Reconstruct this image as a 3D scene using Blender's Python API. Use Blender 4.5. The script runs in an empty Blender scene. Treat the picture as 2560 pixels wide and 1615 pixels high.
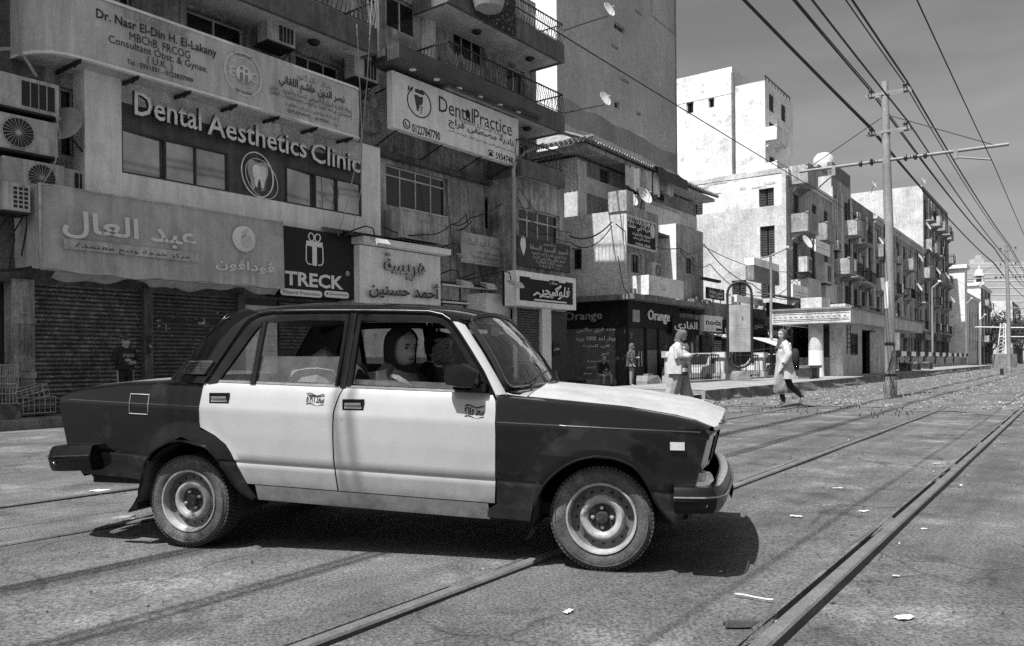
# Street corner with tram tracks and an old black and white taxi, monochrome photograph.
import bpy, bmesh, math, random
from mathutils import Vector, Matrix
random.seed(7)
SC = bpy.context.scene
COL = SC.collection
PI = math.pi
rad = math.radians

# ------------------------------------------------------------------ camera
EYE = 1.10                      # eye height in metres
FPX, PCX, PCY, ROLL = 1991.0, 1280.0, 906.0, rad(0.5)   # 28 mm lens, survey of the photograph (2560 x 1615)
cam_d = bpy.data.cameras.new('camera')
cam = bpy.data.objects.new('camera', cam_d)
COL.objects.link(cam)
cam_d.sensor_width = 36.0
cam_d.sensor_fit = 'HORIZONTAL'
cam_d.lens = 36.0 * FPX / 2560.0
cam_d.shift_x = 0.0
cam_d.shift_y = (PCY - 807.5) / 2560.0
cam_d.clip_start = 0.05
cam_d.clip_end = 6000.0
cam.matrix_world = Matrix.Translation((0, 0, EYE)) @ Matrix.Rotation(PI / 2, 4, 'X') @ Matrix.Rotation(-ROLL, 4, 'Z')
SC.camera = cam

# ------------------------------------------------------------------ light
SUN_EL, SUN_AZ = rad(64.5), math.atan2(-0.714, -0.70)    # azimuth: math angle of the direction TO the sun
SUN_DIR = Vector((math.cos(SUN_AZ) * math.cos(SUN_EL), math.sin(SUN_AZ) * math.cos(SUN_EL), math.sin(SUN_EL)))
sun_d = bpy.data.lights.new('sun', 'SUN')
sun_d.energy = 4.0
sun_d.angle = rad(0.5)
sun_d.color = (1.0, 1.0, 1.0)
sun = bpy.data.objects.new('sun', sun_d)
COL.objects.link(sun)
sun.location = (0, 0, 60)
sun.rotation_euler = SUN_DIR.to_track_quat('Z', 'Y').to_euler()

world = bpy.data.worlds.new('World')
SC.world = world
world.use_nodes = True
wn, wl = world.node_tree.nodes, world.node_tree.links
wn.clear()
w_out = wn.new('ShaderNodeOutputWorld')
w_bg = wn.new('ShaderNodeBackground')
w_sky = wn.new('ShaderNodeTexSky')
w_sky.sky_type = 'NISHITA'
w_sky.sun_disc = False
w_sky.sun_elevation = SUN_EL
w_sky.sun_rotation = PI / 2 - SUN_AZ
w_sky.altitude = 0
w_sky.air_density = 1.0
w_sky.dust_density = 2.6
# black and white film behind an orange filter: red and green of the sky only
w_sep = wn.new('ShaderNodeSeparateColor')
w_mix = wn.new('ShaderNodeMath'); w_mix.operation = 'MULTIPLY'; w_mix.inputs[1].default_value = 0.62
w_add = wn.new('ShaderNodeMath'); w_add.operation = 'MULTIPLY_ADD'; w_add.inputs[1].default_value = 0.42
wl.new(w_sky.outputs[0], w_sep.inputs[0])
wl.new(w_sep.outputs[0], w_mix.inputs[0])
wl.new(w_sep.outputs[1], w_add.inputs[0])
wl.new(w_mix.outputs[0], w_add.inputs[2])
# thin cirrus
w_tc = wn.new('ShaderNodeTexCoord')
w_map = wn.new('ShaderNodeMapping'); w_map.inputs['Scale'].default_value = (1.0, 1.2, 4.5); w_map.inputs['Rotation'].default_value = (0.2, 0.25, 0.4)
w_noi = wn.new('ShaderNodeTexNoise'); w_noi.inputs['Scale'].default_value = 2.3; w_noi.inputs['Detail'].default_value = 5; w_noi.inputs['Roughness'].default_value = 0.5
w_ramp = wn.new('ShaderNodeMapRange'); w_ramp.inputs[1].default_value = 0.47; w_ramp.inputs[2].default_value = 0.75; w_ramp.inputs[3].default_value = 0.93; w_ramp.inputs[4].default_value = 1.3
wl.new(w_tc.outputs['Generated'], w_map.inputs[0]); wl.new(w_map.outputs[0], w_noi.inputs['Vector'])
wl.new(w_noi.outputs[0], w_ramp.inputs[0])
w_cl = wn.new('ShaderNodeMath'); w_cl.operation = 'MULTIPLY'
wl.new(w_add.outputs[0], w_cl.inputs[0]); wl.new(w_ramp.outputs[0], w_cl.inputs[1])
wl.new(w_cl.outputs[0], w_bg.inputs['Color'])
w_bg.inputs['Strength'].default_value = 0.070
wl.new(w_bg.outputs[0], w_out.inputs['Surface'])

SC.view_settings.view_transform = 'Standard'
SC.view_settings.look = 'None'
SC.view_settings.exposure = 0.92
SC.view_settings.gamma = 1.0
SC.cycles.use_denoising = False
SC.cycles.max_bounces = 6
SC.cycles.transparent_max_bounces = 12
SC.cycles.use_adaptive_sampling = True

# ------------------------------------------------------------------ survey helpers (photograph -> metres on real planes)
def ray(px, py):
    dx, dy = px - PCX, py - PCY
    c, s = math.cos(ROLL), math.sin(ROLL)
    return (dx * c - dy * s) / FPX, (dx * s + dy * c) / FPX
def ground_at(px, py, z=0.0):
    k, m = ray(px, py)
    y = (EYE - z) / m
    return Vector((k * y, y, z))
def at_depth(px, py, y):
    k, m = ray(px, py)
    return Vector((k * y, y, EYE - m * y))
class Wall:
    """vertical plane: local x runs along it, local y goes into the building, z up"""
    def __init__(s, p, ang):
        s.p, s.ang = p, rad(ang)
        s.u = (math.sin(s.ang), math.cos(s.ang)); s.n = (math.cos(s.ang), -math.sin(s.ang))
        s.rz = PI / 2 - s.ang
    def at(s, px, py, off=0.0):
        k, m = ray(px, py)
        bx, by = s.p[0] + off * s.n[0], s.p[1] + off * s.n[1]
        q = (k * by - bx) / (s.u[0] - k * s.u[1])
        return q, EYE - m * (by + q * s.u[1])
    def cross(s, px, py, u):
        """point on the cross wall at u: returns (off, z)"""
        k, m = ray(px, py)
        bx, by = s.p[0] + u * s.u[0], s.p[1] + u * s.u[1]
        q = (k * by - bx) / (s.n[0] - k * s.n[1])
        return q, EYE - m * (by + q * s.n[1])
    def world(s, u, off, z):
        return Vector((s.p[0] + u * s.u[0] + off * s.n[0], s.p[1] + u * s.u[1] + off * s.n[1], z))
SA = 35.5
ST = Wall((0, 0), SA)           # street frame: u = s along the street, off = t to the right
def S(t, s, z=0.0):
    return ST.world(s, t, z)

# ------------------------------------------------------------------ mesh builder
class MB:
    def __init__(s):
        s.v, s.f, s.m = [], [], []
    def vert(s, *p):
        s.v.append(tuple(p) if len(p) == 3 else tuple(p[0])); return len(s.v) - 1
    def face(s, *i, m=0):
        s.f.append(tuple(i)); s.m.append(m)
    def poly(s, pts, m=0):
        b = len(s.v); s.v += [tuple(p) for p in pts]; s.f.append(tuple(range(b, b + len(pts)))); s.m.append(m)
    def box(s, x0, x1, y0, y1, z0, z1, m=0, tf=None):
        if x0 > x1: x0, x1 = x1, x0
        if y0 > y1: y0, y1 = y1, y0
        if z0 > z1: z0, z1 = z1, z0
        b = len(s.v)
        p = [(x, y, z) for z in (z0, z1) for x, y in ((x0, y0), (x1, y0), (x1, y1), (x0, y1))]
        if tf: p = [tuple(tf(Vector(q))) for q in p]
        s.v += p
        for q in ((0, 3, 2, 1), (4, 5, 6, 7), (0, 1, 5, 4), (1, 2, 6, 5), (2, 3, 7, 6), (3, 0, 4, 7)):
            s.f.append(tuple(b + i for i in q)); s.m.append(m)
        return s
    def grid(s, rows, m=0, close=False):
        """rows: list of lists of points"""
        b = len(s.v); n = len(rows[0])
        for r in rows: s.v += [tuple(p) for p in r]
        for j in range(len(rows) - 1):
            for i in range(n if close else n - 1):
                k = (i + 1) % n
                s.f.append((b + j * n + i, b + j * n + k, b + (j + 1) * n + k, b + (j + 1) * n + i)); s.m.append(m)
        return s
    def tube(s, pts, r, n=8, m=0, caps=True):
        pts = [Vector(p) for p in pts]
        rr = r if isinstance(r, (list, tuple)) else [r] * len(pts)
        rows = []; up0 = None
        for i, p in enumerate(pts):
            a = pts[max(0, i - 1)]; c = pts[min(len(pts) - 1, i + 1)]
            d = (c - a).normalized() if (c - a).length > 1e-9 else Vector((0, 0, 1))
            if up0 is None:
                up0 = Vector((0, 0, 1)) if abs(d.z) < 0.9 else Vector((1, 0, 0))
            x = d.cross(up0)
            if x.length < 1e-4: x = d.cross(Vector((0, 1, 0)))
            x.normalize(); y = x.cross(d).normalized(); up0 = y
            rows.append([p + (x * math.cos(2 * PI * k / n) + y * math.sin(2 * PI * k / n)) * rr[i] for k in range(n)])
        b = len(s.v)
        s.grid(rows, m, close=True)
        if caps:
            s.f.append(tuple(b + k for k in range(n))); s.m.append(m)
            e = b + (len(rows) - 1) * n
            s.f.append(tuple(e + k for k in reversed(range(n)))); s.m.append(m)
        return s
    def lathe(s, prof, c=(0, 0, 0), axis='z', n=24, m=0):
        """prof: list of (radius, height)"""
        rows = []
        for r, h in prof:
            row = []
            for k in range(n):
                a = 2 * PI * k / n
                x, y = r * math.cos(a), r * math.sin(a)
                row.append({'z': (c[0] + x, c[1] + y, c[2] + h), 'y': (c[0] + x, c[1] + h, c[2] + y), 'x': (c[0] + h, c[1] + x, c[2] + y)}[axis])
            rows.append(row)
        return s.grid(rows, m, close=True)
    def prism(s, pts, d, m=0):
        """pts: 3D outline, extruded by vector d"""
        d = Vector(d); n = len(pts); b = len(s.v)
        s.v += [tuple(p) for p in pts] + [tuple(Vector(p) + d) for p in pts]
        s.f.append(tuple(b + i for i in range(n))); s.m.append(m)
        s.f.append(tuple(b + n + i for i in reversed(range(n)))); s.m.append(m)
        for i in range(n):
            k = (i + 1) % n
            s.f.append((b + i, b + n + i, b + n + k, b + k)); s.m.append(m)
        return s
    def mesh(s, name, mats, smooth=None, merge=None):
        me = bpy.data.meshes.new(name)
        me.from_pydata(s.v, [], s.f)
        for mt in (mats if isinstance(mats, (list, tuple)) else [mats]):
            me.materials.append(mt)
        if any(s.m): me.polygons.foreach_set('material_index', s.m)
        bm = bmesh.new(); bm.from_mesh(me)
        if merge: bmesh.ops.remove_doubles(bm, verts=bm.verts, dist=merge); bmesh.ops.dissolve_degenerate(bm, edges=bm.edges, dist=1e-5)
        bmesh.ops.recalc_face_normals(bm, faces=bm.faces)
        bm.to_mesh(me); bm.free()
        if smooth is not None:
            me.polygons.foreach_set('use_smooth', [True] * len(me.polygons))
            me.set_sharp_from_angle(angle=rad(smooth))
        me.update()
        return me
def link(name, me, parent=None, loc=None, rz=None, rot=None, scale=None):
    o = bpy.data.objects.new(name, me)
    COL.objects.link(o)
    if parent: o.parent = parent
    if loc is not None: o.location = loc
    if rz is not None: o.rotation_euler = (0, 0, rz)
    if rot is not None: o.rotation_euler = rot
    if scale is not None: o.scale = scale
    return o
def obj(name, mb, mats, parent=None, smooth=None, merge=None, loc=None, rz=None, rot=None):
    return link(name, mb.mesh(name, mats, smooth, merge), parent, loc, rz, rot)
def tag(o, label, cat=None, group=None, kind=None):
    if label: o['label'] = label
    if cat: o['category'] = cat; o['kind'] = 'thing'
    if group: o['group'] = group
    if kind: o['kind'] = kind
    return o
def thing(name, label, cat, loc=(0, 0, 0), rz=0.0, group=None):
    o = bpy.data.objects.new(name, None)
    COL.objects.link(o)
    o.empty_display_size = 0.2
    o.location = loc; o.rotation_euler = (0, 0, rz)
    return tag(o, label, cat, group)
def struct(name, mb, mats, label=None, **k):
    o = obj(name, mb, mats, **k); o['kind'] = 'structure'
    if label: o['label'] = label
    return o
def copy_tree(o, parent=None, loc=None, rz=None, label=None, group=None):
    c = o.copy(); COL.objects.link(c); c.parent = parent
    if loc is not None: c.location = loc
    if rz is not None: c.rotation_euler = (0, 0, rz)
    if label: c['label'] = label
    if group: c['group'] = group
    for ch in list(o.children): copy_tree(ch, c)
    return c
def lerp(a, b, t): return a + (b - a) * t
def interp(tab, x):
    """piecewise linear table of (x, y), sorted by x"""
    if x <= tab[0][0]: return tab[0][1]
    for (a, b), (c, d) in zip(tab, tab[1:]):
        if x <= c: return b + (d - b) * (x - a) / (c - a) if c > a else d
    return tab[-1][1]

# ------------------------------------------------------------------ materials (all grey: the photograph is black and white)
_M = {}
def _sock(nt, v):
    return v
def mat(name, base, rough=0.75, metal=0.0, spec=0.5, var=0.0, vscale=2.0, stain=0.0, stain_v=None, stain_scale=0.8, stain_th=0.55,
        streak=0.0, grain=0.0, gscale=60.0, bump=0.0, bscale=30.0, coat=0.0, spots=0.0, spot_scale=40.0, emit=0.0, coords='world', dust=0.0, dust_v=0.0, dust_scale=1.0, dust_th=0.55, cracks=0.0, lanes=0.0, lowdirt=0.0):
    """grey procedural surface: broad variation, stains with their own shape, vertical rain streaks, grain, relief"""
    if name in _M: return _M[name]
    m = bpy.data.materials.new(name); m.use_nodes = True
    nt = m.node_tree; N, L = nt.nodes, nt.links
    b = N['Principled BSDF']
    b.inputs['Roughness'].default_value = rough
    b.inputs['Metallic'].default_value = metal
    b.inputs['Specular IOR Level'].default_value = spec
    if coat: b.inputs['Coat Weight'].default_value = coat; b.inputs['Coat Roughness'].default_value = 0.08
    if coords == 'world':
        vec = N.new('ShaderNodeNewGeometry').outputs['Position']
    else:
        vec = N.new('ShaderNodeTexCoord').outputs['Object']
    def noise(scale, detail=4, rg=0.6, sc=None, ntype=None):
        t = N.new('ShaderNodeTexNoise'); t.inputs['Scale'].default_value = scale; t.inputs['Detail'].default_value = detail; t.inputs['Roughness'].default_value = rg
        v = vec
        if sc:
            mp = N.new('ShaderNodeMapping'); mp.inputs['Scale'].default_value = sc; L.new(vec, mp.inputs[0]); v = mp.outputs[0]
        L.new(v, t.inputs['Vector'])
        return t.outputs[0]
    def rng(v, a, c, lo, hi):
        r = N.new('ShaderNodeMapRange'); r.inputs[1].default_value = a; r.inputs[2].default_value = c; r.inputs[3].default_value = lo; r.inputs[4].default_value = hi
        L.new(v, r.inputs[0]); return r.outputs[0]
    def math_(op, a, c):
        q = N.new('ShaderNodeMath'); q.operation = op
        for i, w in enumerate((a, c)):
            if isinstance(w, (int, float)): q.inputs[i].default_value = w
            else: L.new(w, q.inputs[i])
        return q.outputs[0]
    val = None
    if var: val = rng(noise(vscale, 8, 0.7), 0.36, 0.64, base * (1 - var), base * (1 + var))
    for amt, sv, sc_, th_ in ((stain, stain_v if stain_v is not None else base * 0.45, stain_scale, stain_th), (dust, dust_v, dust_scale, dust_th)):
        if not amt: continue
        mask = rng(noise(sc_, 9, 0.66), th_, th_ + 0.07, 0.0, amt)
        mx = N.new('ShaderNodeMix'); mx.data_type = 'FLOAT'
        L.new(mask, mx.inputs[0])
        if val is None: mx.inputs[2].default_value = base
        else: L.new(val, mx.inputs[2])
        mx.inputs[3].default_value = sv
        val = mx.outputs[0]
    def mul(x):
        nonlocal val
        val = math_('MULTIPLY', val if val is not None else base, x)
    if streak: mul(rng(noise(1.0, 5, 0.65, (6.0, 6.0, 0.55)), 0.35, 0.72, 1.0 + streak * 0.35, 1.0 - streak))
    if lanes:      # worn strips along the street
        mp = N.new('ShaderNodeMapping'); mp.inputs['Rotation'].default_value = (0, 0, -rad(90 - 35.5)); L.new(vec, mp.inputs[0])
        m2 = N.new('ShaderNodeMapping'); m2.inputs['Scale'].default_value = (0.12, 2.2, 1); L.new(mp.outputs[0], m2.inputs[0])
        t = N.new('ShaderNodeTexNoise'); t.inputs['Scale'].default_value = 1.0; t.inputs['Detail'].default_value = 7; t.inputs['Roughness'].default_value = .65; L.new(m2.outputs[0], t.inputs['Vector'])
        mul(rng(t.outputs[0], .35, .65, 1 - lanes, 1 + lanes))
    if cracks:
        ad = N.new('ShaderNodeVectorMath'); ad.operation = 'MULTIPLY_ADD'; ad.inputs[1].default_value = (.35, .35, .35)
        tn = N.new('ShaderNodeTexNoise'); tn.inputs['Scale'].default_value = 2.5; tn.inputs['Detail'].default_value = 5; L.new(vec, tn.inputs['Vector']); L.new(tn.outputs['Color'], ad.inputs[0]); L.new(vec, ad.inputs[2])
        vo = N.new('ShaderNodeTexVoronoi'); vo.feature = 'DISTANCE_TO_EDGE'; vo.inputs['Scale'].default_value = 0.9; L.new(ad.outputs[0], vo.inputs['Vector'])
        ln = rng(vo.outputs['Distance'], .004, .016, cracks, 0.0)
        mul(math_('SUBTRACT', 1.0, math_('MULTIPLY', ln, rng(noise(.55, 3, .5), .48, .56, 0.0, 1.0))))
    if lowdirt:    # road dirt thrown up on the lower edge
        sx = N.new('ShaderNodeSeparateXYZ'); L.new(vec, sx.inputs[0])
        mul(math_('SUBTRACT', 1.0, math_('MULTIPLY', rng(sx.outputs[2], .28, .52, lowdirt, 0.0), rng(noise(9, 6, .7), .3, .65, .1, 1.0))))
    if grain: mul(rng(noise(gscale, 3, 0.75), 0.36, 0.64, 1.0 - grain, 1.0 + grain))
    if spots:
        vo = N.new('ShaderNodeTexVoronoi'); vo.inputs['Scale'].default_value = spot_scale; L.new(vec, vo.inputs['Vector'])
        mul(rng(vo.outputs['Distance'], 0.05, 0.22, 1.0 - spots, 1.0))
    if val is not None:
        cc = N.new('ShaderNodeCombineColor')
        for i in range(3): L.new(val, cc.inputs[i])
        L.new(cc.outputs[0], b.inputs['Base Color'])
    else:
        b.inputs['Base Color'].default_value = (base, base, base, 1)
    if bump:
        bp = N.new('ShaderNodeBump'); bp.inputs['Strength'].default_value = bump; bp.inputs['Distance'].default_value = 0.02
        L.new(noise(bscale, 5, 0.6), bp.inputs['Height']); L.new(bp.outputs[0], b.inputs['Normal'])
    if emit:
        b.inputs['Emission Color'].default_value = (1, 1, 1, 1); b.inputs['Emission Strength'].default_value = emit
    _M[name] = m
    return m
def glass(name, tint=0.9, rough=0.02, refl=1.0, dirt=0.0):
    """clear pane: see-through, with fresnel reflections and a little dust"""
    if name in _M: return _M[name]
    m = bpy.data.materials.new(name); m.use_nodes = True
    nt = m.node_tree; N, L = nt.nodes, nt.links
    N.remove(N['Principled BSDF'])
    tr = N.new('ShaderNodeBsdfTransparent'); tr.inputs[0].default_value = (tint, tint, tint, 1)
    gl = N.new('ShaderNodeBsdfGlossy'); gl.inputs['Roughness'].default_value = rough; gl.inputs[0].default_value = (refl, refl, refl, 1)
    fr = N.new('ShaderNodeFresnel'); bf = N.new('ShaderNodeMapRange'); bf.inputs[3].default_value = 1.52; bf.inputs[4].default_value = 1 / 1.52; L.new(N.new('ShaderNodeNewGeometry').outputs['Backfacing'], bf.inputs[0]); L.new(bf.outputs[0], fr.inputs[0])
    mx = N.new('ShaderNodeMixShader')
    L.new(fr.outputs[0], mx.inputs[0]); L.new(tr.outputs[0], mx.inputs[1]); L.new(gl.outputs[0], mx.inputs[2])
    last = mx
    if dirt:
        df = N.new('ShaderNodeBsdfDiffuse'); df.inputs[0].default_value = (0.5, 0.5, 0.5, 1)
        no = N.new('ShaderNodeTexNoise'); no.inputs['Scale'].default_value = 9; no.inputs['Detail'].default_value = 8
        mr = N.new('ShaderNodeMapRange'); mr.inputs[1].default_value = 0.35; mr.inputs[2].default_value = 0.8; mr.inputs[3].default_value = dirt * 0.3; mr.inputs[4].default_value = dirt
        L.new(N.new('ShaderNodeNewGeometry').outputs['Position'], no.inputs['Vector']); L.new(no.outputs[0], mr.inputs[0])
        m2 = N.new('ShaderNodeMixShader'); L.new(mr.outputs[0], m2.inputs[0]); L.new(mx.outputs[0], m2.inputs[1]); L.new(df.outputs[0], m2.inputs[2])
        last = m2
    L.new(last.outputs[0], N['Material Output'].inputs[0])
    _M[name] = m
    return m

# ------------------------------------------------------------------ lettering (built-in font; Arabic letters joined by hand)
_AR = {'ا': (0xFE8D, 2), 'أ': (0xFE83, 2), 'إ': (0xFE87, 2), 'آ': (0xFE81, 2), 'ب': (0xFE8F, 4), 'ة': (0xFE93, 2), 'ت': (0xFE95, 4), 'ث': (0xFE99, 4), 'ج': (0xFE9D, 4),
       'ح': (0xFEA1, 4), 'خ': (0xFEA5, 4), 'د': (0xFEA9, 2), 'ذ': (0xFEAB, 2), 'ر': (0xFEAD, 2), 'ز': (0xFEAF, 2), 'س': (0xFEB1, 4), 'ش': (0xFEB5, 4),
       'ص': (0xFEB9, 4), 'ض': (0xFEBD, 4), 'ط': (0xFEC1, 4), 'ظ': (0xFEC5, 4), 'ع': (0xFEC9, 4), 'غ': (0xFECD, 4), 'ف': (0xFED1, 4), 'ق': (0xFED5, 4),
       'ك': (0xFED9, 4), 'ل': (0xFEDD, 4), 'م': (0xFEE1, 4), 'ن': (0xFEE5, 4), 'ه': (0xFEE9, 4), 'و': (0xFEED, 2), 'ى': (0xFEEF, 2), 'ي': (0xFEF1, 4),
       'ئ': (0xFE89, 4), 'ؤ': (0xFE85, 2), 'ء': (0xFE80, 1), 'ـ': (0x0640, 0), 'ڤ': (0xFB6A, 4)}
def shape_arabic(txt):
    t = txt.replace('لا', '\u0001').replace('لأ', '\u0002')
    lig = {'\u0001': (0xFEFB, 2), '\u0002': (0xFEF7, 2)}
    tab = dict(_AR); tab.update(lig)
    out = []
    for i, c in enumerate(t):
        if c not in tab: out.append(c); continue
        b, k = tab[c]
        if k == 0: out.append('\u0640'); continue
        if k == 1: out.append(chr(b)); continue
        p = t[i - 1] if i else ' '; n = t[i + 1] if i + 1 < len(t) else ' '
        jp = p in tab and tab[p][1] in (4, 0)
        jn = n in tab and tab[n][1] != 1 and k == 4
        out.append(chr(b + (3 if jp and jn else 2 if jn else 1 if jp else 0)))
    # reverse the order, keep runs of latin letters and digits as they are
    res, run = [], ''
    for c in reversed(out):
        if c.isascii() and (c.isalnum() or c in '.:-') or '\u0660' <= c <= '\u0669': run = c + run
        else:
            res.append(run); run = ''; res.append(c)
    res.append(run)
    return ''.join(res)
def text_mesh(txt, mats, width=None, height=None, depth=0.0, bold=0.0, shear=0.0, res=2, arabic=None):
    """mesh in the XZ plane, facing -Y, centred on its box; scaled to width and/or height"""
    ar = any('\u0600' <= c <= '\u06ff' for c in txt) if arabic is None else arabic
    c = bpy.data.curves.new('lettering', 'FONT')
    c.body = shape_arabic(txt) if ar else txt
    c.size = 1.0; c.resolution_u = res; c.offset = bold; c.shear = shear
    c.fill_mode = 'FRONT' if not depth else 'BOTH'
    o = bpy.data.objects.new('tmp', c); COL.objects.link(o)
    bpy.context.view_layer.update()
    me = bpy.data.meshes.new_from_object(o.evaluated_get(bpy.context.evaluated_depsgraph_get()))
    bpy.data.objects.remove(o); bpy.data.curves.remove(c)
    me.name = 'lettering'
    xs = [v.co.x for v in me.vertices] or [0, 1]; ys = [v.co.y for v in me.vertices] or [0, 1]
    w, h = max(xs) - min(xs), max(ys) - min(ys)
    cx, cy = (max(xs) + min(xs)) / 2, (max(ys) + min(ys)) / 2
    sx = width / w if width else (height / h)
    sz = height / h if height else sx
    if depth:
        bm = bmesh.new(); bm.from_mesh(me)
        bmesh.ops.remove_doubles(bm, verts=bm.verts, dist=1e-5)
        front = [f for f in bm.faces if f.normal.z > 0.5]
        back = [f for f in bm.faces if f.normal.z < -0.5]
        if back: bmesh.ops.delete(bm, geom=back, context='FACES')
        ret = bmesh.ops.extrude_face_region(bm, geom=[f for f in bm.faces])
        vs = [e for e in ret['geom'] if isinstance(e, bmesh.types.BMVert)]
        for v in vs: v.co.z += depth / max(sx, 1e-6)
        bm.to_mesh(me); bm.free()
    for v in me.vertices:
        x, y, z = v.co
        v.co = ((x - cx) * sx, -z * sx, (y - cy) * sz)
    me.materials.clear()
    for mt in (mats if isinstance(mats, (list, tuple)) else [mats]): me.materials.append(mt)
    if depth and isinstance(mats, (list, tuple)) and len(mats) > 1:
        me.update()
        me.polygons.foreach_set('material_index', [0 if abs(p.normal.y) > 0.8 else 1 for p in me.polygons])
    me.update()
    return me
def letters(parent, txt, x, y, z, m, width=None, height=None, depth=0.0, bold=0.0, shear=0.0, name='lettering', res=2, rot=None):
    return link(name, text_mesh(txt, m, width, height, depth, bold, shear, res), parent, (x, y, z), rot=rot)
# ================================================================== ground, tracks, pavements
M_asphalt = mat('asphalt', 0.098, 0.9, cracks=0.42, lanes=0.26, var=0.34, vscale=0.9, stain=0.75, stain_v=0.045, stain_scale=1.1, stain_th=0.55, dust=0.75, dust_v=0.185, dust_scale=0.9, dust_th=0.565, grain=0.62, gscale=60, spots=0.42, spot_scale=34, bump=0.8, bscale=70)
M_dirt = mat('track_dirt', 0.11, 0.95, var=0.45, vscale=1.6, stain=0.7, stain_v=0.06, stain_scale=1.2, stain_th=0.52, grain=0.7, gscale=55, spots=0.5, spot_scale=22, bump=0.9, bscale=40)
M_bank = mat('asphalt_bank', 0.17, 0.92, var=0.3, vscale=3.0, stain=0.6, stain_v=0.08, stain_scale=3.0, grain=0.5, gscale=140, bump=0.4, bscale=90)
M_rail = mat('rail_side', 0.05, 0.6, metal=0.0, var=0.3, vscale=6, grain=0.35, gscale=80, bump=0.2, bscale=60)
M_railtop = mat('rail_top', 0.13, 0.45, metal=0.1, var=0.25, vscale=4, grain=0.25, gscale=70)
M_concrete = mat('concrete', 0.23, 0.9, var=0.25, vscale=1.5, stain=0.55, stain_v=0.12, stain_scale=1.6, grain=0.25, gscale=50, bump=0.35, bscale=40)
M_concrete_d = mat('concrete_dirty', 0.17, 0.9, var=0.4, vscale=2.2, stain=0.7, stain_v=0.07, stain_scale=2.0, grain=0.4, gscale=45, bump=0.6, bscale=30)
M_paper = mat('paper', 0.55, 0.8, var=0.15, vscale=20, stain=0.5, stain_v=0.4, stain_scale=14)

def ground_sheet():
    # gently uneven near the camera, flat far off; in the street frame
    mb = MB()
    def axis(lo, hi, fine_lo, fine_hi, step):
        a = [lo, lo * 0.5, lo * 0.2] if lo < fine_lo - 60 else [lo]
        x = fine_lo
        a = [q for q in a if q < fine_lo]
        while x <= fine_hi: a.append(x); x += step
        g = fine_hi
        while g < hi: g = g * 1.5 + 8; a.append(min(g, hi))
        return sorted(set(a))
    ts = axis(-900, 900, -16.5, 8, 0.35)
    ss = axis(-300, 1500, -2, 40, 0.35)
    for s in ss: pass
    rows = []
    for s in ss:
        r = []
        for t in ts:
            z = 0.0
            if -16 < t < 8 and -2 < s < 40:
                z = 0.008 * math.sin(1.7 * t + 0.9 * s) * math.sin(0.8 * s - 0.6 * t) - 0.004
            r.append(S(t, s, z))
        rows.append(r)
    mb.grid(rows)
    struct('ground', mb, M_asphalt, 'grey worn asphalt of the wide street and level crossing', smooth=60)
ground_sheet()

def strip(mb, t0, t1, s0, s1, z0, z1, step=1.5, wob=0.0, m=0):
    n = max(2, int((s1 - s0) / step)); rows = []
    for i in range(n + 1):
        s = lerp(s0, s1, i / n); w = wob * math.sin(s * 1.3) if wob else 0
        rows.append([S(t0 + w, s, z0), S(t1 + w, s, z1)])
    mb.grid(rows, m)

# ---- two tram tracks, four rails, each with the worn asphalt bank that holds it
def rail(parent, t, s0, s1, bank=True, h=0.055):
    prof = [(-0.036, -0.05), (-0.036, h - 0.008), (-0.028, h), (0.028, h), (0.036, h - 0.010), (0.037, h - 0.035), (0.040, -0.05)]
    mb = MB(); n = 60
    ss = [s0 + (s1 - s0) * (i / n) ** 2 for i in range(n + 1)]
    for j in range(len(prof) - 1):
        m = 1 if 1 <= j <= 3 else 0
        mb.grid([[S(t + prof[j][0], s, prof[j][1]), S(t + prof[j + 1][0], s, prof[j + 1][1])] for s in ss], m)
    mb.poly([S(t + a, s0, b) for a, b in prof])
    obj('rail', mb, [M_rail, M_railtop], parent)
    if bank:
        # asphalt lip with the flange groove on the inner side, broken outline
        mb = MB(); rows = []
        s = s0; k = 0
        while s < min(s1, 24):
            e = 0.15 + 0.05 * math.sin(s * 2.1 + t) + 0.04 * math.sin(s * 5.3) + 0.03 * math.sin(s * 11.7)
            g = -0.036 - 0.035
            rows.append([S(t - e - 0.05, s, -0.02), S(t - e * 0.55, s, h * .4 + 0.004 * math.sin(s * 7)), S(t + g - 0.02, s, h - 0.010), S(t + g, s, h - 0.012), S(t + g + 0.004, s, -0.03)])
            s += 0.16; k += 1
        mb.grid(rows)
        obj('flange_bank', mb, M_asphalt, parent, smooth=50)
near_track = thing('tram_track', 'embedded tram track running past the front wheel of the taxi', 'tram track'); near_track['kind'] = 'structure'; del near_track['category']
rail(near_track, -0.98, -3, 260, True, 0.045)
rail(near_track, -2.44, -3, 260, True, 0.026)
far_track = thing('tram_track', 'second tram track beside the station platform', 'tram track'); far_track['kind'] = 'structure'; del far_track['category']
rail(far_track, -5.40, -12, 260, True, 0.016)
rail(far_track, -6.88, -12, 260, True, 0.018)

# ---- open ballast beyond the crossing
mb = MB()
rows = []
for i in range(70):
    s = 19.5 + (i / 69) ** 1.8 * 230
    r = []
    for j in range(26):
        t = lerp(-7.6, 9 + s * 0.15, j / 25)
        edge = 0.0
        if i == 0: edge = 1.6 * math.sin(t * 0.9) + 0.8 * math.sin(t * 2.7 + 1) + (-1.8 if t < -4.5 else 0)
        z = 0.006 + (0.045 * math.sin(t * 2.3 + s * 0.6) * math.sin(s * 0.9 - t) + 0.02 if i > 1 else 0.0)
        if any(abs(t - q) < 0.35 for q in (-0.98, -2.44, -5.4, -6.88)): z = min(z, 0.012)
        r.append(S(t, s + edge, z))
    rows.append(r)
mb.grid(rows)
struct('track_bed', mb, M_dirt, 'stony dirt track bed beyond the crossing', smooth=60)

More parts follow.
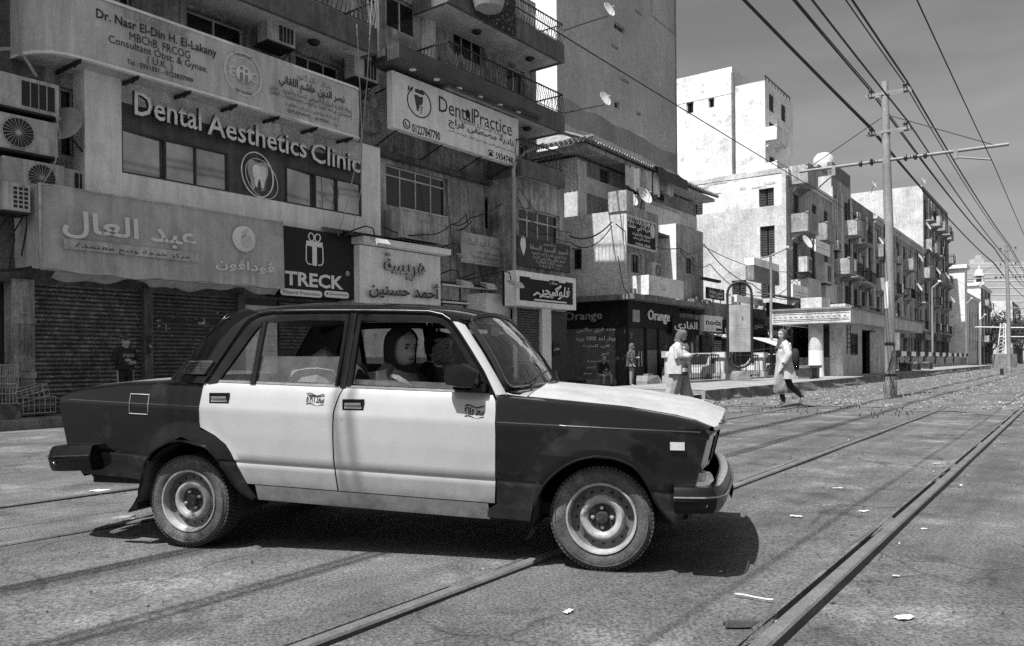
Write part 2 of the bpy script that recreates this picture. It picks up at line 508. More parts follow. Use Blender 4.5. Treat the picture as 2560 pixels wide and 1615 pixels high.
# loose stones: nobody could count them
M_stone = mat('ballast_stone', 0.22, 0.95, var=0.6, vscale=1.3, grain=0.3, gscale=30)
rs = random.Random(3)
mb = MB()
for i in range(5200):
    s = 19.5 + rs.random() ** 2.0 * 60
    t = rs.uniform(-7.5, 4 + s * 0.08)
    if any(abs(t - q) < 0.07 for q in (-0.98, -2.44, -5.4, -6.88)): continue
    if s < 21 and rs.random() < 0.5: continue
    c = S(t, s, 0.02 + 0.03 * rs.random())
    r = rs.uniform(0.010, 0.035) * (1 + (s - 19) * 0.012); b = len(mb.v)
    for k in range(5):
        a = 2 * PI * k / 5 + rs.random()
        mb.v.append((c.x + r * math.cos(a) * rs.uniform(.7, 1.4), c.y + r * math.sin(a) * rs.uniform(.7, 1.4), c.z - r * .4))
    mb.v.append((c.x + rs.uniform(-.3, .3) * r, c.y, c.z + r * rs.uniform(.4, .9)))
    for k in range(5): mb.face(b + k, b + (k + 1) % 5, b + 5)
tag(obj('gravel', mb, M_stone), 'loose stones and rubble scattered over the track bed', 'gravel', kind='stuff')

mb = MB(); mt = []
for i in range(2600):                      # grit and scraps, thicker along the rails
    if rs.random() < .55: t, s = rs.choice((-.98, -2.44, -5.4, -6.88)) + rs.gauss(.0, .16), rs.uniform(.5, 20)
    else: t, s = rs.uniform(-12, 3), rs.uniform(.8, 20)
    c = S(t, s, .0); r = rs.uniform(.003, .011) * (1 + s * .05); b = len(mb.v)
    for k in range(4):
        a = 2 * PI * k / 4 + rs.random(); mb.v.append((c.x + r * math.cos(a) * rs.uniform(.6, 1.6), c.y + r * math.sin(a), -.004))
    mb.v.append((c.x, c.y, r * rs.uniform(.3, .9))); q = 1 if rs.random() < .035 else 0
    for k in range(4): mb.face(b + k, b + (k + 1) % 4, b + 4, m=q)
tag(obj('grit', mb, [mat('grit', .06, .95, var=.6, vscale=9), M_paper]), 'fine grit and crumbs gathered along the embedded rails', 'grit', kind='stuff')

# dry weeds along the far rails
M_weed = mat('dry_weed', 0.11, 0.9, var=0.5, vscale=3)
mb = MB()
for i in range(520):
    s = 16 + rs.random() ** 1.6 * 55
    t = rs.choice([-7.25, -6.6, -5.7, -5.1, -3.4, -2.9, -4.3, 0.6]) + rs.gauss(0, 0.18)
    c = S(t, s, 0.0)
    for k in range(5):
        a = rs.random() * 2 * PI; h = rs.uniform(0.03, 0.085); w = 0.007
        tip = c + Vector((math.cos(a) * h * .6, math.sin(a) * h * .6, h))
        mid = c + Vector((math.cos(a) * h * .2, math.sin(a) * h * .2, h * .6)); n = Vector((-math.sin(a), math.cos(a), 0)) * w
        b = len(mb.v); mb.v += [tuple(c - n), tuple(c + n), tuple(mid + n), tuple(mid - n), tuple(tip)]
        mb.face(b, b + 1, b + 2, b + 3); mb.face(b + 3, b + 2, b + 4)
tag(obj('weeds', mb, M_weed), 'low dry weeds along the rails', 'weeds', kind='stuff')

# ---- scraps of paper and other litter on the crossing
def scrap(px, py, ln, wd, ang, label, seed, m=M_paper, name='paper_scrap'):
    r2 = random.Random(seed); p = ground_at(px, py, -0.004)
    mb = MB(); nx, ny = 6, 4; rows = []
    for j in range(ny):
        row = []
        for i in range(nx):
            x = (i / (nx - 1) - .5) * ln * (1 + r2.uniform(-.12, .12)); y = (j / (ny - 1) - .5) * wd * (1 + r2.uniform(-.2, .2)) * (1 - .35 * abs(i / (nx - 1) - .5))
            row.append((x, y, 0.006 + r2.uniform(0, 0.007)))
        rows.append(row)
    mb.grid(rows)
    o = obj(name, mb, m, loc=p, rz=ang)
    tag(o, label, 'litter', 'litter lying on the crossing')
scrap(2262, 1547, .085, .05, 0.4, 'crumpled white paper scrap at the lower right, outside the last rail', 1)
scrap(1990, 1293, .075, .03, -0.5, 'white paper strip lying between the rails level with the front bumper', 2)
scrap(2160, 1280, .07, .035, 0.3, 'pale paper scrap beside the wire shadow on the crossing', 3)
scrap(2095, 1222, .09, .04, 0.1, 'small white paper scrap beyond the front bumper', 4)
scrap(1935, 1560, .13, .05, 0.2, 'flat torn white paper in front of the last rail', 5)
scrap(1420, 1533, .06, .03, 1.0, 'small crumpled paper scrap in front of the front wheel', 6)
scrap(250, 1228, .16, .09, 0.1, 'flat pale paper between the rails behind the taxi', 7)
scrap(350, 1298, .10, .03, 0.2, 'torn paper strip behind the rear wheel', 8)
scrap(2345, 1160, .12, .05, 0.0, 'white paper scrap between the rails far out on the crossing', 9)
scrap(2420, 1036, .22, .12, 0.0, 'pale plastic scrap at the edge of the track bed', 10)
scrap(2310, 1325, .05, .03, 0.6, 'tiny white scrap on the dark side of the last rail', 11)
scrap(2240, 1443, .035, .02, -0.3, 'tiny pale chip of paper in front of the last rail on the right', 12)
mb = MB(); pts = [(-.08, .02, .008), (-.035, .01, .010), (.014, -.014, .010), (.06, -.022, .008), (.09, -.018, .008)]
mb.tube(pts, .0045, 6)
tag(obj('drinking_straw', mb, M_paper, loc=ground_at(1882, 1496), rz=-0.35, smooth=40), 'bent white drinking straw lying between the rails', 'straw')
mb = MB(); rows = []
for i in range(9):
    x = (i / 8 - .5) * .16; w = .018 * (1 - (abs(i - 4) / 4.6) ** 2) ** .5 + .002
    rows.append([(x, -w, .004), (x, -w * .6, .022), (x, w * .6, .024), (x, w, .004)])
mb.grid(rows)
tag(obj('asphalt_lump', mb, M_rail, loc=ground_at(1858, 1567), rz=0.05, smooth=50), 'flat dark lump of broken asphalt in front of the last rail', 'lump')

# ---- tram platform with rough stone face and broken steps
PLT0, PLT1 = -7.75, -11.3
plat = thing('platform', 'concrete tram platform with rough stone face', 'platform'); plat['kind'] = 'structure'; del plat['category']
mb = MB(); rows_top, rows_f = [], []
rp = random.Random(11)
ss = [19.3 + i * 0.35 for i in range(10)] + [23 + i * 1.2 for i in range(64)]
for s in ss:
    j = rp.uniform(-.03, .03)
    rows_top.append([S(PLT1, s, .36), S(PLT0 - .12, s, .36 + rp.uniform(-.006, .006)), S(PLT0 + j, s, .345)])
    rows_f.append([S(PLT0 + j, s, .345), S(PLT0 + j + rp.uniform(-.05, .03), s, .24), S(PLT0 + .03 + rp.uniform(-.05, .04), s, .10), S(PLT0 + .06, s, -.03)])
mb.grid(rows_top); 
mb.poly([S(PLT1, ss[0], .36), S(PLT0, ss[0], .345), S(PLT0, ss[0], -.03), S(PLT1, ss[0], -.03)])
mb.poly([S(PLT1, ss[-1], .36), S(PLT0, ss[-1], .345), S(PLT0, ss[-1], -.03), S(PLT1, ss[-1], -.03)])
mb.grid([[S(PLT1, s, .36), S(PLT1, s, -.03)] for s in ss])
obj('deck', mb, M_concrete, plat, smooth=40)
mb = MB(); mb.grid(rows_f); obj('face', mb, M_concrete_d, plat)
for k, (z1, s0) in enumerate(((.24, 17.2), (.12, 15.9))):
    mb = MB(); n = 14; rows = []
    for i in range(n + 1):
        t = lerp(PLT0 - .1 + .25 * k, PLT1 + .1, i / n); e = rp.uniform(-.12, .12)
        rows.append([S(t, ss[0] - .002, z1), S(t, s0 + e, z1 + rp.uniform(-.02, .01)), S(t, s0 + e - .04, z1 - .05), S(t, s0 + e - .03, -.03)])
    mb.grid(rows); obj('step', mb, M_concrete, plat, smooth=30)
# rubble at the broken corner of the steps
mb = MB()
for i in range(60):
    c = S(rp.uniform(-8.2, -7.2), rp.uniform(16.6, 19.6), rp.uniform(.0, .1)); r = rp.uniform(.04, .17); b = len(mb.v)
    for k in range(6):
        a = 2 * PI * k / 6; mb.v.append((c.x + r * math.cos(a) * rp.uniform(.6, 1.3), c.y + r * math.sin(a) * rp.uniform(.6, 1.3), c.z - .05))
        mb.v.append((c.x + r * .7 * math.cos(a + .4) * rp.uniform(.6, 1.2), c.y + r * .7 * math.sin(a + .4), c.z + r * rp.uniform(.2, .6)))
    for k in range(6):
        n2 = (k + 1) % 6; mb.face(b + 2 * k, b + 2 * n2, b + 2 * n2 + 1, b + 2 * k + 1)
    mb.face(*[b + 2 * k + 1 for k in range(6)])
tag(obj('rubble', mb, M_concrete_d), 'broken stone rubble at the foot of the platform steps', 'rubble', kind='stuff')

# ---- pavement in front of the shops, with kerb
W1 = Wall((-9.366, 15.923), 37.3)
mb = MB()
rows = []
for i in range(40):
    u = -14 + i * 1.0
    rows.append([W1.world(u, -0.3, .15), W1.world(u, 1.35, .14), W1.world(u, 1.50, .13), W1.world(u, 1.53, -.03)])
mb.grid(rows)
struct('pavement', mb, M_concrete_d, 'dark dirty kerb and pavement along the shuttered shops', smooth=30)
mb = MB()
rows = [[S(-18, s, .13), S(-13.4, s, .12), S(-13.3, s, .11), S(-13.27, s, -.03)] for s in [26.5 + i * 3 for i in range(60)]]
mb.grid(rows)
struct('pavement', mb, M_concrete_d, 'pavement in front of the far row of shops', smooth=30)
# ================================================================== the taxi
M_black = mat('black_paint', 0.006, 0.09, spec=0.42, stain=0.5, stain_v=0.022, stain_scale=5.0, stain_th=0.57, lowdirt=-7.0, dust=0.9, dust_v=0.09, dust_scale=45, dust_th=0.70, coords='object')
M_white = mat('white_paint', 0.405, 0.25, lowdirt=0.6, spec=0.45, var=0.06, vscale=3, coat=0.45, dust=0.5, dust_v=0.2, dust_scale=30, dust_th=0.70, stain=0.28, stain_v=0.34, stain_scale=2.4, stain_th=0.58, coords='object')
M_hood = mat('faded_hood_paint', 0.36, 0.36, var=0.16, vscale=4, stain=0.6, stain_v=0.20, stain_scale=3.2, stain_th=0.6, coords='object')
M_chrome = mat('chrome', 0.62, 0.16, metal=1.0, var=0.2, vscale=20, coords='object')
M_trim = mat('black_trim', 0.010, 0.22, spec=0.25, var=0.3, vscale=8, coords='object')
M_rubber = mat('tyre_rubber', 0.075, 0.85, var=0.45, vscale=7, stain=0.6, stain_v=0.17, stain_scale=5, stain_th=0.54, grain=0.3, gscale=80, bump=0.2, bscale=90, coords='object')
M_tread = mat('tyre_tread', 0.055, 0.9, var=0.4, vscale=12, grain=0.4, gscale=90, coords='object')
M_rim = mat('rim_paint', 0.33, 0.5, var=0.35, vscale=8, stain=0.85, stain_v=0.06, stain_scale=10, stain_th=0.56, coords='object')
M_rimring = mat('rim_ring', 0.11, 0.6, var=0.35, vscale=9, stain=0.6, stain_v=0.06, stain_scale=10, coords='object')
M_hub = mat('hub_grease', 0.03, 0.55, var=0.6, vscale=25, stain=0.6, stain_v=0.16, stain_scale=22, stain_th=0.58, coords='object')
M_dark = mat('dark_interior', 0.012, 0.8, coords='object')
M_seat = mat('seat_cloth', 0.03, 0.9, var=0.3, vscale=9, coords='object')
M_lens = mat('lamp_lens', 0.55, 0.15, spec=0.6, var=0.2, vscale=20, coords='object')
M_redlens = mat('tail_lens', 0.10, 0.2, coords='object')
M_glass = glass('car_glass', 0.92, 0.015, 1.0, 0.035)
M_glass_d = glass('dusty_glass', 0.7, 0.03, 1.0, 0.10)
M_under = mat('underbody', 0.015, 0.95, coords='object')
M_ink = mat('black_ink', 0.01, 0.7, coords='object')

CTH = rad(15.0)
CAR_O = Vector((0.6448, 4.9152, 0.0))
car = thing('taxi', 'old black saloon taxi with white doors and bonnet, two people inside', 'taxi', CAR_O, -CTH)
RK = 0.039                       # nose-down rake of the body lines
def zc_(x, z): return z + RK * x
WID = [(.20, .740), (.23, .752), (.32, .782), (.428, .802), (.446, .797), (.458, .807), (.60, .8145), (.752, .816), (.764, .814), (.868, .790), (.90, .772), (.915, .762), (1.345, .612), (1.5, .56)]
ARCHES = ((-2.49, .30), (0.0, .29))
def half(x, zc):
    w = interp(WID, zc)
    if x > 0: w *= 1 - .05 * (x / .6) ** 2
    if x < -2.3: w *= 1 - .065 * ((-2.3 - x) / 1.12) ** 2
    z = zc - RK * x
    if zc < .80:
        for ax, az in ARCHES:
            r = math.hypot(x - ax, z - az)
            if .27 < r < .46: w += .020 * max(0.0, 1 - abs(r - .345) / .115) ** 1.0
    return w
def side_pt(x, zc, sd, off=0.0): return (x, sd * (half(x, zc) + off), zc - RK * x)
def zrows(lo, hi, step=.045):
    base = [z for z, _ in WID if lo < z < hi]
    n = max(1, int((hi - lo) / step)); r = sorted(set([round(lo + (hi - lo) * i / n, 4) for i in range(n + 1)] + base))
    out = [r[0]]
    for z in r[1:]:
        if z - out[-1] > .006 or z in base or z == r[-1]: out.append(z)
    return out
def zx(pts): return sorted((zc_(x, z), x) for x, z in pts)        # curve x(zc)
def panel(mb, rows, L, R, nx, sd, off=0.0):
    g = []
    for zc in rows:
        a, b = interp(L, zc), interp(R, zc)
        g.append([side_pt(lerp(a, b, i / nx), zc, sd, off) for i in range(nx + 1)])
    mb.grid(g)
# --- outline curves taken off the photograph (x along the car, z up; front axle at x = 0)
REAR_EDGE = zx([(-3.30, .42), (-3.37, .50), (-3.40, .62), (-3.43, .77), (-3.455, .85), (-3.44, .905), (-3.36, .935), (-3.20, .958), (-3.0, .975)])
AR_L = zx([(-2.836, .38), (-2.80, .44), (-2.769, .51), (-2.70, .585), (-2.60, .632), (-2.55, .643), (-2.50, .647)])
AR_R = zx([(-2.50, .647), (-2.46, .643), (-2.42, .634), (-2.308, .599), (-2.218, .483), (-2.138, .36), (-2.06, .30)])
DOORCUT = zx([(-2.372, .975), (-2.378, .742), (-2.30, .70), (-2.196, .626), (-2.126, .502), (-2.076, .397), (-2.03, .315)])
BGAP = zx([(-1.448, .985), (-1.466, .947), (-1.498, .85), (-1.506, .723), (-1.504, .55), (-1.492, .377)])
FGAP = zx([(-.565, .93), (-.548, .88), (-.546, .70), (-.552, .45), (-.562, .351)])
AF_L = zx([(-.352, .25), (-.300, .421), (-.215, .52), (-.11, .585), (0.0, .612)])
AF_R = zx([(0.0, .612), (.10, .600), (.198, .557), (.265, .465), (.303, .376), (.382, .266)])
NOSE = zx([(.40, .27), (.455, .33), (.505, .49), (.545, .65), (.567, .735), (.52, .765), (.45, .785)])
TOPF = [(-.56, .905), (-.40, .890), (.133, .840), (.40, .795), (.53, .762), (.57, .742)]
DECK = [(-3.46, .895), (-3.38, .925), (-3.25, .950), (-2.996, .972), (-2.68, .985), (-2.37, .968)]
def sh(c, d): return [(z, x + d) for z, x in c]
def smooth_tab(c, k=5):
    out = []
    for i in range(len(c) - 1):
        p0, p1, p2, p3 = [Vector(c[max(0, min(len(c) - 1, j))]) for j in (i - 1, i, i + 1, i + 2)]
        for q in range(k):
            t = q / k; out.append(tuple(.5 * ((2 * p1) + (p2 - p0) * t + (2 * p0 - 5 * p1 + 4 * p2 - p3) * t * t + (3 * p1 - p0 - 3 * p2 + p3) * t ** 3)))
    return sorted(out + [tuple(c[-1])])
AR_L, AR_R, AF_L, AF_R, DOORCUT = [smooth_tab(c) for c in (AR_L, AR_R, AF_L, AF_R, DOORCUT)]
for sd in (-1, 1):
    near = sd < 0
    # rear wing
    mb = MB()
    ztop = lambda x: zc_(x, interp(DECK, x))
    # upper part follows the deck line
    g = []
    for j in range(9):
        row = []
        for i in range(25):
            x0 = interp(REAR_EDGE, .575 + .19 * j / 8); x = lerp(x0, -2.378, i / 24)
            lo, hi = .575, ztop(x)
            row.append(side_pt(x, lerp(lo, hi, j / 8), sd))
        g.append(row)
    mb.grid(g)
    panel(mb, zrows(.29, .575), REAR_EDGE, AR_L, 14, sd)
    panel(mb, zrows(.232, .575), AR_R, sh(DOORCUT, -.006), 6, sd)
    panel(mb, zrows(.575, .652, .012), [(0, -2.378)], sh(DOORCUT, -.006), 6, sd)
    # shoulder up to the boot lid
    xs = [lerp(-3.45, -2.378, i / 24) for i in range(25)]
    mb.grid([[side_pt(x, ztop(x), sd) for x in xs], [(x, sd * (half(x, ztop(x)) - .03), interp(DECK, x) + .018) for x in xs], [(x, sd * .655, interp(DECK, x) + .028) for x in xs]])
    wing = obj('rear_wing', mb, M_black, car, smooth=38, merge=.0012)
    if near:
        f = MB(); zz = [(zc_(-2.82, .925)), zc_(-2.82, .805)]
        f.tube([side_pt(x, z, sd, .003) for x, z in [(-2.885 + .14 * i / 6, zz[0]) for i in range(7)] + [(-2.745, lerp(zz[0], zz[1], i / 6)) for i in range(7)] + [(-2.745 - .14 * i / 6, zz[1]) for i in range(7)] + [(-2.885, lerp(zz[1], zz[0], i / 6)) for i in range(7)]], .0028, 4)
        obj('filler_flap', f, M_rim, wing)
        # crease line
    # rear door
    mb = MB()
    panel(mb, zrows(.318, .913), DOORCUT, sh(BGAP, -.004), 18, sd)
    door_r = obj('door', mb, M_white, car, smooth=38, merge=.0012)
    # front door
    mb = MB()
    panel(mb, zrows(.318, .913), sh(BGAP, .004), FGAP, 18, sd)
    door_f = obj('door', mb, M_white, car, smooth=38, merge=.0012)
    # dark returns behind the shut lines
    mb = MB()
    for c, w in ((BGAP, .02), (FGAP, .02), (DOORCUT, .014)):
        panel(mb, zrows(.318, .905, .08), sh(c, -w), sh(c, w), 1, sd, -.008)
    mb.grid([[side_pt(x, .327, sd, -.008) for x in (-2.05, -1.5, -.58)], [side_pt(x, .309, sd, -.008) for x in (-2.05, -1.5, -.58)]])
    obj('shut_line', mb, M_dark, car)
    # sill
    mb = MB()
    panel(mb, [.222, .232, .25, .28, .313], [(0, -2.03)], [(0, -.600)], 16, sd)
    mb.grid([[side_pt(x, .222, sd) for x in (-2.03, -1.3, -.585)], [(x, sd * .68, .215 - RK * x) for x in (-2.03, -1.3, -.585)]])
    obj('sill', mb, M_white, car, smooth=40)
    # front wing
    mb = MB(); g = []
    for j in range(11):
        row = []
        for i in range(23):
            x1 = interp(NOSE, .60 + .17 * j / 10); x = lerp(-.541, x1, i / 22)
            lo, hi = .60, zc_(x, interp(TOPF, x))
            row.append(side_pt(x, lerp(lo, hi, j / 10), sd))
        g.append(row)
    mb.grid(g)
    panel(mb, zrows(.232, .60), [(.232, -.612), (.30, -.606), (.318, -.541)], AF_L, 8, sd)
    panel(mb, zrows(.272, .60), AF_R, NOSE, 8, sd)
    xs = [lerp(-.541, .567, i / 22) for i in range(23)]
    mb.grid([[side_pt(x, zc_(x, interp(TOPF, x)), sd) for x in xs], [(x, sd * (half(x, zc_(x, interp(TOPF, x))) - .025), interp(TOPF, x) + .014) for x in xs], [(x, sd * (.665 - .03 * max(0, x)), interp(TOPF, x) + .020) for x in xs]])
    fw = obj('front_wing', mb, M_black, car, smooth=38, merge=.0012)
    for pr_, x0_, x1_ in ((wing, -3.37, -2.385), (fw, -.535, .525)):     # paler bead puts the highlight of the waist crease into the colour
        mb = MB(); mb.tube([side_pt(lerp(x0_, x1_, i / 16), .758, sd, -.0015) for i in range(17)], .0042, 6); obj('crease', mb, mat('crease_highlight', .05, .2, spec=.5), pr_, smooth=60)
    # side marker lamp
    mb = MB(); y0 = half(.41, .685) + .002
    mb.box(.375, .447, sd * y0, sd * (y0 + .012), .648, .688)
    mk = obj('side_lamp', mb, M_lens, fw, smooth=30)
    # wheel arch lips
    for Lc, Rc in ((AR_L, AR_R), (AF_L, AF_R)):
        mb = MB()
        pts = [side_pt(x, z, sd, .001) for z, x in Lc] + [side_pt(x, z, sd, .001) for z, x in reversed(Rc)][1:]
        mb.tube(pts, .0075, 6)
        obj('arch_lip', mb, M_trim, car, smooth=50)
    # wheel housings
    for ax, az in ARCHES:
        mb = MB(); rows = []
        for k in range(13):
            a = PI * k / 12 * 1.1 - .15; r = .355
            rows.append([(ax + r * math.cos(a), sd * .79, az - .02 + r * math.sin(a)), (ax + r * math.cos(a), sd * .46, az - .02 + r * math.sin(a))])
        mb.grid(rows)
        mb.poly([(ax + .355 * math.cos(PI * k / 12 * 1.1 - .15), sd * .46, az - .02 + .355 * math.sin(PI * k / 12 * 1.1 - .15)) for k in range(13)])
        obj('wheel_housing', mb, M_under, car)
    # chrome strip under the side windows
    mb = MB()
    for a, b in ((-2.34, -1.505), (-1.462, -.60)):
        mb.grid([[side_pt(lerp(a, b, i / 8), .909, sd, .004) for i in range(9)], [side_pt(lerp(a, b, i / 8), .922, sd, .006) for i in range(9)], [side_pt(lerp(a, b, i / 8), .930, sd, -.006) for i in range(9)]])
    obj('belt_strip', mb, M_chrome, car, smooth=30)
    # ---- window frames
    def gp(x, z, off=0.0):
        zc = zc_(x, z); return (x, sd * (half(x, zc) + off), z)
    def resample(p, n):
        d = [0]
        for a, b in zip(p, p[1:]): d.append(d[-1] + math.dist(a, b))
        out = []
        for i in range(n):
            q = d[-1] * i / (n - 1)
            for k in range(len(p) - 1):
                if q <= d[k + 1] + 1e-9:
                    t = (q - d[k]) / max(1e-9, d[k + 1] - d[k]); out.append((lerp(p[k][0], p[k + 1][0], t), lerp(p[k][1], p[k + 1][1], t))); break
        return out
    DR = [(-2.370, .993), (-2.30, 1.125), (-2.246, 1.225), (-2.185, 1.33), (-2.145, 1.375), (-2.09, 1.400), (-2.00, 1.411), (-1.75, 1.408), (-1.478, 1.401), (-1.478, 1.30), (-1.482, 1.10), (-1.487, .975)]
    WR = [(-2.285, .995), (-2.235, 1.08), (-2.18, 1.17), (-2.12, 1.27), (-2.075, 1.335), (-2.04, 1.352), (-1.97, 1.360), (-1.75, 1.362), (-1.515, 1.356), (-1.513, 1.30), (-1.513, 1.10), (-1.515, .972)]
    DF = [(-1.452, .972), (-1.447, 1.10), (-1.443, 1.30), (-1.442, 1.400), (-1.20, 1.393), (-.99, 1.383), (-.91, 1.366), (-.862, 1.335), (-.80, 1.262), (-.734, 1.176), (-.64, 1.045), (-.566, .925)]
    WF = [(-1.412, .970), (-1.412, 1.10), (-1.412, 1.30), (-1.412, 1.354), (-1.20, 1.347), (-1.00, 1.337), (-.92, 1.325), (-.875, 1.30), (-.83, 1.245), (-.775, 1.165), (-.70, 1.06), (-.622, .945)]
    for P, Q, dr in ((DR, WR, door_r), (DF, WF, door_f)):
        P2, Q2 = resample(P, 40), resample(Q, 40)
        mb = MB()
        mb.grid([[gp(x, z, .0) for x, z in P2], [gp(x, z, .012) for x, z in [(lerp(a[0], b[0], .35), lerp(a[1], b[1], .35)) for a, b in zip(P2, Q2)]], [gp(x, z, .006) for x, z in Q2], [gp(x, z, -.02) for x, z in Q2]])
        obj('window_frame', mb, M_trim, dr, smooth=35)
    # pillar between the doors
    mb = MB()
    mb.grid([[gp(-1.482, z, .008) for z in (.965, 1.1, 1.25, 1.40)], [gp(-1.465, z, .010) for z in (.965, 1.1, 1.25, 1.40)], [gp(-1.445, z, .008) for z in (.965, 1.1, 1.25, 1.40)]])
    obj('centre_pillar', mb, M_trim, car)
    # quarter-light divider
    mb = MB(); mb.grid([[gp(-2.062, z, .006) for z in (.99, 1.36)], [gp(-2.052, z, .014) for z in (.99, 1.36)], [gp(-2.030, z, .014) for z in (.99, 1.36)], [gp(-2.022, z, .004) for z in (.99, 1.36)]])
    obj('window_divider', mb, M_trim, door_r)
    mb = MB(); mb.grid([[gp(-2.066, z, .010) for z in (.99, 1.36)], [gp(-2.058, z, .016) for z in (.99, 1.36)]]); obj('divider_trim', mb, M_chrome, door_r)
    # panes: quarter light, rear pane wound half down, front pane almost down
    mb = MB(); q = [(-2.285, .995), (-2.18, 1.17), (-2.075, 1.335), (-2.05, 1.35), (-2.05, .99)]
    mb.poly([gp(x, z, -.006) for x, z in q]); obj('quarter_light', mb, M_glass, door_r)
    mb = MB(); mb.box(-2.035, -1.515, 0, 1, 0, 1, tf=lambda p: Vector(gp(p.x, lerp(.965, 1.150 - RK * .4 * (p.x + 2.0), p.z), -.012 + .004 * p.y)))
    obj('window_pane', mb, M_glass_d, door_r)
    mb = MB(); mb.box(-1.412, -.64, 0, 1, 0, 1, tf=lambda p: Vector(gp(p.x, lerp(.94, 1.012 - RK * (p.x + 1.41), p.z), -.012 + .004 * p.y)))
    obj('window_pane', mb, M_glass_d, door_f)
    # small black triangle and mirror
    if True:
        mb = MB(); mb.poly([gp(-.80, .955, .008), gp(-.615, .945, .008), gp(-.715, 1.085, .008), gp(-.80, 1.085, .008)])
        obj('mirror_base', mb, M_trim, door_f)
        mb = MB(); yb = half(-.7, .95)
        o1 = [(-.825, 1.015), (-.815, 1.072), (-.80, 1.084), (-.72, 1.096), (-.69, 1.090), (-.640, 1.052), (-.632, .985), (-.643, .966), (-.72, .966), (-.81, .978)]
        cx, cz = -.73, 1.03
        def ring(sc, y): return [(cx + (x - cx) * sc, sd * y, cz + (z - cz) * sc) for x, z in o1]
        # housing: back faces forward, glass faces rearward; flattened box
        mb.grid([ring(.0, yb + .018), ring(.82, yb + .018), ring(1.0, yb + .032), ring(1.0, yb + .098), ring(.90, yb + .122), ring(0, yb + .126)], close=True)
        mb.box(-.68, -.60, sd * (yb - .01), sd * (yb + .06), .945, .985)
        obj('wing_mirror', mb, M_trim, door_f, smooth=40, merge=.0005)
    # handles
    for dr, x0, x1, zt in ((door_r, -2.315, -2.185, .935), (door_f, -1.447, -1.318, .900)):
        mb = MB(); zt2 = zt - .062
        y = half((x0 + x1) / 2, zc_((x0 + x1) / 2, (zt + zt2) / 2))
        for a, b, c2, d2 in ((x0, x1, zt - .010, zt), (x0, x1, zt2, zt2 + .010), (x0, x0 + .010, zt2, zt), (x1 - .010, x1, zt2, zt)):
            mb.box(a, b, sd * (y - .015), sd * (y + .008), c2, d2)
        mb.box(x0 + .01, x1 - .01, sd * (y - .03), sd * (y + .0015), zt2 + .01, zt - .01)
        h = obj('handle', mb, M_trim, dr)
        mb = MB(); mb.box(x0 + .014, x1 - .014, sd * (y - .01), sd * (y + .011), zt - .034, zt - .020); obj('handle_bar', mb, M_chrome, h)
    mb = MB(); yk = half(-1.44, zc_(-1.44, .79)); mb.lathe([(0, 0), (.012, 0), (.012, .006), (0, .008)], (-1.448, sd * yk, .795), 'y', 12)
    if near: obj('keyhole', mb, M_chrome, door_f, smooth=40)
    # number written on the doors in black
    if near:
        for dr, x, z, s in ((door_r, -1.622, .900, 'سعد ٥٦٩٦'), (door_f, -.665, .838, 'سعد ٩٦٤٥')):
            # lettering runs towards the front of the car, read from the near side
            y = half(x, zc_(x, z)); tx = link('door_number', text_mesh(s, M_ink, .112, .046, bold=.035), dr, (x, -(y + .0025), z), rot=(rad(-9), rad(2.2), 0))
            mb = MB()
            for k, sg in ((.030, 1), (-.028, -1)):
                pts = [(x - .055 + .11 * i / 10, -(y + .004 - (.004 if sg > 0 else -.003)), z + k - .002 * i * .5 + .006 * math.sin(i * .8)) for i in range(11)]
                mb.tube(pts, .0030, 4)
            obj('number_flourish', mb, M_ink, dr)
    # C pillar and vent
    CP = [(-2.672, 1.005, .668), (-2.60, 1.125, .640), (-2.504, 1.262, .603), (-2.42, 1.355, .572), (-2.345, 1.418, .545), (-2.25, 1.455, .51)]
    DD = [(-2.372, .990), (-2.30, 1.125), (-2.246, 1.225), (-2.185, 1.33), (-2.145, 1.378), (-2.06, 1.409)]
    mb = MB(); rows = []
    for k in range(9):
        row = []
        for a, b in zip(CP, DD):
            t = k / 8; g0 = Vector((a[0], sd * a[2], a[1])); g1 = Vector(gp(b[0], b[1], -.002))
            p = g0.lerp(g1, t); p.y += sd * .022 * math.sin(PI * t) ; row.append(p)
        rows.append(row)
    mb.grid(rows)
    # foot of the pillar down to the wing
    mb.grid([[rows[k][0] for k in range(9)], [Vector((rows[k][0].x - .01, sd * (.70 + .055 * k / 8), .985 - .006 * k / 8)) for k in range(9)]])
    cp = obj('rear_pillar', mb, M_black, car, smooth=40)
    # vent: chrome slats
    for k in range(9):
        t = k / 8; z = 1.050 + .075 * t
        xa = interp([(1.005, -2.672), (1.125, -2.60)], z) + .045; xb = interp([(.990, -2.372), (1.125, -2.30)], z) - .035
        ya = interp([(1.005, .668), (1.125, .640)], z) + .012; yb2 = half(xb, zc_(xb, z)) + .010
        mb = MB(); mb.tube([(xa, sd * (ya + .012), z), ((xa + xb) / 2, sd * ((ya + yb2) / 2 + .030), z - .001), (xb, sd * (yb2 + .008), z - .002)], .0036 if 0 < k < 8 else .006, 5)
        obj('vent_slat', mb, M_chrome, cp)
    # A pillar (white below, black above)
    AO = [(-.560, .915), (-.64, 1.045), (-.734, 1.176), (-.80, 1.262), (-.862, 1.337), (-.91, 1.367)]
    AI = [(-.515, .925, .690), (-.585, 1.035, .662), (-.675, 1.165, .622), (-.735, 1.245, .598), (-.790, 1.318, .572), (-.82, 1.352, .55)]
    mb = MB(); ro = [Vector(gp(x, z, -.001)) for x, z in AO]; ri = [Vector((x, sd * y, z)) for x, z, y in AI]
    mid = [a.lerp(b, .5) + Vector((.006, sd * .014, .006)) for a, b in zip(ro, ri)]
    b0 = len(mb.f); mb.grid([ro, mid, ri]); mb.m = [1 if (i % 5) >= 4 else 0 for i in range(len(mb.f))]
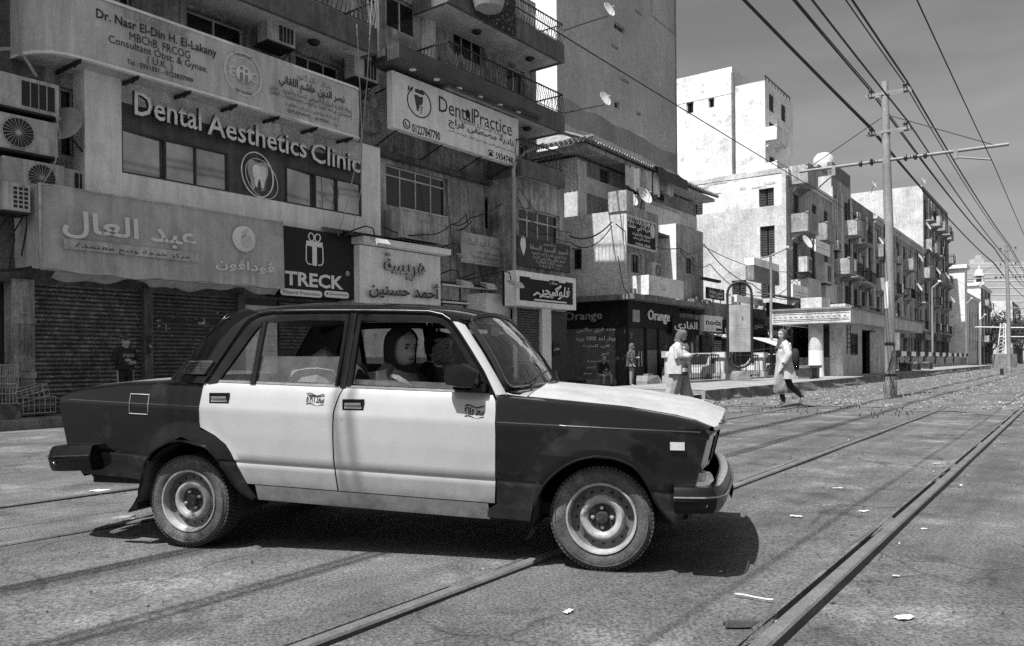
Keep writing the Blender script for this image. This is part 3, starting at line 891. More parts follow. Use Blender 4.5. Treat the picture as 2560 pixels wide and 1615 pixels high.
    obj('front_pillar', mb, [M_white, M_black], car, smooth=50)
    # drip rail
    mb = MB(); pts = [gp(x, z, .012) for x, z in [(-2.372, .995), (-2.30, 1.128), (-2.246, 1.23), (-2.185, 1.338), (-2.145, 1.384), (-2.09, 1.408), (-2.00, 1.420), (-1.75, 1.417), (-1.45, 1.410), (-1.20, 1.402), (-.99, 1.392), (-.905, 1.372), (-.855, 1.340), (-.79, 1.262), (-.725, 1.176), (-.63, 1.045), (-.556, .920)]]
    mb.tube(pts, .008, 6); obj('drip_rail', mb, M_trim, car, smooth=60)
    mb = MB(); pts2 = [(p[0], p[1] + sd * .006, p[2] + .007) for p in pts[4:13]]
    mb.tube(pts2, .0028, 4); obj('drip_trim', mb, M_chrome, car, smooth=60)

# ---- roof
RC = [(-2.36, 1.425), (-2.25, 1.462), (-2.10, 1.486), (-1.936, 1.497), (-1.684, 1.499), (-1.168, 1.472), (-.90, 1.441), (-.80, 1.418), (-.77, 1.400)]
RE = [(-2.36, 1.41), (-2.20, 1.418), (-2.00, 1.422), (-1.5, 1.413), (-1.0, 1.394), (-.90, 1.376), (-.80, 1.345)]
mb = MB(); rows = []
for i in range(31):
    x = lerp(-2.36, -.775, i / 30); row = []
    zt, ze = interp(RC, x), interp(RE, x)
    we = interp([(-2.36, .545), (-2.25, .575), (-2.10, .606), (-1.5, .612), (-1.0, .613), (-.90, .600), (-.82, .565), (-.77, .548)], x)
    for k in range(-12, 13):
        q = k / 12; a = abs(q)
        z = ze + (zt - ze) * (1 - a ** 3.2) ** (1 / 1.3)
        row.append((x + .028 * (1 - a * a) * (1 if i == 30 else 0), we * q, z))
    rows.append(row)
mb.grid(rows)
obj('roof', mb, M_black, car, smooth=50)
# ---- windscreen and surround
def wsp(v, q):
    """v 0 bottom .. 1 top, q -1..1 across"""
    a = abs(q)
    x0, z0, w0 = -.425 - .095 * a ** 2.4, .952 - .012 * a ** 2, .690
    x1, z1, w1 = -.765 - .030 * a ** 2, 1.402 - .060 * a ** 2.6, .556
    return Vector((lerp(x0, x1, v) + .022 * math.sin(PI * v) * (1 - .3 * a), lerp(w0, w1, v) * q, lerp(z0, z1, v) + .012 * math.sin(PI * v)))
mb = MB(); mb.grid([[wsp(lerp(.035, .965, j / 10), lerp(-.965, .965, i / 20)) for i in range(21)] for j in range(11)])
obj('windscreen', mb, M_glass, car, smooth=60)
mb = MB()
def wsring(f, off): 
    pts = []
    n = 14
    def rc(v, q): return wsp(v, q) + Vector((off, 0, off))
    r = .10
    loop = [(lerp(-1 + r, 1 - r, i / n), 0) for i in range(n + 1)] + [(1 - r + r * math.sin(a), r * 1.2 - r * 1.2 * math.cos(a)) for a in (.4, .8, 1.2)] + [(1, lerp(.15, .85, i / 6)) for i in range(7)] + [(1 - r + r * math.cos(a), 1 - r * 1.2 + r * 1.2 * math.sin(a)) for a in (.4, .8, 1.2)] + \
           [(lerp(1 - r, -1 + r, i / n), 1) for i in range(n + 1)] + [(-1 + r - r * math.sin(a), 1 - r * 1.2 + r * 1.2 * math.cos(a)) for a in (.4, .8, 1.2)] + [(-1, lerp(.85, .15, i / 6)) for i in range(7)] + [(-1 + r - r * math.cos(a), r * 1.2 - r * 1.2 * math.sin(a)) for a in (.4, .8, 1.2)]
    return [rc(.5 + (v - .5) * f, q * (1 - (1 - f) * .7)) for q, v in loop]
mb.grid([wsring(1.0, -.004), wsring(.985, .012), wsring(.955, .013), wsring(.925, .003)], close=True)
obj('windscreen_rubber', mb, M_trim, car, smooth=50)
mb = MB(); mb.grid([wsring(.982, .0135), wsring(.965, .0145)], close=True); obj('windscreen_trim', mb, M_chrome, car)
# rear window
def rwp(v, q):
    a = abs(q); return Vector((lerp(-2.69, -2.37, v) - .03 * (1 - a * a) * (1 - v), q * lerp(.655, .54, v), lerp(1.012, 1.415, v) + .012 * (1 - a * a)))
mb = MB(); mb.grid([[rwp(j / 8, lerp(-1, 1, i / 14)) for i in range(15)] for j in range(9)]); obj('rear_window', mb, M_glass, car, smooth=60)
mb = MB(); mb.tube([rwp(0, q / 7) for q in range(-7, 8)] + [rwp(v / 6, 1) for v in range(1, 7)] + [rwp(1, q / 7) for q in range(6, -8, -1)] + [rwp(v / 6, -1) for v in range(5, -1, -1)], .012, 6)
obj('rear_window_rubber', mb, M_trim, car, smooth=60)
# ---- bonnet, cowl, boot lid
mb = MB(); rows = []
for i in range(21):
    x = lerp(-.40, .60, i / 20); row = []
    for k in range(-10, 11):
        q = k / 10; a = abs(q); w = .655 - .03 * max(0, x)
        e = interp(TOPF, x) + .022
        z = e + .052 * (1 - a ** 2.2) - (.014 if i == 20 else .004 if i == 19 else 0) + .012 * math.exp(-((a - .32) / .07) ** 2) * (1 if x < .5 else .6)
        row.append((x + .045 * (1 - a * a) * max(0, (x + .1) / .7), w * q, z))
    rows.append(row)
mb.grid(rows); obj('bonnet', mb, M_hood, car, smooth=50)
mb = MB(); rows = []
for q in [k / 10 for k in range(-10, 11)]:
    b0 = wsp(0, q); a = abs(q)
    rows.append([b0 + Vector((-.01, 0, -.008)), b0 + Vector((.02, 0, -.018)), Vector((-.405 + .02 * 0, .675 * q, interp(TOPF, -.405) + .020 + .052 * (1 - a ** 2.2)))])
mb.grid(rows)
for sd in (-1, 1):
    mb.grid([[(-.575, sd * .757, .905), (-.545, sd * .745, .900), (-.40, sd * .715, .898)], [(-.53, sd * .700, .925), (-.50, sd * .690, .915), (-.40, sd * .655, .908)]])
obj('cowl', mb, M_white, car, smooth=50)
mb = MB(); rows = []
for i in range(15):
    x = lerp(-3.47, -2.685, i / 14); row = []
    for k in range(-8, 9):
        q = k / 8; a = abs(q); e = interp(DECK, x) + .028
        row.append((x - (.03 * (1 - a * a) if i == 0 else 0), .655 * q, e + .022 * (1 - a * a) - (.02 if i == 0 else 0)))
    rows.append(row)
rows.insert(0, [(p[0] - .012, p[1], p[2] - .05) for p in rows[0]])
mb.grid(rows); obj('boot_lid', mb, M_white, car, smooth=50)
# tail
mb = MB(); rows = []
for z in (.40, .50, .62, .77, .87, .915):
    row = []
    for k in range(-6, 7):
        q = k / 6; xe = interp(REAR_EDGE, zc_(-3.4, z)); row.append((xe - .035 * (1 - q * q), q * (half(xe, zc_(xe, min(z, .9))) - .004), z))
    rows.append(row)
mb.grid(rows); tail = obj('tail_panel', mb, M_black, car, smooth=40)
for sd in (-1, 1):
    mb = MB(); mb.box(-3.475, -3.44, sd * .42, sd * .70, .68, .84); obj('tail_lamp', mb, M_redlens, car)
mb = MB(); mb.box(-3.480, -3.46, -.26, .26, .70, .82); obj('number_plate', mb, M_lens, car)
# nose: slam panel, grille, lamps
mb = MB(); rows = []
for z, x in ((.30, .44), (.40, .47), (.50, .508), (.62, .536), (.70, .556), (.765, .575)):
    rows.append([(x + .055 * (1 - (k / 8) ** 2) - .03, k / 8 * .735, z) for k in range(-8, 9)])
mb.grid(rows); nose = obj('nose_panel', mb, M_black, car, smooth=40)
for sd in (-1, 1):
    mb = MB()
    def hp(y, z, o): return (.508 + (z - .5) * .245 + .05 * (1 - (y / .735) ** 2) - .028 + o, sd * y, z)
    # chrome bezel
    ys, ye, zb, zt = .40, .715, .535, .715
    for (a, b, c2, d2) in ((ys, ye, zt - .02, zt), (ys, ye, zb, zb + .02), (ys, ys + .02, zb, zt), (ye - .02, ye, zb, zt)):
        mb.grid([[hp(a, c2, .0), hp(b, c2, .0)], [hp(a, c2, .035), hp(b, c2, .035)], [hp(a, d2, .035), hp(b, d2, .035)], [hp(a, d2, 0), hp(b, d2, 0)]])
    hl = obj('headlamp', mb, M_chrome, car)
    mb = MB(); mb.grid([[hp(lerp(ys + .015, ye - .015, i / 6), lerp(zb + .015, zt - .015, j / 4), .022 + .012 * math.sin(PI * i / 6)) for i in range(7)] for j in range(5)])
    obj('lens', mb, M_lens, hl, smooth=60)
    mb = MB(); mb.box(.50, .545, sd * .60, sd * .71, .478, .522); obj('indicator', mb, M_lens, car)
gr = None
for k in range(11):
    y = lerp(-.37, .37, k / 10); mb = MB()
    mb.grid([[(.508 + (z - .5) * .245 + .05 * (1 - (y / .735) ** 2) - .02, y + dy, z) for z in (.55, .63, .71)] for dy in (-.006, .006)] + [[(.508 + (z - .5) * .245 + .05 * (1 - (y / .735) ** 2) + .012, y, z) for z in (.55, .63, .71)]])
    obj('grille_bar', mb, M_chrome if k in (0, 10) else M_trim, nose)
mb = MB(); mb.tube([(.60 + .05 * (1 - (k / 8) ** 2), k / 8 * .70, .752) for k in range(-8, 9)], .012, 6); obj('grille_rail', mb, M_chrome, nose, smooth=60)
# ---- bumpers
def bumper(path, z0, z1, tilt, name, flip):
    mb = MB(); rows = []; n = len(path)
    prof = [(-.075, 0.0), (-.030, 0.0), (.0, .02), (.016, .22), (.020, .42), (.026, .5), (.020, .58), (.016, .78), (.0, .98), (-.03, 1.0), (-.05, .98)]
    for i, (x, y) in enumerate(path):
        a = Vector(path[max(0, i - 1)]); b = Vector(path[min(n - 1, i + 1)]); d = (b - a).normalized(); nn = Vector((d.y, -d.x)) * flip
        rows.append([(x + nn.x * o, y + nn.y * o, lerp(z0, z1, h) + tilt * (x - path[0][0])) for o, h in prof])
    mb.grid(rows); mb.m = [1 if (i % 10) in (8, 9) else 0 for i in range(len(mb.f))]
    mb.poly(rows[0]); mb.poly(rows[-1])
    bp = obj(name, mb, [M_trim, M_chrome], car, smooth=30)
    mb = MB(); mb.grid([[(r[5][0], r[5][1], r[5][2] + .012) for r in rows], [(r[5][0] + (r[5][0] - r[0][0]) * .08, r[5][1] + (r[5][1] - r[0][1]) * .08, r[5][2] + .017) for r in rows], [(r[5][0], r[5][1], r[5][2] + .023) for r in rows]])
    obj('bumper_trim', mb, M_chrome, bp)
    for sd in (0, -1):
        r = rows[2 if sd == 0 else -3]; c = r[4]
        mb = MB(); mb.lathe([(0, .012), (.009, .008), (.012, 0)], (c[0], c[1] + (-.004 if c[1] < 0 else .004), c[2] - .01), 'y', 10); obj('bumper_bolt', mb, M_chrome, bp)
half_f = [(.395, -.835), (.46, -.836), (.545, -.832), (.585, -.810), (.615, -.74), (.632, -.60), (.645, -.40), (.655, -.2), (.658, 0)]
bumper(half_f + [(x, -y) for x, y in reversed(half_f[:-1])], .330, .466, .02, 'front_bumper', 1)
half_r = [(-3.135, -.832), (-3.25, -.834), (-3.40, -.826), (-3.47, -.80), (-3.52, -.72), (-3.545, -.5), (-3.555, -.2), (-3.556, 0)]
bumper(half_r + [(x, -y) for x, y in reversed(half_r[:-1])], .452, .612, .05, 'rear_bumper', -1)
# torn rubber strip hanging from the far end of the front bumper
mb = MB(); mb.prism([(.655, .30, .43), (.667, .28, .43), (.690, .24, .30), (.677, .23, .24), (.655, .27, .29)], (.004, .012, 0)); obj('loose_strip', mb, M_trim, car)
# ---- underbody
mb = MB()
mb.box(-3.30, .40, -.66, .66, .30, .36, tf=lambda p: Vector((p.x, p.y, p.z - RK * (p.x + 1.0)))) 
mb.box(-3.25, -2.90, -.70, .70, .36, .60); mb.box(.20, .45, -.60, .60, .26, .34); mb.tube([(-3.3, .2, .30), (-2.6, .25, .26), (-.3, .2, .22)], .03, 8)
mb.tube([(-2.5, -.66, .28), (-2.5, .66, .28)], .05, 8); mb.lathe([(0, -.12), (.10, -.08), (.13, 0), (.10, .08), (0, .12)], (-2.5, 0, .28), 'x', 12)
mb.box(-.45, .42, -.44, .44, .34, .74); mb.box(-.52, -.46, -.74, .74, .30, .90)
obj('underbody', mb, M_under, car)
# mud flaps
for x0, x1, zt, zb, dx in ((-2.76, -2.80, .52, .20, -.09), (-.33, -.36, .36, .15, -.02)):
    for sd in (-1, 1):
        mb = MB(); rows = []
        for j in range(7):
            v = j / 6; row = []
            for i in range(4):
                row.append((lerp(x0, x1, v) + dx * v ** 3, sd * (.81 - .20 * i / 3), lerp(zt, zb, v)))
            rows.append(row)
        mb.grid(rows); mb.grid([[(p[0] - .012, p[1], p[2]) for p in r] for r in rows])
        fl = obj('mud_flap', mb, M_rubber, car, smooth=40)
        if x0 < -1 and sd < 0:
            mb = MB(); mb.prism([(-2.97 + .055 * math.cos(a) * 1.6, -.76 + .03 * math.sin(a), .155 + .012 * math.cos(a)) for a in [k * PI / 6 for k in range(12)]], (0, 0, .008)); obj('bent_bracket', mb, M_rim, fl)
# ---- wheels
def wheel(x, zc, sd, spin):
    w = bpy.data.objects.new('wheel', None); COL.objects.link(w); w.parent = car; w.empty_display_size = .1
    w.location = (x, sd * .675, zc); w.rotation_euler = (0, spin, 0 if sd < 0 else PI)
    R = zc + .001; n = 56
    # local y negative = outwards
    mb = MB()
    prof = [(.186, .075), (.205, .088), (.235, .092), (R - .022, .086), (R - .010, .074)]
    mb.lathe([(r, -h) for r, h in prof] , n=n, axis='y'); 
    mb.lathe([(r, h) for r, h in prof], n=n, axis='y')
    mb.lathe([(.243, -.0925), (.246, -.0945), (.249, -.0925)], n=n, axis='y')
    obj('tyre', mb, M_rubber, w, smooth=50)
    mb = MB(); N = 72                       # tread with blocks
    for k in range(N):
        a0, a1 = 2 * PI * k / N, 2 * PI * (k + .72) / N
        for c, (y0, y1) in enumerate(((-.076, -.044), (-.038, -.004), (.004, .038), (.044, .076))):
            sh_ = (c % 2) * PI / N
            q = []
            for rr in (R - .012, R):
                for a, y in ((a0 + sh_, y0), (a1 + sh_, y0), (a1 + sh_, y1), (a0 + sh_, y1)): q.append((rr * math.cos(a), y, rr * math.sin(a)))
            b = len(mb.v); mb.v += q
            for f in ((4, 5, 6, 7), (0, 1, 5, 4), (1, 2, 6, 5), (2, 3, 7, 6), (3, 0, 4, 7)): mb.face(*[b + i for i in f])
    mb.lathe([(R - .011, -.078), (R - .011, .078)], n=n, axis='y')
    obj('tread', mb, M_tread, w)
    rim = MB()
    rim.lathe([(.176, .07), (.186, -.066), (.190, -.079), (.186, -.087), (.178, -.085), (.173, -.070), (.169, -.040)], n=48, axis='y')
    ro = obj('rim', rim, M_rim, w, smooth=45)
    mb = MB(); mb.lathe([(.169, -.040), (.160, -.026), (.150, -.022), (.128, -.030), (.122, -.033)], n=48, axis='y'); obj('disc', mb, M_rimring, ro, smooth=45)
    mb = MB(); mb.lathe([(.122, -.033), (.116, -.052), (.106, -.062), (.094, -.062), (.080, -.050), (.073, -.034)], n=48, axis='y'); obj('dome', mb, M_rim if True else M_rim, ro, smooth=45)
    mb = MB(); mb.lathe([(.073, -.034), (.060, -.030), (.036, -.030), (.033, -.052), (.028, -.060), (0, -.062)], n=32, axis='y'); hb = obj('hub', mb, M_hub, ro, smooth=40)
    nut = None
    for k in range(4):
        a = PI / 4 + k * PI / 2
        if nut is None:
            mb = MB(); mb.lathe([(.011, 0), (.011, -.016), (.006, -.021), (0, -.021)], n=6, axis='y'); nut = mb.mesh('wheel_nut', M_rim)
        link('wheel_nut', nut, ro, (.051 * math.cos(a), -.030, .051 * math.sin(a)))
    hole = None
    for k in range(16):
        a = 2 * PI * k / 16
        if hole is None:
            mb = MB(); mb.lathe([(.0085, 0), (0, -.0005)], n=10, axis='y'); hole = mb.mesh('rim_hole', M_dark)
        link('rim_hole', hole, ro, (.139 * math.cos(a), -.0275, .139 * math.sin(a)))
for x, z in ((-2.505, .276), (.012, .274)):
    for sd in (-1, 1): wheel(x, z, sd, random.uniform(0, 6))
# ---- wipers
for y0, y1, x0 in ((-.50, .02, -.43), (.16, .60, -.43)):
    p0 = wsp(.03, y0 / .69) ; p1 = wsp(.15, y1 / .66)
    mb = MB(); o = Vector((.028, 0, .022))
    mb.tube([wsp(-.05, (y0 + .02) / .69) + o, p0.lerp(p1, .45) + o], .006, 6); mb.tube([p0 + o, p0.lerp(p1, .5) + o * 1.05, p1 + o], .0055, 6)
    obj('wiper', mb, M_trim, car)
# ---- interior
def cushion(mb, x0, x1, y0, y1, z0, z1, lean=0.0, r=.04):
    """rounded pad"""
    rows = []
    for zz, ins in ((0, 1), (.12, .25), (.35, 0), (.75, 0), (.93, .3), (1, 1)):
        z = lerp(z0, z1, zz); i = r * ins; xo = lean * (z - z0)
        rows.append([(x0 + i + xo, y0 + i + r, z), (x0 + i + xo + .0, y0 + i, z), (x0 + r + i + xo, y0 + i, z), (x1 - r - i + xo, y0 + i, z), (x1 - i + xo, y0 + i + r, z), (x1 - i + xo, y1 - i - r, z), (x1 - r - i + xo, y1 - i, z), (x0 + r + i + xo, y1 - i, z), (x0 + i + xo, y1 - i - r, z)])
    b = len(mb.v); mb.grid(rows, close=True); mb.face(*range(b, b + 9)); mb.face(*range(b + 45, b + 54))
for y in (-.36, .36):
    mb = MB(); cushion(mb, -1.45, -.93, y - .25, y + .25, .44, .60); cushion(mb, -1.48, -1.34, y - .25, y + .25, .58, 1.10, -.22)
    obj('front_seat', mb, M_seat, car, smooth=50)
mb = MB(); cushion(mb, -2.25, -1.80, -.62, .62, .46, .64); cushion(mb, -2.30, -2.16, -.62, .62, .62, 1.04, -.25)
obj('rear_seat', mb, M_seat, car, smooth=50)
mb = MB(); mb.box(-2.72, -2.33, -.62, .62, .97, 1.0); obj('parcel_shelf', mb, M_dark, car)
mb = MB(); mb.grid([[(x, y, z) for y in (-.66, 0, .66)] for x, z in ((-.45, .93), (-.62, .955), (-.74, .93), (-.77, .86), (-.72, .66), (-.55, .6))]); obj('dashboard', mb, M_dark, car, smooth=30)
mb = MB()
c0, ax = Vector((-.86, .34, .90)), Vector((-.80, 0, .42)).normalized(); e1 = Vector((0, 1, 0)); e2 = ax.cross(e1)
mb.tube([c0 + (e1 * math.cos(2 * PI * k / 28) + e2 * math.sin(2 * PI * k / 28)) * .19 for k in range(29)], .014, 8)
for a in (.2, PI - .2, -PI / 2): mb.tube([c0 - ax * .03, c0 + (e1 * math.cos(a) + e2 * math.sin(a)) * .185], .016, 6)
mb.tube([c0 - ax * .02, c0 - ax * .3], .03, 8); mb.lathe([(0, .01), (.04, 0), (.05, -.03)], tuple(c0), 'z', 12)
obj('steering_wheel', mb, M_trim, car, smooth=50)
mb = MB(); mb.grid([[(x, y, z) for y in (-.60, -.3, 0, .3, .60)] for x, z in ((-2.33, 1.385), (-1.7, 1.43), (-.9, 1.385))]); obj('headlining', mb, M_seat, car)
for sd in (-1, 1):
    mb = MB(); mb.grid([[(x, sd * .70, .40), (x, sd * .725, .92), (x, sd * .745, .945 - RK * (x + 1))] for x in (-2.3, -1.5, -.58)]); obj('door_lining', mb, M_dark, car)
mb = MB(); mb.box(-.80, -.775, -.10, .10, 1.275, 1.325); mb.tube([(-.79, 0, 1.32), (-.77, 0, 1.38)], .008, 6); obj('inside_mirror', mb, M_trim, car)
# ================================================================== the clinic block: left facade with its signs
M_pl = mat('plaster_grey', 0.34, 0.95, var=0.5, vscale=0.7, stain=0.55, stain_v=0.12, stain_scale=1.6, stain_th=0.53, streak=0.6, grain=0.22, gscale=22, bump=0.5, bscale=18)
M_pl_d = mat('plaster_dark', 0.12, 0.95, var=0.45, vscale=0.9, stain=0.5, stain_v=0.07, stain_scale=1.1, streak=0.5, grain=0.3, gscale=20, bump=0.6, bscale=16)
M_pl_l = mat('plaster_light', 0.66, 0.95, var=0.25, vscale=0.9, stain=0.5, stain_v=0.34, stain_scale=1.0, stain_th=0.55, streak=0.35, grain=0.18, gscale=20, bump=0.4, bscale=18)
M_fascia = mat('balcony_fascia', 0.13, 0.9, var=0.3, vscale=1.2, streak=0.4, grain=0.2, gscale=25)
M_soffit = mat('balcony_soffit', 0.50, 0.95, var=0.25, vscale=1.0, stain=0.4, stain_v=0.3, stain_scale=1.4, grain=0.15, gscale=20)
M_panelw = mat('sheet_white', 0.88, 0.6, var=0.10, vscale=0.8, streak=0.22, stain=0.25, stain_v=0.5, stain_scale=2.2)
M_paneld = mat('sheet_dark', 0.08, 0.5, var=0.35, vscale=2, streak=0.5, stain=0.3, stain_v=0.10, stain_scale=2.2)
M_sheet = mat('sheet_grey', 0.58, 0.6, var=0.22, vscale=0.6, streak=0.32, stain=0.25, stain_v=0.30, stain_scale=1.2, grain=0.10, gscale=40)
M_letter = mat('letter_face', 0.9, 0.55, var=0.15, vscale=4, streak=0.2)
M_letter_s = mat('letter_side', 0.05, 0.6)
M_wood = mat('dark_frame', 0.05, 0.7, var=0.3, vscale=5)
M_alu = mat('aluminium', 0.55, 0.45, metal=0.2, var=0.2, vscale=3)
M_pane = mat('dark_pane', 0.015, 0.08, spec=0.7, var=0.5, vscale=0.8)
M_mirror = mat('mirror_pane', 0.42, 0.05, metal=0.85, var=0.3, vscale=0.7)
M_iron = mat('wrought_iron', 0.018, 0.6)
M_ac = mat('aircon_case', 0.5, 0.6, var=0.2, vscale=3, streak=0.4, stain=0.35, stain_v=0.2, stain_scale=4)
M_acd = mat('aircon_grille', 0.02, 0.6)
M_slat = mat('shutter_slat', 0.14, 0.6, metal=0.15, var=0.4, vscale=2.5, stain=0.75, stain_v=0.30, stain_scale=5.5, stain_th=0.53, grain=0.5, gscale=28)
M_slat2 = mat('shutter_slat_dark', 0.10, 0.6, metal=0.15, var=0.4, vscale=2.5, stain=0.6, stain_v=0.20, stain_scale=6, stain_th=0.54, grain=0.4, gscale=28)
M_post = mat('poster_scraps', 0.03, 0.8, stain=1.0, stain_v=0.6, stain_scale=5.5, stain_th=0.57, grain=0.4, gscale=25)
M_dish = mat('dish', 0.55, 0.55, var=0.15, vscale=4, stain=0.2, stain_v=0.3, stain_scale=6)
M_cable = mat('cable', 0.02, 0.7)
M_cable_l = mat('cable_pale', 0.35, 0.7)
M_cloth = mat('banner_cloth', 0.46, 0.85, var=0.2, vscale=1.5, streak=0.25, grain=0.12, gscale=90)
M_tin = mat('tin_roof', 0.09, 0.7, var=0.4, vscale=3, grain=0.3, gscale=30)

def rect_px(W, x0, y0, x1, y1, off=0.0):
    a, b = W.at(x0, y0, off), W.at(x1, y1, off)
    return a[0], b[0], b[1], a[1]                         # u0, u1, z0, z1
def wall_holes(mb, u0, u1, z0, z1, rects, y=0.0, depth=0.25, m=0):
    us = sorted(set([u0, u1] + [max(u0, min(u1, q)) for r in rects for q in r[:2]])); zs = sorted(set([z0, z1] + [max(z0, min(z1, q)) for r in rects for q in r[2:4]]))
    for a, b in zip(us, us[1:]):
        for c, d in zip(zs, zs[1:]):
            mu, mz = (a + b) / 2, (c + d) / 2
            if any(r[0] < mu < r[1] and r[2] < mz < r[3] for r in rects): continue
            mb.poly([(a, y, c), (b, y, c), (b, y, d), (a, y, d)], m)
    for r in rects:
        a, b, c, d = r[:4]
        for p, q in (((a, c), (b, c)), ((b, c), (b, d)), ((b, d), (a, d)), ((a, d), (a, c))):
            mb.poly([(p[0], y, p[1]), (q[0], y, q[1]), (q[0], y + depth, q[1]), (p[0], y + depth, p[1])], m)
def frame_box(mb, u0, u1, z0, z1, y0, y1, w, m=0):
    mb.box(u0, u1, y0, y1, z1 - w, z1, m); mb.box(u0, u1, y0, y1, z0, z0 + w, m)
    mb.box(u0, u0 + w, y0, y1, z0 + w, z1 - w, m); mb.box(u1 - w, u1, y0, y1, z0 + w, z1 - w, m)
def window(parent, u0, u1, z0, z1, y=0.12, cols=2, frame=M_alu, pane=M_pane, w=0.045, transom=None):
    """framed window set back at depth y; panes are sub-parts"""
    mb = MB(); frame_box(mb, u0 + .004, u1 - .004, z0 + .004, z1 - .004, y, y + .06, w)
    for k in range(1, cols):
        x = lerp(u0, u1, k / cols); mb.box(x - w / 2, x + w / 2, y + .002, y + .058, z0 + w, z1 - w)
    if transom:
        zt = lerp(z0, z1, transom); mb.box(u0 + w, u1 - w, y - .006, y + .055, zt - w / 2, zt + w / 2)
    o = obj('window', mb, frame, parent)
    for k in range(cols):
        a, b = lerp(u0, u1, k / cols), lerp(u0, u1, (k + 1) / cols)
        for c, d in ([(z0, z1)] if not transom else [(z0, lerp(z0, z1, transom)), (lerp(z0, z1, transom), z1)]):
            mb = MB(); mb.box(a + w * .6, b - w * .6, y + .030, y + .036, c + w * .6, d - w * .6); obj('pane', mb, pane, o)
    return o
def slats(parent, u0, u1, z0, z1, pitch, m, y=0.02):
    """roller shutter: every slat is a piece of its own, one shared mesh"""
    sh = MB(); w = u1 - u0
    prof = [(.012, .02 * pitch), (-.010, .06 * pitch), (-.026, .30 * pitch), (-.028, .55 * pitch), (-.012, .78 * pitch), (.012, .82 * pitch)]
    sh.grid([[(0, a, b), (w, a, b)] for a, b in prof])
    me = sh.mesh('slat', m, smooth=50)
    roll = bpy.data.objects.new('roller_shutter', None); COL.objects.link(roll); roll.parent = parent; roll.location = (u0, y, z0)
    n = int((z1 - z0) / pitch)
    for k in range(n): link('slat', me, roll, (0, random.uniform(-.007, .007), k * pitch), rot=(random.uniform(-.05, .05), random.uniform(-.0015, .0015), 0))
    mb = MB(); mb.box(0, w, .02, .04, 0, z1 - z0); obj('backing', mb, M_wood, roll)
    return roll

clinic = thing('clinic_block', 'grey plastered apartment block carrying the dental clinic signs', 'building', (W1.p[0], W1.p[1], 0), W1.rz)
U_END = W1.at(1341, 250)[0]
def R1(*a, off=0.0): return rect_px(W1, *a, off)
wins = []
wins.append(R1(465, 18, 612, 128)); wins.append(R1(737, 128, 852, 213)); wins.append(R1(966, -20, 1044, 98)); wins.append(R1(1134, 72, 1211, 168)); wins.append(R1(1267, 160, 1312, 240))
wins.append(R1(965, 408, 1120, 545)); wins.append(R1(1212, 491, 1260, 581)); wins.append(R1(152, 215, 218, 400)); wins.append(R1(300, -60, 330, 20))
wins.append(R1(1290, 355, 1318, 415))
mb = MB(); wall_holes(mb, -6.0, U_END, 3.0, 14.4, wins, 0.0, .22); mb.box(-18, 8, .001, 9, 14.4, 26.0); mb.box(-18, -6.0, 0, 9, 0, 14.4)
mb.poly([(U_END, 0, 3.0), (U_END, 9, 3.0), (U_END, 9, 14.4), (U_END, 0, 14.4)])
mb.poly([(-6, .3, 14.4), (U_END, .3, 14.4), (U_END, 9, 14.4), (-6, 9, 14.4)])
obj('wall', mb, M_pl, clinic)
mb = MB(); mb.box(-6, U_END - .05, .5, .6, 0, 14.3); obj('back_wall', mb, M_wood, clinic)
spec = [(2, None), (3, None), (2, None), (3, None), (2, None), (4, .76), (2, None), (2, None), (1, None), (1, None)]
for r, (c, tr) in zip(wins, spec):
    window(clinic, *r, y=.12, cols=c, transom=tr, frame=M_alu)
# window surrounds
for r in (wins[0], wins[1]):
    mb = MB(); frame_box(mb, r[0] - .16, r[1] + .16, r[2] - .1, r[3] + .16, -.04, -.001, .155); obj('window_surround', mb, M_pl, clinic)
# left dark part of the wall, a little proud, and vertical pilasters
mb = MB(); mb.box(-6.0, W1.at(108, 100)[0], -.03, .10, 3.2, 14.3); obj('rough_render', mb, M_pl_d, clinic)
def pilaster(x0, x1, y_top, y_bot, off, m, flutes=0, px=0):
    a = W1.at(x0, (y_top + y_bot) / 2, off)[0]; b = W1.at(x1, (y_top + y_bot) / 2, off)[0]
    zt = W1.at((x0 + x1) / 2, y_top, off)[1]; zb = W1.at((x0 + x1) / 2, y_bot, off)[1]
    mb = MB()
    if flutes:
        w = (b - a) / flutes
        for k in range(flutes): mb.box(a + k * w + .012, a + (k + 1) * w - .012, -off, -.002, zb, zt)
        mb.box(a, b, -off + .025, -.002, zb, zt)
    else: mb.box(a, b, -off, -.002, zb, zt)
    return obj('pilaster', mb, m, clinic)
pilaster(1063, 1090, -20, 178, .14, M_pl_l, 4)
pilaster(930, 949, -20, 245, .20, M_pl_l, 3)
# pedestal under the left pilaster
a, b, c, d = R1(908, 262, 972, 342, off=.35)
mb = MB(); mb.box(a, b, -.35, -.002, c, d); mb.box(a - .06, b + .06, -.42, -.002, d, d + .12); mb.lathe([(.22, 0), (.24, .05), (.20, .12), (.18, .22)], ((a + b) / 2, -.2, d + .12), 'z', 16)
obj('pedestal', mb, M_pl, clinic)

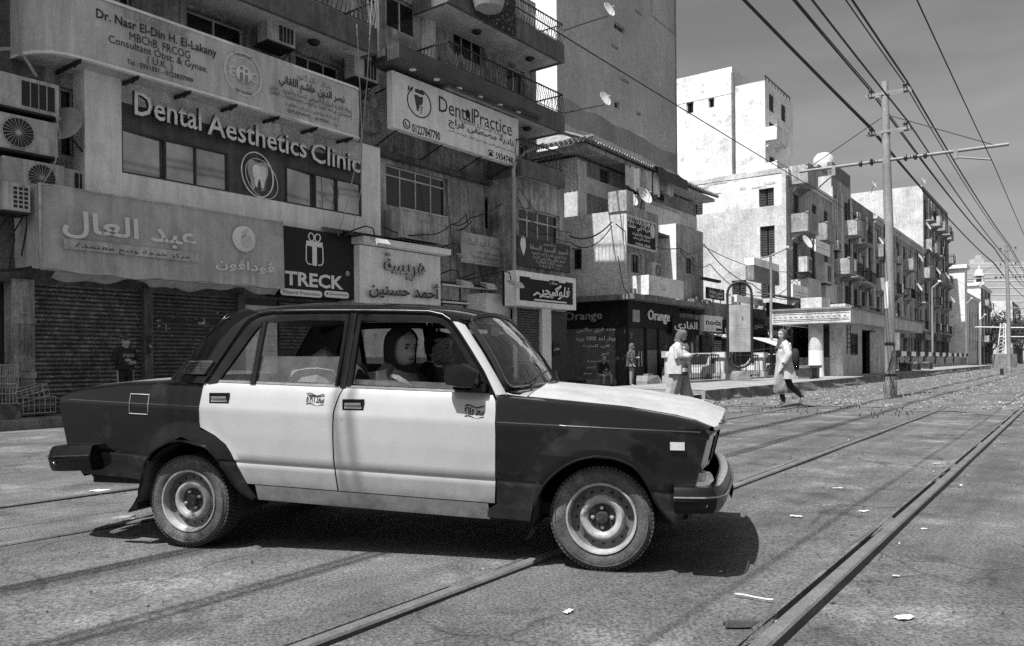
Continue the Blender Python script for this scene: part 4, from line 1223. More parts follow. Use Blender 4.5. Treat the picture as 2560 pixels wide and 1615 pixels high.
# ---- balconies
def baluster_mesh():
    mb = MB(); pts = []
    for k in range(9):
        v = k / 8; pts.append((0, -.075 * math.sin(PI * min(1, v * 1.25)) * (1 if v < .8 else .6) if v < .8 else 0, v * .60))
    mb.tube(pts, .011, 5); mb.lathe([(0, .59), (.022, .605), (.022, .625), (0, .64)], n=6)
    return mb.mesh('baluster', M_iron, smooth=60)
BAL = baluster_mesh()
def balcony(px_l, px_r, y_top_r, y_bot_r, off, rail_h=.72, rail=True, solid_end=True, soff=True, l_u=None, wall_y=0.0):
    u1, zt = W1.at(px_r, y_top_r, off); zb = W1.at(px_r, y_bot_r, off)[1]
    u0 = l_u if l_u is not None else W1.at(px_l, y_top_r, off)[0]
    b = bpy.data.objects.new('balcony', None); COL.objects.link(b); b.parent = clinic
    mb = MB(); mb.box(u0, u1, -off, -off + .12, zb, zt); mb.box(u0, u0 + .12, -off + .12, wall_y - .001, zb, zt); mb.box(u1 - .12, u1, -off + .12, wall_y - .001, zb, zt)
    obj('fascia', mb, M_fascia, b)
    mb = MB(); mb.box(u0 + .12, u1 - .12, -off + .12, wall_y - .001, zb + .03, zb + .2); obj('slab', mb, M_soffit, b)
    if rail:
        mb = MB(); 
        for z in (zt + .06, zt + rail_h):
            r = .014 if z < zt + .5 else .026
            mb.tube([(u0 + .05, wall_y - .01, z), (u0 + .05, -off + .05, z), (u1 - .05, -off + .05, z), (u1 - .05, wall_y - .01, z)], r, 6)
        obj('handrail', mb, M_iron, b)
        n = min(140, int((u1 - u0) / .145))
        for k in range(n + 1): link('baluster', BAL, b, (lerp(u0 + .08, u1 - .08, k / n), -off + .05, zt + .06))
        for e in (u0 + .05, u1 - .05):
            k = 1
            while k * .16 < off - .1: link('baluster', BAL, b, (e, -off + .05 + k * .16, zt + .06), rz=PI / 2 if e > u0 + 1 else -PI / 2); k += 1
    return b, u0, u1, zt, zb
uL = W1.at(1092, 160, 1.0)[0]
b1 = balcony(0, 1412, 288, 333, 1.45, l_u=uL)                 # first right balcony
b2 = balcony(0, 1411, 112, 158, 1.45, l_u=uL)                 # upper right balcony
b0 = balcony(0, 943, 72, 136, 1.3, l_u=-6.0)                  # upper left balcony
# small lower balcony at the corner
b3 = balcony(1303, 1412, 432, 470, 1.45, rail_h=.66)
# soffit lamps
def soffit_lamp(px, py, off, z):
    u = W1.at(px, py, off)[0]; mb = MB(); mb.lathe([(.0, -.09), (.10, -.08), (.15, -.04), (.16, 0)], (u, -off, z), 'z', 16); obj('soffit_lamp', mb, M_acd, clinic, smooth=40)
soffit_lamp(1192, 54, .75, b2[4]); soffit_lamp(1325, 129, .75, b2[4]); soffit_lamp(1318, 308, .75, b1[4]); soffit_lamp(785, 88, .65, b0[4])
# lower projecting bay at the right end
a, b_, c, d = R1(1288, 395, 1412, 640, off=1.2)
zt_bay = 5.9
wb = [rect_px(W1, 1297, 515, 1401, 612, 1.2)]
mb = MB(); wall_holes(mb, a, b_, 2.9, W1.at(1412, 470, 1.2)[1], wb, -1.2, .2); mb.box(a, a + .05, -1.19, -.002, 2.9, W1.at(1412, 470, 1.2)[1]); mb.box(b_ - .05, b_, -1.19, 6.0, 2.9, W1.at(1412, 470, 1.2)[1] - .02)
obj('bay_wall', mb, M_pl, clinic)
window(clinic, *wb[0], y=-1.08, cols=4, transom=.62)
# cornice line over the ground floor on the right part
a = W1.at(950, 590, .3)[0]
mb = MB(); mb.box(a, U_END, -.25, -.002, W1.at(1000, 395, .25)[1] - .05, W1.at(1000, 395, .25)[1] + .12); obj('string_course', mb, M_pl_d, clinic)
# ---- ground floor: piers, lintel, shutters
def gu(px, py=900, off=0.0): return W1.at(px, py, off)[0]
mb = MB(); mb.box(-6, U_END, -.05, .35, 2.75, 3.2); obj('lintel', mb, M_pl_d, clinic)
for x0, x1, m, pan in ((27, 78, M_pl, 1), (352, 373, M_pl_d, 0), (586, 604, M_pl_d, 0), (880, 900, M_pl_d, 0)):
    mb = MB(); a, b = gu(x0), gu(x1)
    mb.box(a, b, -.18, .3, .14, 2.80)
    pr = obj('pier', mb, m, clinic)
    if pan:
        for z0, z1 in ((.30, .85), (1.02, 1.92), (2.12, 2.75)):
            mb = MB(); mb.box(a + .10, b - .10, -.215, -.181, z0, z1); mb.box(a + .17, b - .17, -.245, -.216, z0 + .06, z1 - .06); obj('raised_panel', mb, m, pr)
        for z0 in (1.93, .87): mb = MB(); mb.box(a - .02, b + .02, -.20, -.181, z0, z0 + .12); obj('moulding', mb, m, pr)
    elif x0 == 352:
        mb = MB(); mb.box(a + .03, b - .04, -.184, -.1805, 1.35, 1.75); obj('notice', mb, M_post, pr)
slats(clinic, gu(78), gu(352), .15, 2.85, .088, M_slat, -.02)
sh2 = slats(clinic, gu(373), gu(586), .15, 2.85, .088, M_slat2, -.02)
mb = MB(); a, b = gu(377), gu(545); mb.grid([[(lerp(a, b, i / 12) - gu(373), -.024 + .004 * math.sin(i * 3.1), z) for i in range(13)] for z in (1.85 - .15, 2.10 - .15, 2.42 - .15)]); obj('torn_posters', mb, M_post, sh2)
# tiled stall wall and the shopfronts behind the taxi
M_tilew = mat('shop_tiles', 0.6, 0.4, var=0.12, vscale=2, stain=0.3, stain_v=0.22, stain_scale=2.5)
a, b = gu(604), gu(692); 
mb = MB(); mb.box(a, b, -.02, .1, .14, 2.75); tw = obj('stall_wall', mb, M_wood, clinic)
tl = MB(); pw, ph = (b - a) / 4, .38; tl.box(.004, pw - .004, -.03, -.02, .004, ph - .004); tme = tl.mesh('tile', M_tilew)
for i in range(4):
    for j in range(6): link('tile', tme, tw, (a + i * pw, -.001, .3 + j * ph))
mb = MB(); mb.box(gu(692), gu(880), .1, .2, .14, 2.75); obj('shopfront', mb, M_wood, clinic)
slats(clinic, gu(700), gu(800), 1.5, 2.75, .088, M_slat2, .05)
a, b = gu(1100, 900), gu(1290, 900)
mb = MB(); mb.box(gu(900), a, .1, .2, .14, 2.75); obj('shopfront', mb, mat('shop_panel', .5, .5, var=.3, vscale=1.5, stain=.4, stain_v=.1, stain_scale=2), clinic)
# wood slat shopfront under the old banner: rows of upright boards between shelves
mb = MB(); mb.box(a, b, -.05, .05, .14, 3.7); sf = obj('slatted_shopfront', mb, M_wood, clinic)
M_board = mat('shop_board', .4, .7, var=.4, vscale=6, streak=.3)
ub0, ub1 = W1.at(1102, 700, .1)[0], W1.at(1238, 700, .1)[0]
bd = MB(); bd.box(0, .085, -.03, 0, 0, .42); bme = bd.mesh('board', M_board)
n = int((ub1 - ub0) / .10)
for j, z in enumerate((2.55, 3.12)):
    for k in range(n):
        if (k * 7 + j * 3) % 11 == 0: continue
        link('board', bme, sf, (ub0 + k * .10, -.055, z))
mb = MB(); 
for z in (2.50, 3.06, 3.60): mb.box(ub0 - .05, ub1 + .05, -.22, -.051, z - .05, z)
obj('shelf', mb, M_panelw, sf)
mb = MB(); mb.box(ub0, ub1 - .5, -.08, -.051, 2.05, 2.44); obj('counter_panel', mb, M_tilew, sf)
letters(sf, 'اهلا كتاب', ub1 - 1.1, -.09, 2.17, M_ink, width=1.3, height=.28)
# right end: shutter, white column
u0, u1 = W1.at(1291, 800, 1.2)[0], W1.at(1352, 800, 1.2)[0]
slats(clinic, u0, u1, .15, 2.9, .088, M_slat2, -1.15)
mb = MB(); u2, u3 = W1.at(1356, 800, 1.3)[0], W1.at(1378, 800, 1.3)[0]; mb.box(u2, u3, -1.3, -.9, .15, 2.95); obj('white_column', mb, M_panelw, clinic)
mb = MB(); mb.box(u3, W1.at(1420, 800, 1.2)[0], -1.15, -.9, .15, 2.95); obj('shop_side', mb, M_wood, clinic)
mb = MB(); mb.box(u3 + .05, u3 + .5, -1.33, -1.16, 1.35, 1.75); shs = obj('hanging_plate', mb, M_ink, clinic)
letters(shs, 'فلوكي', u3 + .28, -1.335, 1.55, M_letter, width=.36, height=.14)
mb = MB(); mb.box(W1.at(1215, 700, .9)[0], W1.at(1276, 700, .9)[0], -.9, -.1, 2.05, 3.35); obj('sign_return', mb, M_panelw, clinic)

# ================================================================== signs
def sign(name, label, u0, u1, z0, z1, off, depth, m, group='signboards on the clinic block', cat='signboard', W=W1, edge=None):
    u, v = u0, z0; t = thing(name, label, cat, W.world(u0, off, z0), W.rz, group)
    mb = MB(); mb.box(0, u1 - u0, 0, depth, 0, z1 - z0); obj('board', mb, m, t)
    if edge:
        mb = MB(); w = edge[0]; frame_box(mb, -.01, u1 - u0 + .01, -.01, z1 - z0 + .01, -.03, depth * .8, w); obj('frame', mb, edge[1], t)
    return t
def uz(W, px, py, off, t0): 
    u, z = W.at(px, py, off); return u - t0[0], z - t0[1]
# ---- Dr. Nasr signboard: rounded sheet-metal box
u0, u1 = W1.at(190, 100, 1.1)[0], W1.at(904, 290, 1.1)[0]; z0, z1 = 7.08, 8.42; L = u1 - u0
nas = thing('signboard', 'long grey rounded signboard reading Dr. Nasr El-Din H. El-Lakany', 'signboard', W1.world(u0, 1.1, z0), W1.rz, 'signboards on the clinic block')
path = [(-.75, 1.08), (-.72, .75), (-.60, .42), (-.40, .16), (-.12, .03), (.25, 0)] + [(lerp(.25, L - .2, i / 10), 0) for i in range(1, 11)] + [(L - .05, .05), (L, .18), (L, 1.08)]
mb = MB(); mb.grid([[(x, y + .02 * math.sin(j * 1.7 + x), z) for x, y in path] for j, z in enumerate((0, .3, .65, 1.0, z1 - z0))])
obj('board', mb, M_sheet, nas, smooth=35)
mb = MB(); mb.grid([[(x, y - .015, z) for x, y in path] for z in (-.005, .05)]); mb.grid([[(x, y - .015, -.005) for x, y in path], [(x, y + .10, -.005) for x, y in path]]); obj('lower_edge', mb, M_panelw, nas, smooth=40)
mb = MB(); mb.grid([[(x, y - .012, z1 - z0 - .05) for x, y in path], [(x, y - .012, z1 - z0 + .01) for x, y in path], [(x, y + .06, z1 - z0 + .012) for x, y in path]]); obj('upper_edge', mb, M_panelw, nas, smooth=40)
mb = MB(); mb.poly([(x, y + .02, .02) for x, y in path]); obj('underside', mb, M_sheet, nas)
for k in range(7):
    x = .1 + k * (L - .4) / 6; mb = MB(); mb.box(x - .022, x + .022, .05, 1.08, -.07, .0); mb.tube([(x, .02, -.01), (x, .3, -.10)], .02, 5); obj('bracket', mb, M_iron, nas)
def put(t, W, off, o, txt, x0, y0, x1, y1, m, **k):
    """lettering between two photographed points (left middle, right middle) of a line on the board"""
    a = W.at(x0, y0, off); b = W.at(x1, y1, off)
    return letters(t, txt, (a[0] + b[0]) / 2 - o[0], k.pop('y', -.006), (a[1] + b[1]) / 2 - o[1], m, width=b[0] - a[0], **k)
o = (u0, z0)
M_inkd = mat('sign_ink', .018, .6)
M_faint = mat('faded_ink', .27, .7); M_pale = mat('pale_print', .75, .7)
put(nas, W1, 1.1, o, 'Dr. Nasr El-Din H. El-Lakany', 239, 37, 540, 136, M_inkd, height=.24, bold=.015, y=-.026)
put(nas, W1, 1.1, o, 'MBChB, FRCOG', 322, 92, 474, 140, M_inkd, height=.20, y=-.026)
put(nas, W1, 1.1, o, 'Consultant Obst. & Gynae.', 270, 98, 518, 178, M_inkd, height=.20, y=-.026)
put(nas, W1, 1.1, o, '( U.K. )', 367, 150, 430, 172, M_inkd, height=.20, y=-.026)
put(nas, W1, 1.1, o, 'Tel : 5931931 - 0123837999', 316, 153, 481, 203, M_inkd, height=.105, bold=.015, y=-.026)
put(nas, W1, 1.1, o, 'EL-LAKANY CLINIC', 310, 33, 470, 88, M_faint, height=.16, y=-.026)
put(nas, W1, 1.1, o, 'عيادة الدكتور', 737, 190, 828, 219, M_faint, height=.20, y=-.026)
put(nas, W1, 1.1, o, 'نصر الدين هاشم اللقاني', 696, 203, 860, 252, M_inkd, height=.30, bold=.02, y=-.026)
put(nas, W1, 1.1, o, 'زمالة الكلية الملكية لأمراض النساء والتوليد - لندن', 673, 213, 878, 280, M_inkd, height=.17, y=-.026)
put(nas, W1, 1.1, o, 'إستشارى جراحة النساء والتوليد بمستشفيات انجلترا', 673, 228, 878, 293, M_inkd, height=.17, y=-.026)
put(nas, W1, 1.1, o, '( جراحة مناظير - أورام - عقم )', 713, 256, 846, 301, M_inkd, height=.17, y=-.026)
put(nas, W1, 1.1, o, 'ت : ٥٩٣١٩٣١ - ٠١٢٣٨٣٧٩٩٩', 715, 276, 842, 312, M_inkd, height=.10, bold=.012, y=-.026)
cu, cz = uz(W1, 607, 186, 1.1, o)
EY = -.026
mb = MB(); 
for r0, r1 in ((.47, .50), (.36, .375)):
    mb.grid([[(cu + r * math.cos(a) * 1.0, EY, cz + r * math.sin(a)) for a in [2 * PI * k / 40 for k in range(41)]] for r in (r0, r1)])
mb.poly([(cu + .20 * math.cos(a), EY - .001, cz + .20 * math.sin(a)) for a in [2 * PI * k / 24 for k in range(24)]])
em = obj('emblem', mb, M_pale, nas)
letters(em, 'E', cu - .28, EY - .002, cz, M_pale, height=.22); letters(em, 'C', cu + .28, EY - .002, cz, M_pale, height=.22)
mb = MB()
for dx, hh in ((-.06, .30), (.07, .26)):
    mb.poly([(cu + dx - .05, EY - .003, cz - .18), (cu + dx + .06, EY - .003, cz - .18), (cu + dx + .05, EY - .003, cz - .18 + hh * .7), (cu + dx - .03, EY - .003, cz - .18 + hh * .7)]); mb.poly([(cu + dx + .01 + .045 * math.cos(a), EY - .003, cz - .13 + hh * .85 + .045 * math.sin(a)) for a in [k * PI / 5 for k in range(10)]])
obj('emblem_figures', mb, M_faint, em)
letters(em, 'OBST. & GYNAE', cu, EY - .002, cz - .415, M_inkd, width=.46, height=.07); letters(em, 'EL-LAKANY CLINIC', cu, EY - .002, cz + .425, M_inkd, width=.50, height=.065)

# ---- Dental Aesthetics Clinic: big framed fascia
u0, u1, z0, z1 = .61, 8.72, 4.20, 7.20; OFF = .50; L = u1 - u0; Hh = z1 - z0; o = (u0, z0)
da = thing('signboard', 'large framed fascia with raised letters Dental Aesthetics Clinic above reflecting windows', 'signboard', W1.world(u0, OFF, z0), W1.rz, 'signboards on the clinic block')
cl = W1.at(304, 300, OFF)[0] - u0; cr = W1.at(904, 420, OFF)[0] - u0
mb = MB(); mb.box(0, cl, 0, OFF, 0, Hh); obj('side_panel', mb, M_panelw, da)
mb = MB(); mb.box(cr, L, 0, OFF, 0, Hh); obj('side_panel', mb, M_panelw, da)
zd = W1.at(304, 253, OFF)[1] - z0; zw1 = W1.at(308, 322, OFF)[1] - z0; zw0 = W1.at(306, 430, OFF)[1] - z0
mb = MB(); mb.box(cl, cr, .06, OFF, zd, Hh - .002); obj('top_band', mb, M_pl_l, da)
lw = (cl, W1.at(573, 430, OFF)[0] - u0); rw = (W1.at(717, 470, OFF)[0] - u0, cr)
mb = MB(); mb.box(cl, cr, .05, OFF, zw1, zd); mb.box(lw[1], rw[0], .05, OFF, zw0, zw1); obj('dark_band', mb, M_paneld, da)
mb = MB(); mb.box(cl, cr, .03, OFF, .002, zw0); obj('lower_band', mb, M_panelw, da)
for a, b, cuts in ((lw[0], lw[1], (.0, .385, .67, 1.0)), (rw[0], rw[1], (.0, .37, .66, 1.0))):
    mb = MB(); frame_box(mb, a + .003, b - .003, zw0 + .003, zw1 - .003, .02, .12, .03)
    for c in cuts[1:-1]: x = lerp(a, b, c); mb.box(x - .018, x + .018, .022, .118, zw0 + .03, zw1 - .03)
    wo = obj('window', mb, M_wood, da)
    for c, d in zip(cuts, cuts[1:]):
        mb = MB(); x0, x1 = lerp(a, b, c) + .02, lerp(a, b, d) - .02; t = random.uniform(-.05, .05)
        mb.poly([(x0, .07 + t, zw0 + .02), (x1, .07 - t, zw0 + .02), (x1, .075 - t, zw1 - .02), (x0, .075 + t, zw1 - .02)]); obj('pane', mb, M_mirror, wo)
# raised letters, one object each
def letter_row(t, W, off, o, words, z_h, m, depth, y):
    for txt, x0, y0, x1, y1 in words:
        a, b = W.at(x0, y0, off), W.at(x1, y1, off)
        letters(t, txt, (a[0] + b[0]) / 2 - o[0], y, (a[1] + b[1]) / 2 - o[1], m, width=b[0] - a[0], height=z_h, depth=depth, bold=.012, name='raised_lettering')
letter_row(da, W1, OFF, o, [('Dental', 327, 262, 494, 300), ('Aesthetics', 509, 312, 757, 372), ('Clinic', 768, 385, 890, 408)], .52, [M_letter, M_letter_s], .10, -.06)
# tooth mark
cu, cz = uz(W1, 647, 437, OFF, o)
def ell(mb, cx, cz, rx, rz_, tilt, w, y, a0=0, a1=2 * PI, n=36):
    c, s = math.cos(tilt), math.sin(tilt)
    pts = []
    for k in range(n + 1):
        a = lerp(a0, a1, k / n); x, z = rx * math.cos(a), rz_ * math.sin(a); pts.append((cx + x * c - z * s, y, cz + x * s + z * c))
    mb.tube(pts, w, 5)
TOOTH = [(-.20, .18), (-.14, .25), (-.06, .24), (0, .21), (.06, .24), (.14, .25), (.20, .18), (.20, .04), (.15, -.10), (.12, -.26), (.07, -.28), (.04, -.12), (0, -.06), (-.04, -.12), (-.07, -.28), (-.12, -.26), (-.15, -.10), (-.20, .04)]
mb = MB(); mb.prism([(cu + x * 1.45, .03, cz + z * 1.35) for x, z in TOOTH], (0, .015, 0)); tm = obj('tooth_mark', mb, M_ac, da)
mb = MB(); mb.prism([(cu + .03 + x * .95, .012, cz - .02 + z * 1.05) for x, z in TOOTH], (0, .015, 0)); obj('tooth_core', mb, M_letter, tm)
mb = MB(); ell(mb, cu - .02, cz, .44, .54, .25, .018, .02); ell(mb, cu + .1, cz - .08, .40, .52, .75, .009, .015); obj('orbit_rings', mb, M_letter, tm)

# ---- sagging mobile phone banner
u0, u1, z0, z1, OFF = -.42, 5.10, 2.95, 4.56, .90; o = (u0, z0); L = u1 - u0
vb = thing('signboard', 'wide grey sagging banner sign with round emblem above closed shutters', 'signboard', W1.world(u0, OFF, z0), W1.rz, 'signboards on the clinic block')
def sag(x, v):
    y = -.05 * (1 - v) + .012 * math.sin(x * 5 + v * 3) * (1 - v * .6); z = (z1 - z0) * v + .03 * v * math.sin(PI * x / L)
    if v < .4: y -= .05 * math.exp(-((x - .9) / .5) ** 2) * (.4 - v) * 2.5 + .02 * math.sin(x * 9) * (.4 - v); z += (-.05 * math.exp(-((x - 1.5) / .9) ** 2) + .02 * math.sin(x * 6)) * (1 - v * 2.5)
    return (x, y, z)
mb = MB(); mb.grid([[sag(L * i / 40, j / 10) for i in range(41)] for j in range(11)]); obj('banner_cloth', mb, M_cloth, vb, smooth=60)
mb = MB(); mb.grid([[(-.02, 0 + .0, 0), (-.02, .02, z1 - z0)], [(-.10, .45, .05), (-.10, .5, z1 - z0)], [(-.1, .88, .05), (-.1, .88, z1 - z0)]]); mb.grid([[(0, 0, z1 - z0), (L, 0, z1 - z0)], [(0, .88, z1 - z0 + .02), (L, .88, z1 - z0 + .02)]]); mb.grid([[(L, 0, 0), (L, 0, z1 - z0)], [(L, .88, 0), (L, .88, z1 - z0)]]); obj('side_cloth', mb, M_cloth, vb)
mb = MB(); mb.tube([(0, -.03, 0), (0, -.03, z1 - z0)], .03, 6); mb.tube([(0, -.02, 0), (L, -.02, 0)], .025, 6); mb.tube([(0, -.0, z1 - z0), (L, -.0, z1 - z0)], .02, 6); obj('frame', mb, M_ac, vb)
mb = MB(); rows = []
for j in range(4): rows.append([(lerp(.3, L - .1, i / 60), .05 + .06 * j + .02 * math.sin(i * 1.1), -.02 - (.035 + .02 * math.sin(i * .23) + .012 * math.sin(i * .61) + (.02 if 22 < i < 30 else 0)) * j) for i in range(61)])
mb.grid(rows); obj('torn_hem', mb, M_cloth, vb, smooth=60)
put(vb, W1, OFF, o, 'عبد العال', 152, 558, 487, 600, M_pale, height=.55, bold=.02, y=-.075)
a, b = uz(W1, 155, 625, OFF, o), uz(W1, 491, 645, OFF, o)
mb = MB(); mb.box(a[0], b[0], -.090, -.075, b[1] - .10, b[1] + .10); st_ = obj('strip', mb, M_ac, vb)
put(st_, W1, OFF, o, 'مركز خدمة وبيع معتمدة', 185, 620, 468, 642, M_inkd, height=.14, y=-.094)
cu, cz = uz(W1, 606, 598, OFF, o)
M_pale2 = mat('pale_disc', .78, .6); M_pale3 = mat('pale_mark', .6, .7)
mb = MB(); mb.lathe([(0, -.115), (.12, -.112), (.25, -.098), (.30, -.08), (.30, -.05)], (cu, 0, cz), 'y', 32); vd = obj('round_emblem', mb, M_pale2, vb, smooth=50)
mb = MB(); mb.prism([(cu + .03 + .15 * math.cos(a), -.122, cz - .05 + .15 * math.sin(a)) for a in [2 * PI * k / 20 for k in range(20)]], (0, .02, 0)); mb.prism([(cu - .12, -.122, cz - .02), (cu - .08, -.122, cz + .17), (cu + .08, -.122, cz + .24), (cu + .02, -.122, cz + .08)], (0, .02, 0)); obj('emblem_mark', mb, M_pale3, vd)
put(vb, W1, OFF, o, 'ڤودافون', 535, 665, 681, 668, M_pale, height=.30, bold=.02, y=-.07)

# ---- TRECK
u0, u1 = W1.at(707, 640, .75)[0], W1.at(884, 660, .75)[0]; z0, z1 = W1.at(884, 750, .75)[1], W1.at(707, 563, .75)[1]; OFF = .75; o = (u0, z0)
tk = sign('signboard', 'black TRECK sign with a gift box above two rounded captions', u0, u1, z0, z1, OFF, .7, M_ink)
M_lite = mat('sign_white', .8, .6)
put(tk, W1, OFF, o, 'TRECK', 712, 694, 858, 708, M_lite, height=.36, bold=.03)
a = uz(W1, 786, 629, OFF, o)
mb = MB()
def rbox(mb, cx, cz, w, h, y, d): mb.box(cx - w / 2, cx + w / 2, y, y + d, cz - h / 2, cz + h / 2)
gx, gz = a
rbox(mb, gx, gz - .05, .14, .62, -.012, .01)
rbox(mb, gx, gz + .19, .52, .13, -.010, .008)
for sx in (-1, 1):
    pts = [(gx + sx * .26, -.008, gz + .14), (gx + sx * .27, -.008, gz - .25), (gx + sx * .22, -.008, gz - .33), (gx + sx * .11, -.008, gz - .34)]; mb.tube(pts, .018, 5)
    ell(mb, gx + sx * .10, gz + .36, .085, .10, -sx * .4, .017, -.008, n=20)
obj('gift_mark', mb, M_lite, tk)
for txt, x0, y0, x1, y1 in (('Material Promotion', 700, 729, 805, 736), ('&Giveaways', 810, 734, 872, 739)):
    a, b = uz(W1, x0, y0, OFF, o), uz(W1, x1, y1, OFF, o); zc2 = (a[1] + b[1]) / 2
    mb = MB(); hh = .085; pts = [(b[0] - hh + hh * math.cos(q), -.010, zc2 + hh * math.sin(q)) for q in [-PI / 2 + PI * k / 8 for k in range(9)]] + [(a[0] + hh + hh * math.cos(q), -.010, zc2 + hh * math.sin(q)) for q in [PI / 2 + PI * k / 8 for k in range(9)]]
    mb.prism(pts, (0, .006, 0)); cp_ = obj('caption', mb, M_lite, tk); letters(cp_, txt, (a[0] + b[0]) / 2, -.013, zc2, M_ink, width=(b[0] - a[0]) * .86, height=.09)
a = uz(W1, 869, 684, OFF, o); letters(tk, '®', a[0], -.005, a[1], M_lite, height=.14)

# ---- white sweet shop box sign with dark raised script, canopy above
u0, u1 = W1.at(899, 690, .95)[0], W1.at(1101, 700, .95)[0]; z0, z1 = W1.at(900, 760, .95)[1], W1.at(901, 612, .95)[1]; OFF = .95; o = (u0, z0)
hs = sign('signboard', 'white box sign with dark raised Arabic script, right of the gift sign', u0, u1, z0, z1, OFF, .9, M_panelw)
M_scr = mat('script_face', .05, .35, var=.5, vscale=8); M_scr2 = mat('script_edge', .45, .5)
letters(hs, 'هريسة', *(lambda a, b: ((a[0] + b[0]) / 2, -.06, (a[1] + b[1]) / 2, [M_scr2, M_scr], b[0] - a[0]))(uz(W1, 955, 663, OFF, o), uz(W1, 1060, 678, OFF, o)), height=.72, depth=.06, bold=.012)
letters(hs, 'أحمد حسنين', *(lambda a, b: ((a[0] + b[0]) / 2, -.06, (a[1] + b[1]) / 2, [M_scr, M_scr2], b[0] - a[0]))(uz(W1, 915, 722, OFF, o), uz(W1, 1092, 732, OFF, o)), height=.55, depth=.06, bold=.025)
ca = thing('canopy', 'thin light canopy with tin roof edge over the white box sign', 'canopy', W1.world(u0, .95, z1), W1.rz)
mb = MB(); mb.box(-.1, u1 - u0 + .15, -.30, .93, .03, .20); obj('fascia', mb, M_panelw, ca)
mb = MB(); mb.grid([[(lerp(-.9, u1 - u0 + .3, i / 60), -.35, .24 + .018 * (i % 2)) for i in range(61)], [(lerp(-.9, u1 - u0 + .3, i / 60), .93, .5 + .018 * (i % 2)) for i in range(61)]]); obj('tin_sheet', mb, M_tin, ca)
# ---- faded service box in front of the window
a = rect_px(W1, 1000, 518, 1118, 612, .65)
fb = sign('signboard', 'faded rust-streaked box sign with worn lettering below the wide window', a[0], a[1], a[2], a[3], .65, .63, mat('faded_box', .48, .7, var=.3, vscale=1.5, streak=.6, stain=.4, stain_v=.2, stain_scale=1.8), edge=(.05, M_ac))
letters(fb, 'مكتب المحاسبة', 1.35, -.005, .62, M_faint, width=1.3, height=.3)
# ---- old cloth banner
a = rect_px(W1, 1153, 578, 1272, 672, .5)
ob = sign('banner', 'old stained cloth banner with printed Arabic lines beside the lamp post', a[0], a[1], a[2], a[3], .5, .03, M_cloth, cat='banner')
w, h = a[1] - a[0], a[3] - a[2]
letters(ob, 'الصيدلية عبد الملك', w / 2, -.005, h * .70, M_faint, width=w * .85, height=.30, bold=.02); letters(ob, 'استشارى أمراض القلب', w * .55, -.005, h * .42, M_inkd, width=w * .5, height=.13); letters(ob, 'رئيس قسم أمراض القلب والأوعية الدموية', w * .5, -.005, h * .24, M_inkd, width=w * .8, height=.15); letters(ob, 'مستشفى الطلبة', w * .5, -.005, h * .1, M_faint, width=w * .5, height=.1)
# ---- heart doctor's black sign
a = rect_px(W1, 1293, 588, 1426, 682, 1.35)
hd = sign('signboard', 'black doctor sign with a pale heart, above the cursive shop sign', a[0], a[1], a[2], a[3], 1.35, .12, mat('black_board', .02, .4, var=.6, vscale=3, stain=.5, stain_v=.07, stain_scale=3))
w, h = a[1] - a[0], a[3] - a[2]
mb = MB(); mb.prism([(w * .10 + x * .9, -.01, h * .66 + z * .9) for x, z in [(-.16, .18), (-.10, .34), (-.05, .24), (.0, .42), (.05, .26), (.13, .36), (.15, .18), (.17, .02), (.10, -.18), (.02, -.34), (-.08, -.18), (-.17, .02)]], (0, .008, 0)); obj('heart_mark', mb, M_pale2, hd)
for k, (t_, ww, hh, zz) in enumerate((('دكتور', .25, .12, .88), ('أحمد السيد السقا', .72, .26, .72), ('أستاذ أمراض القلب والأوعية الدموية', .66, .16, .52), ('قسطرة القلب والشرايين التاجية', .62, .15, .36), ('زميل الكلية الملكية', .5, .14, .22), ('ت : ٠١٠٠٤٥٦٧٨٩', .4, .11, .09))):
    letters(hd, t_, w * .58, -.006, h * zz, M_pale3, width=w * ww, height=hh)
# ---- cursive shop sign (black panel, white frame)
a = rect_px(W1, 1289, 676, 1438, 775, 1.75)
fl = sign('signboard', 'black cursive shop sign in a thick white box frame beside the lamp post', a[0], a[1], a[2], a[3], 1.75, .55, M_ink, edge=(.17, M_panelw))
w, h = a[1] - a[0], a[3] - a[2]
M_white_l = mat('white_letter', .85, .5)
letters(fl, 'فلوكيجر', w * .60, -.05, h * .47, [M_white_l, M_letter_s], width=w * .52, height=h * .42, depth=.045, bold=.02, shear=.2)
mb = MB(); mb.tube([(w * .26, -.05, h * .33), (w * .32, -.05, h * .42), (w * .38, -.05, h * .34), (w * .52, -.05, h * .32), (w * .62, -.05, h * .46), (w * .72, -.05, h * .70)], .035, 6); obj('flourish', mb, M_white_l, fl, smooth=60)
for x0, x1, zz in ((.22, .52, .83), (.70, .80, .83), (.28, .82, .20)):
    mb = MB(); mb.box(w * x0, w * x1, -.05, -.01, h * zz - .025, h * zz + .025); obj('bar', mb, M_white_l, fl)
letters(fl, 'محلات', w * .60, -.03, h * .78, M_white_l, width=w * .13, height=h * .12)
